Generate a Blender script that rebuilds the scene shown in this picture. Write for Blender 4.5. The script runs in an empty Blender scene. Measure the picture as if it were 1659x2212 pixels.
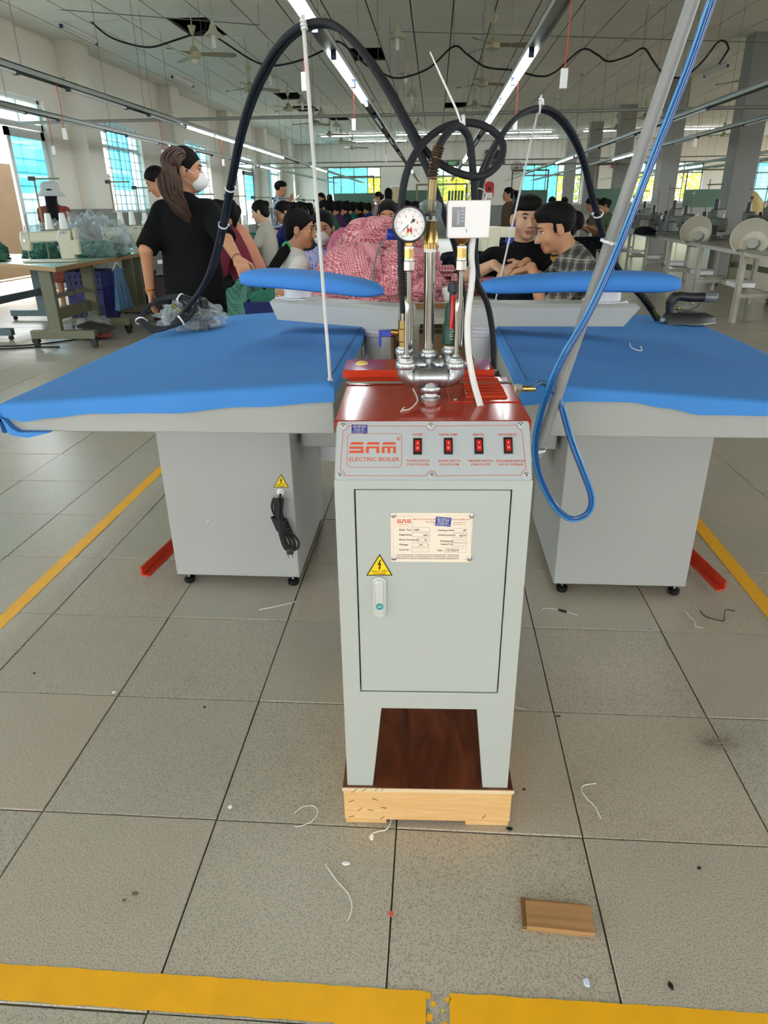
import bpy, math, random
import numpy as np
from mathutils import Vector, Matrix
random.seed(7)
SC = bpy.context.scene
COL = SC.collection
PI = math.pi
# ---------------------------------------------------------------- camera
IW, IH, FPX = 1659.0, 2212.0, 1475.57
PITCH, YAW, ROLL, EYE = 0.41955, 0.073875, -0.012303, 1.23686
_f = Vector((-math.sin(YAW)*math.cos(PITCH), math.cos(YAW)*math.cos(PITCH), -math.sin(PITCH)))
_r = Vector((math.cos(YAW), math.sin(YAW), 0)); _u = _r.cross(_f)
CR = math.cos(ROLL)*_r + math.sin(ROLL)*_u
CU = -math.sin(ROLL)*_r + math.cos(ROLL)*_u
CF = _f
CAMPOS = Vector((0, 0, EYE))
cam = bpy.data.cameras.new('camera'); cam_o = bpy.data.objects.new('camera', cam); COL.objects.link(cam_o)
cam.sensor_fit = 'HORIZONTAL'; cam.sensor_width = 36.0; cam.lens = FPX*36.0/IW
cam.clip_start = 0.02; cam.clip_end = 300
m3 = Matrix((CR, CU, -CF)).transposed()
cam_o.matrix_world = Matrix.Translation(CAMPOS) @ m3.to_4x4()
SC.camera = cam_o
# ---------------------------------------------------------------- light
WORLD_STRENGTH = 11.0
w = bpy.data.worlds.new('sky'); SC.world = w; w.use_nodes = True
bg = w.node_tree.nodes['Background']; bg.inputs['Color'].default_value = (0.93, 0.97, 1.0, 1); bg.inputs['Strength'].default_value = WORLD_STRENGTH
TUBE_STRENGTH = 45.0
SC.view_settings.view_transform = 'Standard'; SC.view_settings.look = 'None'
SC.view_settings.gamma = 1.0; SC.view_settings.exposure = 0.0; SC.view_settings.use_curve_mapping = False
try:
    SC.cycles.use_denoising = True; SC.cycles.use_light_tree = False; SC.cycles.max_bounces = 5; SC.cycles.diffuse_bounces = 3; SC.cycles.glossy_bounces = 2; SC.cycles.transmission_bounces = 3; SC.cycles.use_adaptive_sampling = True; SC.cycles.adaptive_threshold = 0.1; SC.cycles.adaptive_min_samples = 16
    SC.cycles.transparent_max_bounces = 10; SC.cycles.sample_clamp_indirect = 6.0
    SC.cycles.caustics_reflective = False; SC.cycles.caustics_refractive = False
except Exception: pass

# where a point of the photograph lies in the room, given one known coordinate
def ray(x, y): return (x-IW/2)/FPX*CR - (y-IH/2)/FPX*CU + CF
def atz(x, y, z): d = ray(x, y); return CAMPOS + d*((z-EYE)/d.z)
def aty(x, y, Y): d = ray(x, y); return CAMPOS + d*(Y/d.y)
def atx(x, y, X): d = ray(x, y); return CAMPOS + d*(X/d.x)
def seen(p):
    d = Vector(p)-CAMPOS; z = d.dot(CF)
    if z <= 0.05: return None
    return (IW/2+FPX*d.dot(CR)/z, IH/2-FPX*d.dot(CU)/z, z)

# ---------------------------------------------------------------- materials
def lin(c):
    c /= 255.0
    return c/12.92 if c <= 0.04045 else ((c+0.055)/1.055)**2.4
def hexc(h):
    h = h.lstrip('#'); return (lin(int(h[0:2], 16)), lin(int(h[2:4], 16)), lin(int(h[4:6], 16)), 1)
MATS = {}
def nd(nt, t, **kw):
    n = nt.nodes.new(t)
    for k, v in kw.items(): setattr(n, k, v)
    return n
def pm(name, col, rough=0.5, metal=0.0, var=None, bump=None, spec=0.5, coat=0.0, sheen=0.0, alpha=1.0, emit=None, trans=0.0, coord='Object'):
    """plain painted / cloth / metal surface: colour, roughness, soft colour variation, fine relief"""
    if name in MATS: return MATS[name]
    m = bpy.data.materials.new(name); m.use_nodes = True; nt = m.node_tree; b = nt.nodes['Principled BSDF']
    c = hexc(col) if isinstance(col, str) else col
    b.inputs['Base Color'].default_value = c; b.inputs['Roughness'].default_value = rough; b.inputs['Metallic'].default_value = metal
    b.inputs['Specular IOR Level'].default_value = spec; b.inputs['Coat Weight'].default_value = coat
    b.inputs['Coat Roughness'].default_value = 0.06
    b.inputs['Sheen Weight'].default_value = sheen; b.inputs['Alpha'].default_value = alpha
    b.inputs['Transmission Weight'].default_value = trans
    if emit: b.inputs['Emission Color'].default_value = c; b.inputs['Emission Strength'].default_value = emit
    m.diffuse_color = c
    if var or bump:
        tc = nd(nt, 'ShaderNodeTexCoord')
    if var:
        sc, amt = var[0], var[1]
        n = nd(nt, 'ShaderNodeTexNoise'); n.inputs['Scale'].default_value = sc; n.inputs['Detail'].default_value = 4
        nt.links.new(tc.outputs[coord], n.inputs['Vector'])
        mx = nd(nt, 'ShaderNodeMix', data_type='RGBA')
        mx.inputs['A'].default_value = tuple(max(0, c[i]*(1-amt)) for i in range(3))+(1,)
        mx.inputs['B'].default_value = tuple(min(1, c[i]*(1+amt)) for i in range(3))+(1,)
        nt.links.new(n.outputs['Fac'], mx.inputs['Factor']); nt.links.new(mx.outputs['Result'], b.inputs['Base Color'])
    if bump:
        n2 = nd(nt, 'ShaderNodeTexNoise'); n2.inputs['Scale'].default_value = bump[0]; n2.inputs['Detail'].default_value = 3
        nt.links.new(tc.outputs[coord], n2.inputs['Vector'])
        bp = nd(nt, 'ShaderNodeBump'); bp.inputs['Strength'].default_value = bump[1]; bp.inputs['Distance'].default_value = bump[2] if len(bump) > 2 else 0.01
        nt.links.new(n2.outputs['Fac'], bp.inputs['Height']); nt.links.new(bp.outputs['Normal'], b.inputs['Normal'])
    MATS[name] = m
    return m
def no_nee(m):
    try: m.cycles.emission_sampling = 'NONE'
    except Exception: pass
    return m
def clear_film(name, tint, opac=0.25, rough=0.12):
    """thin clear or tinted sheet: mostly see-through with a gloss"""
    if name in MATS: return MATS[name]
    m = bpy.data.materials.new(name); m.use_nodes = True; nt = m.node_tree; nt.nodes.clear()
    o = nd(nt, 'ShaderNodeOutputMaterial'); t = nd(nt, 'ShaderNodeBsdfTransparent'); t.inputs['Color'].default_value = hexc(tint)
    g = nd(nt, 'ShaderNodeBsdfPrincipled'); g.inputs['Base Color'].default_value = hexc('e8eef0'); g.inputs['Roughness'].default_value = rough
    mx = nd(nt, 'ShaderNodeMixShader'); lw = nd(nt, 'ShaderNodeLayerWeight'); lw.inputs['Blend'].default_value = 0.35
    ma = nd(nt, 'ShaderNodeMath', operation='MULTIPLY_ADD'); ma.inputs[1].default_value = 0.38; ma.inputs[2].default_value = opac
    nt.links.new(lw.outputs['Facing'], ma.inputs[0]); nt.links.new(ma.outputs[0], mx.inputs['Fac'])
    nt.links.new(t.outputs[0], mx.inputs[1]); nt.links.new(g.outputs[0], mx.inputs[2]); nt.links.new(mx.outputs[0], o.inputs['Surface'])
    m.diffuse_color = hexc(tint); MATS[name] = m
    return m
def pane_glass(name, tint, diffuse=0.35):
    """coloured window pane that daylight comes through"""
    if name in MATS: return MATS[name]
    m = bpy.data.materials.new(name); m.use_nodes = True; nt = m.node_tree; nt.nodes.clear()
    o = nd(nt, 'ShaderNodeOutputMaterial'); t = nd(nt, 'ShaderNodeBsdfTransparent'); t.inputs['Color'].default_value = hexc(tint)
    g = nd(nt, 'ShaderNodeBsdfTranslucent'); g.inputs['Color'].default_value = hexc(tint)
    mx = nd(nt, 'ShaderNodeMixShader'); mx.inputs['Fac'].default_value = diffuse
    nt.links.new(t.outputs[0], mx.inputs[1]); nt.links.new(g.outputs[0], mx.inputs[2])
    gl = nd(nt, 'ShaderNodeBsdfGlossy'); gl.inputs['Roughness'].default_value = 0.05
    m2 = nd(nt, 'ShaderNodeMixShader'); m2.inputs['Fac'].default_value = 0.06
    nt.links.new(mx.outputs[0], m2.inputs[1]); nt.links.new(gl.outputs[0], m2.inputs[2]); nt.links.new(m2.outputs[0], o.inputs['Surface'])
    m.diffuse_color = hexc(tint); MATS[name] = m
    return m
def pattern(name, build, rough=0.85):
    """cloth or surface with a printed / woven pattern: build(nt, coords_socket) -> colour socket"""
    if name in MATS: return MATS[name]
    m = bpy.data.materials.new(name); m.use_nodes = True; nt = m.node_tree; b = nt.nodes['Principled BSDF']
    b.inputs['Roughness'].default_value = rough
    tc = nd(nt, 'ShaderNodeTexCoord')
    nt.links.new(build(nt, tc), b.inputs['Base Color']); MATS[name] = m
    return m
def mixc(nt, fac, a, bcol):
    mx = nd(nt, 'ShaderNodeMix', data_type='RGBA')
    for s, v in (('A', a), ('B', bcol)):
        if isinstance(v, str): mx.inputs[s].default_value = hexc(v)
        else: nt.links.new(v, mx.inputs[s])
    if isinstance(fac, float): mx.inputs['Factor'].default_value = fac
    else: nt.links.new(fac, mx.inputs['Factor'])
    return mx.outputs['Result']
def math_n(nt, op, a, b=None, c=None):
    n = nd(nt, 'ShaderNodeMath', operation=op)
    for i, v in enumerate((a, b, c)):
        if v is None: continue
        if isinstance(v, (int, float)): n.inputs[i].default_value = v
        else: nt.links.new(v, n.inputs[i])
    return n.outputs[0]
def sep(nt, sock):
    s = nd(nt, 'ShaderNodeSeparateXYZ'); nt.links.new(sock, s.inputs[0]); return s.outputs

# ---------------------------------------------------------------- mesh helpers
def rotz(a): return Matrix.Rotation(a, 3, 'Z')
def frame_from(d):
    d = Vector(d).normalized(); up = Vector((0, 0, 1)) if abs(d.z) < 0.95 else Vector((1, 0, 0))
    x = up.cross(d).normalized(); y = d.cross(x); return x, y, d
def catmull(pts, n=8, closed=False):
    P = [Vector(p) for p in pts]; out = []; N = len(P); segs = N if closed else N-1
    for i in range(segs):
        p1, p2 = P[i], P[(i+1) % N]
        p0 = P[i-1] if (i > 0 or closed) else p1*2-p2
        p3 = P[(i+2) % N] if (i+2 < N or closed) else p2*2-p1
        for k in range(n):
            t = k/n; t2 = t*t; t3 = t2*t
            out.append(0.5*((2*p1)+(p2-p0)*t+(2*p0-5*p1+4*p2-p3)*t2+(3*p1-p0-3*p2+p3)*t3))
    if not closed: out.append(P[-1].copy())
    return out
class MB:
    def __init__(s): s.v = []; s.f = []; s.m = []; s.uv = None
    def add(s, vs, fs, m=0):
        o = len(s.v); s.v.extend([tuple(p) for p in vs])
        s.f.extend([tuple(i+o for i in q) for q in fs]); s.m.extend([m]*len(fs)); return s
    def box(s, x0, x1, y0, y1, z0, z1, m=0):
        return s.add([(x0,y0,z0),(x1,y0,z0),(x1,y1,z0),(x0,y1,z0),(x0,y0,z1),(x1,y0,z1),(x1,y1,z1),(x0,y1,z1)],
                     [(0,3,2,1),(4,5,6,7),(0,1,5,4),(1,2,6,5),(2,3,7,6),(3,0,4,7)], m)
    def obox(s, c, h, R=None, m=0):
        c = Vector(c); R = R or Matrix.Identity(3); vs = []
        for dz in (-1, 1):
            for dx, dy in ((-1,-1),(1,-1),(1,1),(-1,1)): vs.append(c+R@Vector((dx*h[0], dy*h[1], dz*h[2])))
        return s.add(vs, [(0,3,2,1),(4,5,6,7),(0,1,5,4),(1,2,6,5),(2,3,7,6),(3,0,4,7)], m)
    def bar(s, p0, p1, wx, wy, m=0):
        p0 = Vector(p0); p1 = Vector(p1); x, y, d = frame_from(p1-p0); vs = []
        for p in (p0, p1):
            for a, b in ((-1,-1),(1,-1),(1,1),(-1,1)): vs.append(p+x*a*wx/2+y*b*wy/2)
        return s.add(vs, [(0,3,2,1),(4,5,6,7),(0,1,5,4),(1,2,6,5),(2,3,7,6),(3,0,4,7)], m)
    def tube(s, pts, r, n=8, closed=False, cap=True, m=0):
        P = [Vector(p) for p in pts]; N = len(P); R = r if isinstance(r, (list, tuple)) else [r]*N
        T = []
        for i in range(N):
            a = P[i-1] if (i > 0 or closed) else P[i]; b = P[(i+1) % N] if (i < N-1 or closed) else P[i]
            d = b-a; T.append(d.normalized() if d.length > 1e-9 else Vector((0, 0, 1)))
        x, y, _ = frame_from(T[0]); vs = []
        for i in range(N):
            if i > 0:
                x = (x-T[i]*x.dot(T[i]));
                x = x.normalized() if x.length > 1e-6 else frame_from(T[i])[0]
            y = T[i].cross(x)
            for k in range(n):
                a = 2*PI*k/n; vs.append(P[i]+(x*math.cos(a)+y*math.sin(a))*R[i])
        fs = []
        for i in range(N if closed else N-1):
            j = (i+1) % N
            for k in range(n): fs.append((i*n+k, i*n+(k+1) % n, j*n+(k+1) % n, j*n+k))
        if cap and not closed: fs.append(tuple(range(n-1, -1, -1))); fs.append(tuple((N-1)*n+k for k in range(n)))
        return s.add(vs, fs, m)
    def cyl(s, p0, p1, r0, r1=None, n=12, m=0): return s.tube([p0, p1], [r0, r0 if r1 is None else r1], n, m=m)
    def lathe(s, prof, o=(0, 0, 0), ax=(0, 0, 1), n=16, m=0, sx=1.0, rot=0.0, ring=False):
        if ring: prof = list(prof)+[prof[0]]
        x, y, d = frame_from(ax); o = Vector(o); vs = []; fs = []
        for (r, h) in prof:
            for k in range(n):
                a = 2*PI*k/n+rot; vs.append(o+d*h+(x*math.cos(a)*sx+y*math.sin(a))*max(r, 1e-5))
        for i in range(len(prof)-1):
            for k in range(n): fs.append((i*n+k, i*n+(k+1) % n, (i+1)*n+(k+1) % n, (i+1)*n+k))
        if not ring: fs.append(tuple(range(n-1, -1, -1))); fs.append(tuple((len(prof)-1)*n+k for k in range(n)))
        return s.add(vs, fs, m)
    def ell(s, c, r, nu=12, nv=8, R=None, m=0):
        c = Vector(c); r = (r, r, r) if isinstance(r, (int, float)) else r; R = R or Matrix.Identity(3); vs = []; fs = []
        vs.append(c+R@Vector((0, 0, -r[2])))
        for j in range(1, nv):
            t = -PI/2+PI*j/nv
            for i in range(nu):
                a = 2*PI*i/nu; vs.append(c+R@Vector((r[0]*math.cos(t)*math.cos(a), r[1]*math.cos(t)*math.sin(a), r[2]*math.sin(t))))
        vs.append(c+R@Vector((0, 0, r[2]))); L = len(vs)-1
        for i in range(nu): fs.append((0, 1+(i+1) % nu, 1+i)); fs.append((L, 1+(nv-2)*nu+i, 1+(nv-2)*nu+(i+1) % nu))
        for j in range(nv-2):
            for i in range(nu): fs.append((1+j*nu+i, 1+j*nu+(i+1) % nu, 1+(j+1)*nu+(i+1) % nu, 1+(j+1)*nu+i))
        return s.add(vs, fs, m)
    def prism(s, poly, fn0, fn1, m=0):
        """poly: 2-D outline (counter-clockwise seen from fn1); fn0/fn1 map a 2-D point to 3-D on either face"""
        n = len(poly); vs = [fn0(*p) for p in poly]+[fn1(*p) for p in poly]
        fs = [tuple(range(n-1, -1, -1)), tuple(range(n, 2*n))]+[(i, (i+1) % n, n+(i+1) % n, n+i) for i in range(n)]
        return s.add(vs, fs, m)
    def grid(s, G, m=0, flip=False, closed_u=False):
        nu = len(G); nv = len(G[0]); vs = [p for row in G for p in row]; fs = []
        for i in range(nu if closed_u else nu-1):
            for j in range(nv-1):
                a, b, c, d = i*nv+j, ((i+1) % nu)*nv+j, ((i+1) % nu)*nv+j+1, i*nv+j+1
                fs.append((a, d, c, b) if flip else (a, b, c, d))
        return s.add(vs, fs, m)
    def xf(s, M): s.v = [tuple(M @ Vector(p)) for p in s.v]; return s
    def mesh(s, name, mats, smooth=None):
        me = bpy.data.meshes.new(name); me.from_pydata(s.v, [], s.f)
        for mt in (mats if isinstance(mats, (list, tuple)) else [mats]): me.materials.append(mt)
        if isinstance(mats, (list, tuple)) and len(mats) > 1: me.polygons.foreach_set('material_index', s.m)
        if s.uv is not None:
            ul = me.uv_layers.new(name='UVMap'); d = []
            for q in s.f:
                for i in q: d.extend(s.uv[i])
            ul.data.foreach_set('uv', d)
        if smooth is not None:
            me.polygons.foreach_set('use_smooth', [True]*len(s.f)); me.set_sharp_from_angle(angle=smooth)
        me.update(); return me
    def build(s, name, mats, parent=None, smooth=None, bevel=0, seg=2, loc=None, flipcheck=False):
        me = s.mesh(name, mats, smooth); return link(name, me, parent, bevel, seg, loc)
def link(name, me, parent=None, bevel=0, seg=2, loc=None):
    o = bpy.data.objects.new(name, me); COL.objects.link(o)
    if parent is not None: o.parent = parent
    if loc is not None: o.location = loc
    if bevel:
        b = o.modifiers.new('bevel', 'BEVEL'); b.width = bevel; b.segments = seg; b.limit_method = 'ANGLE'; b.angle_limit = 0.6
        if not any(p.use_smooth for p in me.polygons): me.polygons.foreach_set('use_smooth', [True]*len(me.polygons)); me.set_sharp_from_angle(angle=1.2)
    return o
def tag(o, label, cat=None, group=None, kind=None):
    o['label'] = label
    if cat: o['category'] = cat
    if group: o['group'] = group
    if kind: o['kind'] = kind
    return o
def thing(name, label, cat, loc=(0, 0, 0), rz=0.0, group=None):
    o = bpy.data.objects.new(name, None); COL.objects.link(o); o.empty_display_size = 0.05
    o.location = loc; o.rotation_euler = (0, 0, rz); return tag(o, label, cat, group)
def struct(name, label, mb, mats, parent=None, smooth=None, bevel=0):
    o = mb.build(name, mats, parent, smooth, bevel)
    if parent is None: tag(o, label, None, None, 'structure')
    return o
def dup(root, loc=None, rz=None, label=None, group=None, parent=None):
    c = root.copy(); COL.objects.link(c)
    if parent is not None: c.parent = parent
    if loc is not None: c.location = loc
    if rz is not None: c.rotation_euler = (0, 0, rz)
    if label: c['label'] = label
    if group: c['group'] = group
    for ch in list(root.children): dup(ch, parent=c)
    return c
def smoothstep(t): t = max(0.0, min(1.0, t)); return t*t*(3-2*t)
_dg = None
def text(parent, name, s, size, mat, O, U, V, align='CENTER', depth=0.0003, lift=0.0004, bold=0.0, width=None):
    """flat printed lettering: origin O, along U, up V"""
    cu = bpy.data.curves.new(name, 'FONT'); cu.body = s; cu.size = size; cu.align_x = align; cu.align_y = 'CENTER'
    cu.extrude = depth; cu.offset = bold; cu.resolution_u = 2
    to = bpy.data.objects.new(name, cu); COL.objects.link(to); bpy.context.view_layer.update()
    me = bpy.data.meshes.new_from_object(to.evaluated_get(bpy.context.evaluated_depsgraph_get()))
    bpy.data.objects.remove(to); me.name = name; me.materials.clear(); me.materials.append(mat)
    U = Vector(U).normalized(); V = Vector(V).normalized(); N = U.cross(V)
    k = 1.0
    if width and len(me.vertices):
        xs = [v.co.x for v in me.vertices]; k = width/max(1e-6, max(xs)-min(xs))
    O = Vector(O)+N*lift
    for v in me.vertices: v.co = O+U*(v.co.x*k)+V*v.co.y+N*v.co.z
    me.update(); return link(name, me, parent)
# ================================================================ THE ROOM
XL, XR, YB, YR, ZC = -6.3, 17.0, 34.0, -7.0, 3.8
TS, TX, TY = 0.4, -0.0612, 1.0779            # floor tile size and where one joint crossing lies
def tile_material():
    m = bpy.data.materials.new('terrazzo floor tile'); m.use_nodes = True; nt = m.node_tree; b = nt.nodes['Principled BSDF']
    geo = nd(nt, 'ShaderNodeNewGeometry')
    sn = nd(nt, 'ShaderNodeVectorMath', operation='SUBTRACT'); sn.inputs[1].default_value = (TX, TY, 0); nt.links.new(geo.outputs['Position'], sn.inputs[0])
    dv = nd(nt, 'ShaderNodeVectorMath', operation='SCALE'); dv.inputs['Scale'].default_value = 1/TS; nt.links.new(sn.outputs[0], dv.inputs[0])
    fl = nd(nt, 'ShaderNodeVectorMath', operation='FLOOR'); nt.links.new(dv.outputs[0], fl.inputs[0])
    wn = nd(nt, 'ShaderNodeTexWhiteNoise', noise_dimensions='2D'); nt.links.new(fl.outputs[0], wn.inputs['Vector'])
    base = mixc(nt, wn.outputs['Value'], 'b5b09f', 'bfb29e')
    big = nd(nt, 'ShaderNodeTexNoise'); big.inputs['Scale'].default_value = 3.0; big.inputs['Detail'].default_value = 2; nt.links.new(geo.outputs['Position'], big.inputs['Vector'])
    base = mixc(nt, math_n(nt, 'MULTIPLY', big.outputs['Fac'], 0.35), base, '9a9484')
    sp = nd(nt, 'ShaderNodeTexNoise'); sp.inputs['Scale'].default_value = 330.0; sp.inputs['Detail'].default_value = 1; nt.links.new(geo.outputs['Position'], sp.inputs['Vector'])
    r = nd(nt, 'ShaderNodeValToRGB'); r.color_ramp.elements[0].position = 0.36; r.color_ramp.elements[1].position = 0.50
    r.color_ramp.elements[0].color = (1, 1, 1, 1); r.color_ramp.elements[1].color = (0, 0, 0, 1); nt.links.new(sp.outputs['Fac'], r.inputs['Fac'])
    base = mixc(nt, math_n(nt, 'MULTIPLY', r.outputs['Color'], 0.55), base, '66635d')
    st = nd(nt, 'ShaderNodeTexNoise'); st.inputs['Scale'].default_value = 1.3; st.inputs['Detail'].default_value = 4; st.inputs['Roughness'].default_value = 0.75; nt.links.new(geo.outputs['Position'], st.inputs['Vector'])
    r2 = nd(nt, 'ShaderNodeValToRGB'); r2.color_ramp.elements[0].position = 0.66; r2.color_ramp.elements[1].position = 0.78; nt.links.new(st.outputs['Fac'], r2.inputs['Fac'])
    base = mixc(nt, math_n(nt, 'MULTIPLY', r2.outputs['Color'], 0.35), base, '4b463d')
    nt.links.new(base, b.inputs['Base Color'])
    b.inputs['Roughness'].default_value = 0.3; b.inputs['Specular IOR Level'].default_value = 0.5
    pe = nd(nt, 'ShaderNodeTexNoise'); pe.inputs['Scale'].default_value = 160.0; nt.links.new(geo.outputs['Position'], pe.inputs['Vector'])
    bp = nd(nt, 'ShaderNodeBump'); bp.inputs['Strength'].default_value = 0.14; bp.inputs['Distance'].default_value = 0.004
    nt.links.new(pe.outputs['Fac'], bp.inputs['Height']); nt.links.new(bp.outputs['Normal'], b.inputs['Normal'])
    return m
M_TILE = tile_material()
M_GROUT = pm('dirty grout', '4e4a42', 0.9, var=(9, 0.5))
M_WALL = pattern('painted wall with grey dado', lambda nt, tc: mixc(nt, math_n(nt, 'GREATER_THAN', sep(nt, nd(nt, 'ShaderNodeNewGeometry').outputs['Position'])[2], 1.27), '80827d', 'dedacf'), 0.7)
M_COLUMN = pm('grey column paint', '8d8e89', 0.7, var=(3, 0.08))
M_PANEL = pm('ceiling board', 'e0e0d8', 0.85, var=(0.9, 0.06), coord='Object')
M_VOID = pm('dark ceiling void', '1c1c1c', 0.95)
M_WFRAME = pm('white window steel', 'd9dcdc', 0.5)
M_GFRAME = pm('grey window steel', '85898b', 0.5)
M_BAR = pm('window bar', '9fb0b4', 0.5)
G_CYAN = pane_glass('cyan window film', '8fdcf0', 0.5)
G_PALE = pane_glass('pale window glass', 'd7eff4', 0.3)
# ---- floor
fm = MB(); fm.box(XL-0.25, XR+0.25, YR-0.25, YB+0.25, -0.2, -0.005)
floor = struct('floor', 'grey speckled square-tiled factory floor', fm, M_GROUT)
tiles = []
for i in range(-16, 44):
    for j in range(-21, 83):
        cx, cy = TX+(i+0.5)*TS, TY+(j+0.5)*TS
        if not (XL < cx < XR and YR < cy < YB): continue
        vis = False
        for dx in (-0.17, 0, 0.17):
            for dy in (-0.17, 0, 0.17):
                s = seen((cx+dx, cy+dy, 0))
                if s and -20 < s[0] < IW+20 and -20 < s[1] < IH+20: vis = True
        tiles.append((0 if vis else 1, math.hypot(cx, cy-0.2), cx, cy, i, j))
tiles.sort()
t = MB(); a, c = TS/2-0.0016, 0.0014
t.add([(-a,-a,-0.006),(a,-a,-0.006),(a,a,-0.006),(-a,a,-0.006),(-a,-a,-c),(a,-a,-c),(a,a,-c),(-a,a,-c),(-a+c,-a+c,0),(a-c,-a+c,0),(a-c,a-c,0),(-a+c,a-c,0)],
      [(0,1,5,4),(1,2,6,5),(2,3,7,6),(3,0,4,7),(4,5,9,8),(5,6,10,9),(6,7,11,10),(7,4,8,11),(8,9,10,11)])
tile_me = t.mesh('tile', M_TILE)
ff = MB()
for n, (v_, d_, cx, cy, i, j) in enumerate(tiles):
    if n < 300:
        o = link('tile', tile_me, floor, loc=(cx, cy, -0.0006*((i*7+j*13) % 3)))
    else:
        ff.add([(cx-a, cy-a, 0), (cx+a, cy-a, 0), (cx+a, cy+a, 0), (cx-a, cy+a, 0)], [(0, 1, 2, 3)])
o = ff.build('tile_field', M_TILE, floor); o['kind'] = 'stuff'
# painted lines with worn edges
M_YEL = pm('worn yellow floor paint', 'f2ae08', 0.45, var=(14, 0.16))
def paint_line(p0, p1, wd, seed=1, ends=(0, 0)):
    rnd = random.Random(seed); p0 = Vector((p0[0], p0[1], 0)); p1 = Vector((p1[0], p1[1], 0)); d = (p1-p0); L = d.length; d.normalize(); n = Vector((-d.y, d.x, 0))
    N = max(4, int(L/0.02)); N = min(N, 220); A = []; B = []
    for k in range(N+1):
        q = p0+d*(L*k/N); A.append(q+n*(wd/2+rnd.uniform(-0.0012, 0.0012))); B.append(q-n*(wd/2+rnd.uniform(-0.0012, 0.0012)))
    for e, idx in ((ends[0], 0), (ends[1], N)):
        if e:
            for k in range(1, 5): pass
    mb = MB(); vs = []; fs = []
    for k in range(N+1): vs += [(A[k].x, A[k].y, 0.0006), (B[k].x, B[k].y, 0.0006)]
    for k in range(N): fs.append((2*k, 2*k+1, 2*k+3, 2*k+2))
    return mb.add(vs, fs).build('yellow_line', M_YEL, floor)
paint_line((-1.43, 0.712), (0.008, 0.712), 0.06, 3); paint_line((0.048, 0.712), (1.16, 0.712), 0.06, 4)
paint_line((-1.408, 0.742), (-1.408, 5.4), 0.05, 5); paint_line((1.13, 0.742), (1.13, 3.6), 0.055, 6)
paint_line((-2.8, 6.2), (-2.8, 26), 0.06, 7); paint_line((2.35, 8), (2.35, 26), 0.06, 8)
jm = MB()
for k, (x, y, r) in enumerate(((0.012, 0.735, 0.006), (0.02, 0.722, 0.005), (0.04, 0.69, 0.006), (0.045, 0.731, 0.005), (0.014, 0.7, 0.007), (0.036, 0.712, 0.003))):
    jm.add([(x+r*(0.7+0.5*((k*5+q*3) % 4)/4)*math.cos(q*PI/4), y+r*math.sin(q*PI/4), 0.0006) for q in range(8)], [tuple(range(8))])
jm.build('worn_paint_flake', M_YEL, floor)
# ---- walls with openings
def wall(name, label, axis, pos, thick, lo, hi, openings, zt=ZC+0.3):
    mb = MB()
    def bx(u0, u1, z0, z1):
        if u1-u0 < 1e-4 or z1-z0 < 1e-4: return
        if axis == 'Y': mb.box(min(pos, pos+thick), max(pos, pos+thick), u0, u1, z0, z1)
        else: mb.box(u0, u1, min(pos, pos+thick), max(pos, pos+thick), z0, z1)
    u = lo
    for (u0, u1, z0, z1) in sorted(openings):
        bx(u, u0, 0, zt); bx(u0, u1, 0, z0); bx(u0, u1, z1, zt); u = u1
    bx(u, hi, 0, zt)
    return struct(name, label, mb, M_WALL)
L_OPEN = [(-6, -4.9, 0.9, 2.85), (-3.9, -0.6, 0.0, 2.85), (0.9, 4.0, 0.9, 2.85), (5.1, 8.2, 0.9, 2.85), (9.7, 12.25, 0.0, 2.85), (14.2, 16.15, 1.2, 2.78), (18.85, 21.0, 1.2, 2.82), (23.6, 26.2, 0.0, 2.85), (28.1, 30.4, 1.2, 2.88), (32.1, 33.6, 1.2, 2.88)]
B_OPEN = [(-4.9, -2.48, 1.32, 2.9), (-0.26, 2.06, 1.32, 2.9), (3.8, 6.4, 1.3, 2.88), (8.3, 11.6, 1.3, 2.9), (12.5, 14.6, 1.25, 2.85)]
wall_left = wall('wall_left', 'long white wall with grey dado and tall windows', 'Y', XL, -0.25, YR, YB, L_OPEN)
wall_back = wall('wall_back', 'far end wall in cream paint with four wide windows', 'X', YB, 0.25, XL-0.25, XR+0.25, B_OPEN)
wall_right = wall('wall_right', 'long side wall beyond the white benches', 'Y', XR, 0.25, YR, YB, [(y0, y0+3.4, 0.9, 3.0) for y0 in (-5.5, -1.0, 3.4, 7.8, 12.2, 16.6, 21.0, 25.4, 29.8)])
wall_front = wall('wall_front', 'end wall behind the boiler with open windows', 'X', YR, -0.25, XL-0.25, XR+0.25, [(-5.2, -2.2, 0.6, 2.9), (0.4, 3.4, 0.6, 2.9), (6.2, 9.0, 0.6, 2.9), (12, 15, 0.9, 2.9)])
pm_ = MB().box(-0.15, 0.15, -0.29, 0.29, 0, ZC+0.05).mesh('pilaster', M_WALL)
for y in (-4.4, 0.1, 4.5, 8.9, 13.25, 17.8, 22.4, 27.0, 31.3): link('pilaster', pm_, wall_left, loc=(XL+0.15, y, 0))
cm = MB().box(-0.21, 0.21, -0.21, 0.21, 0, ZC+0.05).mesh('column', M_COLUMN)
for k, y in enumerate((9.65, 14.05, 18.4, 22.8, 27.1, 31.5)):
    o = link('column', cm, bevel=0.01, loc=(5.42, y, 0)); tag(o, 'square grey concrete column, %s counting from the far end wall' % ('sixth', 'fifth', 'fourth', 'third', 'second', 'first')[k], None, None, 'structure')
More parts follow.
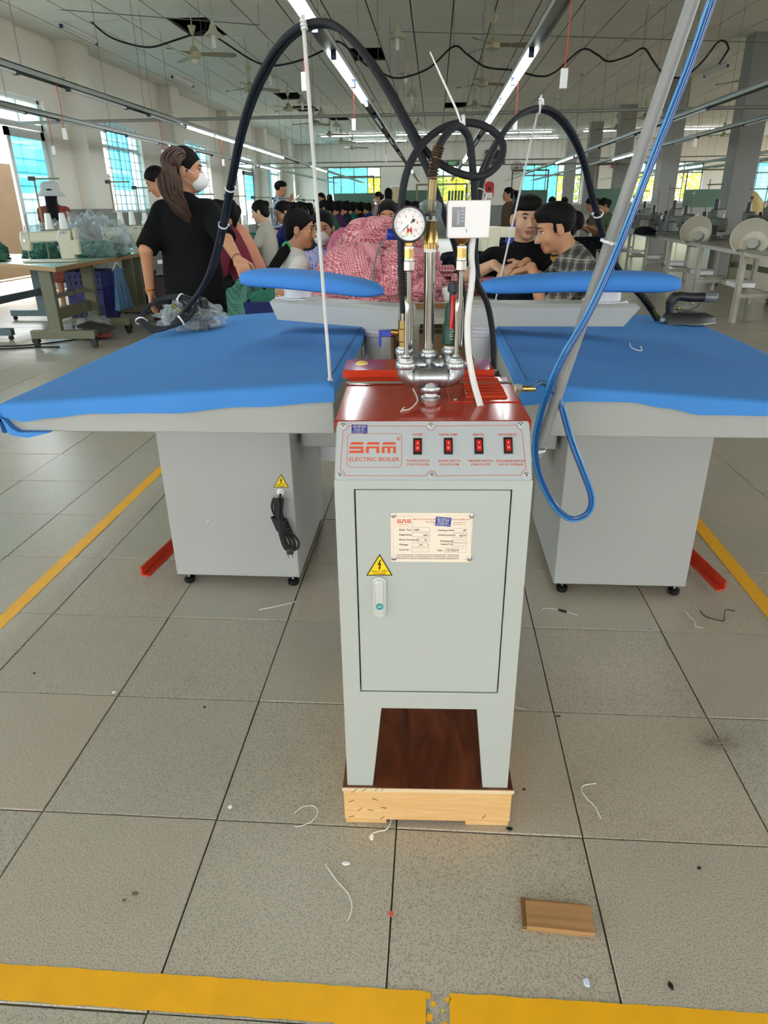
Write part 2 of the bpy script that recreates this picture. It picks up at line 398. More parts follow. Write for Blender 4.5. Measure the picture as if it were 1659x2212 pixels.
# ---- ceiling: dark void with a lay-in board for every grid cell
cm_ = MB().box(XL-0.25, XR+0.25, YR-0.25, YB+0.25, ZC+0.22, ZC+0.4)
ceiling = struct('ceiling', 'suspended ceiling of pale boards on a dark grid', cm_, M_VOID)
gm = MB()
holes = []
for (px, py) in ((795, 117), (483, 77), (640, 206), (668, 231), (722, 259), (965, 222)):
    p = atz(px, py, ZC); holes.append((p.x, p.y))
pan = MB().box(-0.2905, 0.2905, -0.5905, 0.5905, 0, 0.012).mesh('ceiling_board', M_PANEL)
cells = []
for i in range(40):
    for j in range(36):
        cx, cy = XL+0.3+0.6*i-0.1, YR+0.6+1.2*j-0.35
        if cx > XR or cy > YB: continue
        if any(abs(cx-h[0]) < 0.3 and abs(cy-h[1]) < 0.6 for h in holes): continue
        s = seen((cx, cy, ZC)); vis = s is not None and -60 < s[0] < IW+60 and -40 < s[1] < IH
        cells.append((0 if vis else 1, s[2] if s else 99, cx, cy))
cells.sort(); cf = MB()
for n, (v_, d_, cx, cy) in enumerate(cells):
    if n < 300: link('ceiling_board', pan, ceiling, loc=(cx, cy, ZC))
    else: cf.box(cx-0.2905, cx+0.2905, cy-0.5905, cy+0.5905, ZC, ZC+0.012)
o = cf.build('ceiling_board_field', M_PANEL, ceiling); o['kind'] = 'stuff'
for i in range(40): gm.box(XL-0.1+0.6*i-0.012, XL-0.1+0.6*i+0.012, YR, YB, ZC+0.0125, ZC+0.04)
for j in range(36): gm.box(XL, XR, YR-0.35+1.2*j-0.012, YR-0.35+1.2*j+0.012, ZC+0.0125, ZC+0.04)
o = gm.build('ceiling_grid', pm('grey ceiling grid', '33342f', 0.7), ceiling)
# ---- windows and doors
def window(n, label, axis, pos, u0, u1, z0, z1, cols, cyan, transom=0.4, barstep=0.16, open_cols=(), deep=0.1, dark=False, tail=None):
    """axis Y: window in a wall along Y at x = pos; axis X: along X at y = pos. One frame, bars, and a pane in every sash"""
    def P(u, dpt, z): return (pos+dpt, u, z) if axis == 'Y' else (u, pos+dpt, z)
    root = bpy.data.objects.new('window_%d' % n, None); COL.objects.link(root); tag(root, label, None, None, 'structure')
    s = -1 if axis == 'Y' else 1
    d0, d1 = s*deep, s*(deep+0.05)
    def bx(mb, a0, a1, b0, b1, e0=d0, e1=d1):
        p, q = P(a0, e0, b0), P(a1, e1, b1); mb.box(min(p[0], q[0]), max(p[0], q[0]), min(p[1], q[1]), max(p[1], q[1]), b0, b1)
    fr = MB(); fw = 0.045
    bx(fr, u0, u0+fw, z0, z1); bx(fr, u1-fw, u1, z0, z1); bx(fr, u0, u1, z0, z0+fw); bx(fr, u0, u1, z1-fw, z1)
    zt = z1-transom
    bx(fr, u0, u1, zt-0.03, zt+0.03)
    cw = (u1-u0)/cols
    for k in range(1, cols): bx(fr, u0+k*cw-0.02, u0+k*cw+0.02, z0, z1)
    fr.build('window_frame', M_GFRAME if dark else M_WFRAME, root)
    e0, e1 = s*(deep-0.05), s*(deep-0.038)
    nb = MB(); z = z0+barstep
    while z < z1-0.05: bx(nb, u0, u1, z-0.006, z+0.006, e0, e1); z += barstep
    for k in range(cols*2):
        uu = u0+(k+0.5)*cw/2; bx(nb, uu-0.006, uu+0.006, z0, z1, e0, e1)
    nb.build('security_bars', M_BAR, root)
    for k in range(cols):
        a0, a1 = u0+k*cw+0.022, u0+(k+1)*cw-0.022
        for (b0, b1, up) in ((zt+0.032, z1-0.05, True), (z0+0.05, zt-0.032, False)):
            if not up and k in open_cols: continue
            g = MB(); c0 = s*(deep+0.02); c1 = s*(deep+0.026)
            if not up and tail and b0 < tail:
                g2 = MB(); bx(g2, a0, a1, b0, tail, c0, c1); g2.build('pane', G_PALE, root); b0 = tail
            bx(g, a0, a1, b0, b1, c0, c1); g.build('pane', G_CYAN if (k in cyan) else G_PALE, root)
    return root
wn = 1
for (o_, lab, cy, oc) in (((-6, -4.9, 0.9, 2.85), 'small window at the near end of the long wall', (0,), ()), ((0.9, 4.0, 0.9, 2.85), 'wide window beside the ironing tables on the long wall', (0, 3), (1, 2)),
        ((5.1, 8.2, 0.9, 2.85), 'wide window just before the open door on the long wall', (0, 3), (1, 2)), ((14.2, 16.15, 1.2, 2.78), 'barred window with blue film just past the open door', (1, 2), (0,)),
        ((18.85, 21.0, 1.2, 2.82), 'barred blue window behind the ponytailed woman', (1, 2), (0, 3)), ((28.1, 30.4, 1.2, 2.88), 'narrow blue barred window, second last on the long wall', (1,), (0, 3)),
        ((32.1, 33.6, 1.2, 2.88), 'last narrow blue window in the far corner of the long wall', (1,), (3,))):
    window(wn, lab, 'Y', XL, o_[0], o_[1], o_[2], o_[3], 4, cy, tail=1.62, open_cols=oc); wn += 1
for (o_, lab, cy, oc, nc) in ((B_OPEN[0], 'big blue window at the end wall nearest the long wall', (0, 1, 2), (3,), 4), (B_OPEN[1], 'end wall window behind the gauge with trees outside', (), (0, 1, 2, 3), 4),
        (B_OPEN[2], 'blue end wall window above the plaid shirt man', (0, 1, 2), (3, 4), 5), (B_OPEN[3], 'end wall window full of bright foliage', (), (0, 1, 2, 3), 4), (B_OPEN[4], 'pale blue end wall window behind the covered machine', (0, 1, 2), (), 3)):
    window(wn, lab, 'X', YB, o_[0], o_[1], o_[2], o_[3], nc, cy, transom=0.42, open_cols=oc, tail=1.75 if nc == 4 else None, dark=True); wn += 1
# doors in the long wall: one leaf shut, one standing open
def door(n, label, y0, y1, leaf0, leaf1):
    r = bpy.data.objects.new('door_%d' % n, None); COL.objects.link(r); tag(r, label, None, None, 'structure')
    x = XL-0.12; f = MB()
    for (a0, a1, b0, b1) in ((y0, y0+0.05, 0, 2.85), (y1-0.05, y1, 0, 2.85), (y0, y1, 2.42, 2.5), (y0, y1, 2.8, 2.85)): f.box(x-0.04, x+0.04, a0, a1, b0, b1)
    for k in range(1, 4): f.box(x-0.02, x+0.02, y0+k*(y1-y0)/4-0.015, y0+k*(y1-y0)/4+0.015, 2.5, 2.8)
    f.box(x-0.015, x+0.015, y0, y1, 2.64, 2.66); f.build('door_frame', M_WFRAME, r)
    for k in range(4):
        a0 = y0+k*(y1-y0)/4+0.02; MB().box(x-0.004, x+0.004, a0, a0+(y1-y0)/4-0.04, 2.51, 2.79).build('pane', G_PALE, r)
    lf = MB(); w0, w1 = leaf0, leaf1
    for (a0, a1, b0, b1) in ((w0, w0+0.1, 0.02, 2.4), (w1-0.1, w1, 0.02, 2.4), (w0, w1, 2.28, 2.4), (w0, w1, 0.02, 0.75)): lf.box(x+0.02, x+0.06, a0, a1, b0, b1)
    leaf = lf.build('door_leaf', M_WFRAME if n == 1 else M_GFRAME, r)
    b = MB(); z = 0.85
    while z < 2.25: b.box(x+0.028, x+0.04, w0+0.1, w1-0.1, z-0.006, z+0.006); z += 0.19
    for yy in (w0+0.1+(w1-w0-0.2)*0.3, w0+0.1+(w1-w0-0.2)*0.75): b.box(x+0.028, x+0.04, yy-0.006, yy+0.006, 0.75, 2.28)
    b.build('leaf_bars', M_BAR, leaf)
    MB().box(x+0.045, x+0.05, w0+0.1, w1-0.1, 1.5, 2.28).build('pane', G_CYAN, leaf)
    MB().box(x+0.045, x+0.05, w0+0.1, w1-0.1, 0.75, 1.5).build('pane', G_PALE, leaf)
    MB().cyl((x+0.07, w0+0.05, 0.9), (x+0.07, w0+0.05, 1.2), 0.012, n=8).build('door_handle', M_GFRAME, leaf)
door(1, 'white steel double door with blue glass, one leaf open to the yard', 9.7, 12.25, 11.1, 12.2)
door(2, 'grey framed blue glass door halfway down the long wall', 23.6, 26.2, 24.8, 26.15)
# ---- outside: yard wall, ground, trees
M_YARD = pm('buff yard ground', 'b9ac93', 0.9, var=(0.8, 0.15))  # pale buff ground colour with soft random variation
gr = MB().box(-60, 60, YB+0.3, 90, -0.3, -0.05).box(-60, XL-0.3, -40, YB+0.3, -0.3, -0.05).box(XR+0.3, 60, -40, YB+0.3, -0.3, -0.05).box(-60, 60, -60, YR-0.3, -0.3, -0.05)
o = gr.build('ground_outside', M_YARD); tag(o, 'pale buff yard ground outside the building', None, None, 'structure')
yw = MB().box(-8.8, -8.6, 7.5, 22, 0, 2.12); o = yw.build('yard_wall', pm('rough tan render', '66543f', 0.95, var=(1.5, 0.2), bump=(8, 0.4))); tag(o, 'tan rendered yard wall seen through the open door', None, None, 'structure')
sh = MB().box(-17, -13.5, 8, 20, 0, 3.0); sh.prism([(-17.4, 2.9), (-13.1, 2.9), (-13.1, 3.05), (-15, 3.9), (-17.4, 3.4)], lambda a, b: (a, 20.3, b), lambda a, b: (a, 7.7, b))
o = sh.build('neighbour_house', pm('yellow house paint', 'd9c453', 0.8)); tag(o, 'yellow neighbouring house beyond the yard wall', 'house')
def leaf_mat(name, a, b):
    return pattern(name, lambda nt, tc: mixc(nt, (lambda n: (n.inputs.__getitem__('Scale').__setattr__('default_value', 3.0), nt.links.new(tc.outputs['Object'], n.inputs['Vector']), n.outputs['Fac'])[2])(nd(nt, 'ShaderNodeTexNoise')), a, b), 0.6)
M_LEAF = [leaf_mat('bright yellow green leaves', '9fb52c', 'd8d93a'), leaf_mat('green leaves', '4f7a2a', '93b63f')]
M_TRUNK = pm('bark', '6b5a45', 0.9, var=(6, 0.3))
def tree(x, y, h, rad, label, k):
    rnd = random.Random(int(x*31+y*7)); t = thing('tree', label, 'tree', (x, y, 0), 0, 'trees outside the end wall')
    tr = MB().tube(catmull([(0, 0, -0.05), (0.1, 0.05, h*0.3), (-0.05, 0, h*0.6), (0, 0.1, h*0.85)], 4), [0.12-0.0075*q for q in range(13)], 8)
    for q in range(5):
        an = q*1.3; tr.tube([(0, 0, h*(0.35+0.08*q)), (math.cos(an)*rad*0.4, math.sin(an)*rad*0.4, h*(0.5+0.08*q))], [0.05, 0.02], 6)
    tr.build('trunk', M_TRUNK, t)
    lf = MB(); vs = []; fs = []
    for q in range(1500):
        while True:
            a = Vector((rnd.uniform(-1, 1), rnd.uniform(-1, 1), rnd.uniform(-1, 1)))
            if 0.25 < a.length < 1: break
        c = Vector((a.x*rad, a.y*rad, h*0.62+a.z*h*0.4)); s = rnd.uniform(0.08, 0.17)
        u = Vector((rnd.uniform(-1, 1), rnd.uniform(-1, 1), rnd.uniform(-0.6, 0.6))).normalized(); v = u.cross(Vector((rnd.uniform(-1, 1), rnd.uniform(-1, 1), rnd.uniform(-1, 1)))).normalized()
        n0 = len(vs); vs += [c-u*s, c+v*s*0.45, c+u*s, c-v*s*0.45]; fs.append((n0, n0+1, n0+2, n0+3))
    lf.add(vs, fs); o = lf.build('foliage', M_LEAF[k], t); o['kind'] = 'stuff'
for (x, y, h, rad, k, lab) in ((-4.6, 43, 4.4, 1.5, 1, 'leafy green tree outside the first end wall window'), (-2.4, 38.2, 3.4, 1.3, 0, 'yellow-green tree at the open pane of the first end window'),
        (-0.5, 41.5, 3.6, 1.2, 1, 'green shrubby tree outside the window behind the gauge'), (2.0, 38.2, 3.4, 1.3, 0, 'yellow-green tree beside the orange shed outside the end wall'),
        (5.1, 38.4, 3.6, 1.4, 0, 'bright tree outside the open half of the third end window'), (7.9, 42, 4.6, 1.6, 1, 'darker green tree behind the second column'),
        (9.6, 38.4, 3.9, 1.5, 0, 'large bright tree filling the fourth end window'), (13.2, 41.5, 4.6, 1.6, 0, 'bright tree at the far side of the fourth end window'), (16.2, 39, 3.9, 1.5, 1, 'tree outside the last end wall window')):
    tree(x, y, h, rad, lab, k)
ho = MB().box(-0.2, 1.6, 43, 45, 0, 3.1); o = ho.build('garden_shed', pm('orange shed paint', 'd9a13a', 0.8)); tag(o, 'orange shed outside the end wall window behind the gauge', 'shed')
fe = MB().box(-6, 15, 36.2, 36.28, 0, 1.45); o = fe.build('garden_fence', pm('pale fence', 'c9c2ac', 0.9)); tag(o, 'pale low fence outside the end wall windows', 'fence')
# ================================================================ THE BOILER ON ITS WOODEN PLINTH
M_CREAM = pm('pale grey enamel', 'adb0a9', 0.42, var=(2.5, 0.03), coat=0.1)
M_RED = pm('glossy red enamel', 'bf3a22', 0.11, coat=0.0, spec=0.28)
M_REDM = pm('red louvre enamel', 'b03822', 0.16, coat=0.0, spec=0.28)
M_ORANGE = pm('orange print', 'd2552c', 0.6)
M_BLACK = pm('black plastic', '141414', 0.4)
M_RUB = pm('black rubber', '161618', 0.7)
M_ZINC = pm('galvanised iron', 'a9acae', 0.32, 0.9, var=(60, 0.15), bump=(120, 0.12, 0.002))
M_STEEL = pm('polished steel tube', '98938b', 0.18, 1.0)
M_CHROME = pm('chrome screw', 'd8dadb', 0.15, 1.0)
M_BRASS = pm('brass', 'a98c55', 0.3, 1.0)
M_TAPE = pm('white sealing tape', 'e9e9e4', 0.7)
M_WHITE = pm('white plastic', 'e6e3e3', 0.35)
M_NAVY = pm('navy sticker', '2a2d86', 0.5)
M_PRINTW = pm('white print', 'f2f2f2', 0.6)
M_INK = pm('dark ink', '3a3450', 0.7)
M_YSTICK = pm('yellow sticker', 'f0c800', 0.5)
M_PLATE = pm('cream nameplate', 'e6d8c4', 0.4)
M_DARK = pm('dark gap', '23231f', 0.8)
def brushed():
    m = bpy.data.materials.new('brushed steel plate'); m.use_nodes = True; nt = m.node_tree; b = nt.nodes['Principled BSDF']
    b.inputs['Metallic'].default_value = 0.45; b.inputs['Roughness'].default_value = 0.34; b.inputs['Base Color'].default_value = hexc('ccd2d8')
    tc = nd(nt, 'ShaderNodeTexCoord'); mp = nd(nt, 'ShaderNodeMapping'); mp.inputs['Scale'].default_value = (6, 900, 900)
    n = nd(nt, 'ShaderNodeTexNoise'); n.inputs['Scale'].default_value = 1.0; nt.links.new(tc.outputs['Object'], mp.inputs['Vector']); nt.links.new(mp.outputs[0], n.inputs['Vector'])
    bp = nd(nt, 'ShaderNodeBump'); bp.inputs['Strength'].default_value = 0.08; bp.inputs['Distance'].default_value = 0.001
    nt.links.new(n.outputs['Fac'], bp.inputs['Height']); nt.links.new(bp.outputs['Normal'], b.inputs['Normal'])
    return m
M_BRUSHED = brushed()
def wood(name, a, b_, scale=(4, 40, 40), rough=0.5, rings=3.0, coat=0.0):
    m = bpy.data.materials.new(name); m.use_nodes = True; nt = m.node_tree; b = nt.nodes['Principled BSDF']
    tc = nd(nt, 'ShaderNodeTexCoord'); mp = nd(nt, 'ShaderNodeMapping'); mp.inputs['Scale'].default_value = scale
    nt.links.new(tc.outputs['Object'], mp.inputs['Vector'])
    n = nd(nt, 'ShaderNodeTexNoise'); n.inputs['Scale'].default_value = 1.0; n.inputs['Detail'].default_value = 6; n.inputs['Distortion'].default_value = rings
    nt.links.new(mp.outputs[0], n.inputs['Vector'])
    r = nd(nt, 'ShaderNodeValToRGB'); r.color_ramp.elements[0].position = 0.3; r.color_ramp.elements[1].position = 0.7
    r.color_ramp.elements[0].color = hexc(a); r.color_ramp.elements[1].color = hexc(b_); nt.links.new(n.outputs['Fac'], r.inputs['Fac'])
    nt.links.new(r.outputs['Color'], b.inputs['Base Color']); b.inputs['Roughness'].default_value = rough; b.inputs['Coat Weight'].default_value = coat
    return m
M_PINE = wood('pale pine', 'cf9f62', 'e0b87e', (3, 40, 40), 0.6)
M_PLY = wood('dark red film plywood', '3f1c10', '7a3e22', (22, 5, 5), 0.33, 1.5, 0.3)
BX, BY, BZ, BR = 0.004, 1.098, 0.104, 0.035
# plinth
pl = thing('wooden_plinth', 'low pine plinth with dark plywood top under the boiler', 'plinth', (BX, BY, 0), BR)
mb = MB().box(-0.181, 0.183, -0.006, 0.545, 0.094, 0.104); o = mb.build('plywood_top', M_PLY, pl, bevel=0.0015)
mb = MB().box(-0.182, 0.184, -0.0075, -0.0055, 0.0945, 0.1035); mb.build('ply_edge', pm('pale ply edge', 'd9c19a', 0.7), pl)
MB().box(-0.179, 0.18, -0.007, 0.013, 0.013, 0.094).build('front_board', M_PINE, pl, bevel=0.001)
MB().box(-0.179, 0.18, 0.523, 0.545, 0.013, 0.094).build('back_board', M_PINE, pl, bevel=0.001)
for x in (-0.179, 0.158): MB().box(x, x+0.022, 0.013, 0.523, 0.013, 0.094).build('side_board', M_PINE, pl, bevel=0.001)
for (x0, x1) in ((-0.177, -0.088), (0.085, 0.178)): MB().box(x0, x1, -0.005, 0.54, 0.0, 0.013).build('runner', M_PINE, pl, bevel=0.001)
st = MB().tube([(-0.006, -0.008, 0), (0.006, -0.008, 0.004)], 0.0006, 5).mesh('staple', pm('dull staple wire', '77736a', 0.4, 0.8))
rnd = random.Random(4)
for (px, py) in ((765, 1705), (773, 1699), (788, 1703), (815, 1702), (828, 1702), (760, 1726), (808, 1723), (800, 1746), (828, 1742), (779, 1744), (760, 1759), (826, 1764), (1046, 1768)):
    p = aty(px, py, 1.092); o = link('staple', st, pl, loc=(p.x-BX, 0.0, p.z)); o.rotation_euler = (0, rnd.uniform(-0.9, 0.9), 0)
# boiler
bo = thing('steam_boiler', 'pale grey electric steam boiler with red top standing on the wooden plinth', 'boiler', (BX, BY, BZ), BR)
LZ = (0, 0, -BZ)
def bp(name, mb, mats, parent=None, **kw): return mb.build(name, mats, parent or bo, loc=LZ if parent is None else None, **kw)
def bt(name, s, size, mat, O, U, V, parent=None, **kw):
    o = text(parent or bo, name, s, size, mat, O, U, V, **kw)
    if parent is None: o.location = LZ
    return o
BD = 0.52
mb = MB()
XZ = lambda y: (lambda a, b: (a, y, b))
def slab(poly, y0, y1): mb.prism(poly, XZ(y1), XZ(y0))
W2 = 0.171
for y0, y1, rear in ((0, 0.02, False), (BD-0.02, BD, True)):
    pv = [(-W2, 0.807), (W2, 0.807), (W2, 0.313), (-W2, 0.313), (-0.137, 0.79), (0.137, 0.79), (0.137, 0.353), (-0.137, 0.353), (-0.095, 0.313), (0.097, 0.313), (-W2, 0.104), (-0.116, 0.104), (0.118, 0.104), (W2, 0.104)]
    ff_ = [(0, 3, 7, 4), (0, 4, 5, 1), (1, 5, 6, 2), (3, 8, 9, 2, 6, 7), (3, 10, 11, 8), (9, 12, 13, 2)]; n_ = len(pv); edges_ = {}
    for q in ff_:
        for a, b in zip(q, q[1:]+q[:1]): edges_[(a, b)] = edges_.get((a, b), 0)+1
    side_f = [(b, a, a+n_, b+n_) for (a, b) in edges_ if (b, a) not in edges_]
    mb.add([(x, y0, z) for x, z in pv]+[(x, y1, z) for x, z in pv], ff_+[tuple(k+n_ for k in q[::-1]) for q in ff_]+side_f)
YZ = lambda x: (lambda a, b: (x, a, b))
side = [(0, 0.104), (0.06, 0.104), (0.085, 0.313), (BD-0.085, 0.313), (BD-0.06, 0.104), (BD, 0.104), (BD, 0.8855), (0.073, 0.8855), (0, 0.807)]
side = [(max(a, 0.006), b) for a, b in side]
for x in (-W2+0.0004, W2-0.0034): mb.prism(side, YZ(x), YZ(x+0.003))
mb.box(-W2+0.003, W2-0.003, BD-0.004, BD, 0.313, 0.885); mb.box(-W2+0.003, W2-0.003, 0.02, BD-0.004, 0.313, 0.318)
mb.prism([(0, 0.806), (0.073, 0.8905), (0.073, 0.86), (0.01, 0.80)], YZ(-W2+0.003), YZ(W2-0.003))
bp('body', mb, M_CREAM, bevel=0.0012)
bp('inner_shell', MB().box(-0.165, 0.165, 0.022, 0.4, 0.32, 0.8), M_DARK)
# door with its latch, nameplate and sticker
dm = MB().box(-0.1348, 0.1348, 0.0018, 0.014, 0.3552, 0.7878); dr = bp('door', dm, M_CREAM, bevel=0.0012)
def dp(px, py, y=0.0018):
    p = aty(px, py, BY+(px-930)*0.0008*0.035); return Vector((p.x-BX, y, p.z))
DU, DV = Vector((1, 0, 0)), Vector((0, 0, 1))
def rrect(x0, x1, z0, z1, r, n=6):
    out = []
    for (cx, cz, a0) in ((x1-r, z0+r, -PI/2), (x1-r, z1-r, 0), (x0+r, z1-r, PI/2), (x0+r, z0+r, PI)):
        for k in range(n+1): a = a0+PI/2*k/n; out.append((cx+r*math.cos(a), cz+r*math.sin(a)))
    return out
c = dp(820, 1289)
lt = MB().prism(rrect(c.x-0.0125, c.x+0.0125, c.z-0.043, c.z+0.043, 0.0124), XZ(0.002), XZ(-0.003)); la = lt.build('latch_plate', pm('satin latch', 'cfd2cc', 0.3, 0.3), dr, smooth=0.5, bevel=0.001)
MB().prism(rrect(c.x-0.0075, c.x+0.0075, c.z-0.036, c.z+0.037, 0.007), XZ(-0.0028), XZ(-0.0062)).build('latch_lever', pm('latch lever', 'd9dbd6', 0.25, 0.4), dr, smooth=0.5, bevel=0.001)
MB().lathe([(0.0068, 0), (0.0068, 0.0016), (0.006, 0.002)], (c.x, -0.0062, c.z-0.017), (0, -1, 0), 20).build('key_cylinder', pm('teal key cap', '2b8a90', 0.35), dr, smooth=0.5)
MB().box(c.x-0.0035, c.x+0.0035, -0.0086, -0.008, c.z-0.0177, c.z-0.0163).build('key_slot', M_PRINTW, dr)
# nameplate, read in the crop's own pixels
def npz(zx, zy, lift=0.0): return dp(820+zx/6.9125, 1080+zy/6.9125, 0.0012-lift)
a_, b_ = npz(170, 925), npz(1395, 200)
npl = MB().prism(rrect(a_.x, b_.x, a_.z, b_.z, 0.003, 3), XZ(0.0017), XZ(0.001)).build('nameplate', M_PLATE, dr)
def nline(p, q, wd, mat, nm='print_line', par=npl):
    p = Vector(p); q = Vector(q); m = MB(); d = (q-p).normalized(); n = Vector((-d.z, 0, d.x))*wd/2; L = Vector((0, -0.0003, 0))
    return m.add([p-n+L, q-n+L, q+n+L, p+n+L], [(0, 1, 2, 3)]).build(nm, mat, par)
def frame_print(x0, y0, x1, y1, mat, wd=0.0003):
    A, B, C_, D = npz(x0, y0), npz(x1, y0), npz(x1, y1), npz(x0, y1); m = MB(); L = Vector((0, -0.0005, 0))
    for p, q in ((A, B), (B, C_), (C_, D), (D, A)):
        d = (q-p).normalized(); n = Vector((-d.z, 0, d.x))*wd/2; m.add([p-n+L, q-n+L, q+n+L, p+n+L], [(0, 1, 2, 3)])
    return m.build('print_frame', mat, npl)
M_PINKP = pm('faded red print', 'd08b78', 0.6); M_INK2 = pm('faded ink', '6e6470', 0.7)
frame_print(205, 235, 1365, 890, M_PINKP); frame_print(240, 250, 490, 402, M_PINKP)
for (x0, y0, x1, y1) in ((488, 415, 746, 478), (486, 492, 744, 552), (558, 570, 742, 628), (482, 645, 594, 702), (632, 645, 722, 702), (480, 718, 738, 778), (1108, 425, 1306, 487), (1106, 500, 1304, 562), (1088, 596, 1302, 640), (1086, 645, 1298, 690), (978, 722, 1296, 786)): frame_print(x0, y0, x1, y1, M_INK2, 0.00035)
def nt_(s, x, y, h, mat, al='LEFT'): return text(npl, 'lettering', s, h/6.9125*0.00079*1.35, mat, npz(x, y, 0.0006), DU, DV, al, 0.0001, 0.0001, bold=0.00002)
for (s, x, y) in (('Boiler Type', 292, 447), ('Evaporation', 292, 521), ('Boiler Horsepower', 292, 595), ('Wattage', 292, 668), ('Serial No.', 292, 745), ('SAM -', 512, 449), ('kg/hr', 650, 524), ('Hp', 664, 598), ('kw', 598, 672), ('v', 725, 672),
        ('Heating surface', 868, 454), ('Limited pressure', 868, 525), ('M²', 1250, 458), ('kg/cm²', 1190, 532), ('Welding No.', 905, 618), ('Inspect No.', 915, 662), ('Date', 862, 755)): nt_(s, x, y, 30, M_INK)
nt_('10.2024', 990, 754, 46, M_INK2)
nt_('MAI THI ANK EQUIPMENT JOINT STOCK COMPANY', 500, 292, 28, M_PINKP); nt_('Service center', 680, 332, 20, M_PINKP); nt_('www.sam.com.vn', 1105, 338, 20, M_PINKP); nt_('Tel', 790, 364, 18, M_PINKP); nt_('Fax 76 8192 811 11', 1100, 368, 18, M_PINKP)
for (s, y) in (('ELECTRIC STEAM BOILER - VACUUM IRONING TABLE - UNLOADING PRESS - FUSING MACHINE', 820), ('STRIP CUTTING MACHINE - CLOTHING MACHINE - HEAT TRANSFER PRESS - CUTTING MACHINE', 845), ('FABRIC INSPECTION MACHINE - FABRIC SPREADING AND CUTTING MACHINE - NEEDLE DETECTOR', 872)):
    text(npl, 'lettering', s, 0.0026, M_INK2, npz(258, y, 0.0006), DU, DV, 'LEFT', 0.0001, 0.0001, width=0.112)
def sam_logo(parent, fp, mat):
    """striped three-letter mark; fp maps logo units (0..350 x 0..80, y down) to a point"""
    m = MB()
    def q(x0, y0, x1, y1, s0=0, s1=0):
        pts = [fp(x0, y1), fp(x1, y1), fp(x1-s1, y0), fp(x0+s0, y0)]; m.add(pts, [(0, 1, 2, 3)])
    q(0, 0, 105, 18, 18, 0); q(0, 31, 105, 49, 0, 0); q(0, 62, 105, 80, 0, -8); q(86, 49, 105, 62)
    q(125, 0, 225, 18, 16, 0); q(125, 31, 225, 46); q(125, 46, 147, 80); q(203, 46, 225, 80)
    q(243, 0, 350, 18, 14, 6); q(243, 31, 350, 42); q(243, 42, 265, 80); q(286, 42, 308, 80); q(328, 42, 350, 80)
    return m.build('logo', mat, parent)
sam_logo(npl, lambda x, y: npz(258+x*0.6, 292+y*0.7, 0.0007), M_ORANGE)
text(npl, 'lettering', 'ELECTRIC BOILER', 0.0022, M_PINKP, npz(362, 370, 0.0006), DU, DV, 'CENTER', 0.0001, 0.0001)
stk = MB().prism([(npz(x, y).x, npz(x, y).z) for x, y in ((828, 385), (1058, 402), (1072, 268), (845, 250))], XZ(0.0008), XZ(0.0003)).build('price_sticker', M_NAVY, npl)
def sticker_print(parent, rows, O, U, V, sz):
    for k, (s, z, f) in enumerate(rows): text(parent, 'lettering', s, sz*f, M_PRINTW, O+V*z, U, V, 'CENTER', 0.0001, 0.0003, bold=0.00003)
for k, (zy, wd, hh) in enumerate(((272, 200, 12), (300, 190, 34), (328, 170, 22), (352, 170, 22), (372, 215, 16), (390, 110, 8))):
    text(npl, 'lettering', ('BẢNG TỰ BẢO HÀNH', 'HÀNG THIẾT PHONG', 'ĐIỆN MÁY CÔNG', 'NGHIỆP MAY', 'Bảo dưỡng định kỳ', 'Hotline')[k], hh/6.9125*0.00079*1.2, M_PRINTW, npz(955-k*2, zy, 0.0012), Vector((1, 0, -0.06)), Vector((0.06, 0, 1)), 'CENTER', 0.0001, 0.0002, width=wd/6.9125*0.00079)
for (x, y) in ((207, 228), (1374, 240), (213, 870), (1340, 880)):
    p = npz(x, y); MB().lathe([(0.0052, 0), (0.0046, 0.0016), (0.002, 0.0024)], (p.x, 0.0012, p.z), (0, -1, 0), 14).build('screw', M_CHROME, dr, smooth=0.6)
def danger(parent, fp, N, size_px, mk):
    """yellow triangle warning sticker; fp(px, py) gives the point on the surface"""
    A, B, C_ = mk; cen = (fp(*A)+fp(*B)+fp(*C_))/3
    def tri(k, lift, mat, nm):
        pts = [cen+(fp(*q)-cen)*k+N*lift for q in (B, C_, A)]; return MB().add(pts+[p-N*0.0002 for p in pts], [(0, 1, 2), (0, 3, 4, 1), (1, 4, 5, 2), (2, 5, 3, 0)]).build(nm, mat, parent)
    s = tri(1.0, 0.0004, M_BLACK, 'warning_sticker'); s2 = tri(0.87, 0.0006, M_YSTICK, 'sticker_face')
    V = (fp(*A)-(fp(*B)+fp(*C_))/2); Hh = V.length; V = V.normalized(); U = (fp(*C_)-fp(*B)).normalized(); base = (fp(*B)+fp(*C_))/2+N*0.0008
    P2 = lambda x, y: base+U*x*Hh+V*y*Hh
    b = MB(); b.add([P2(0.02, 0.74), P2(-0.09, 0.5), P2(-0.01, 0.5), P2(-0.03, 0.36), P2(-0.07, 0.38), P2(0.01, 0.27), P2(0.05, 0.42), P2(0.02, 0.40), P2(0.08, 0.57), P2(0.0, 0.56), P2(0.07, 0.74)], [tuple(range(11))]); b.build('lightning_mark', M_BLACK, parent)
    text(parent, 'lettering', 'NGUY HIỂM', Hh*0.13, M_BLACK, P2(0, 0.2), U, V, 'CENTER', 0.00005, 0.0001, width=Hh*0.66)
    text(parent, 'lettering', 'DANGER', Hh*0.11, M_BLACK, P2(0, 0.09), U, V, 'CENTER', 0.00005, 0.0001, width=Hh*0.5)
danger(dr, lambda a, b: dp(a, b, 0.0015), Vector((0, -1, 0)), 50, ((820, 1197), (791, 1244), (848, 1244)))
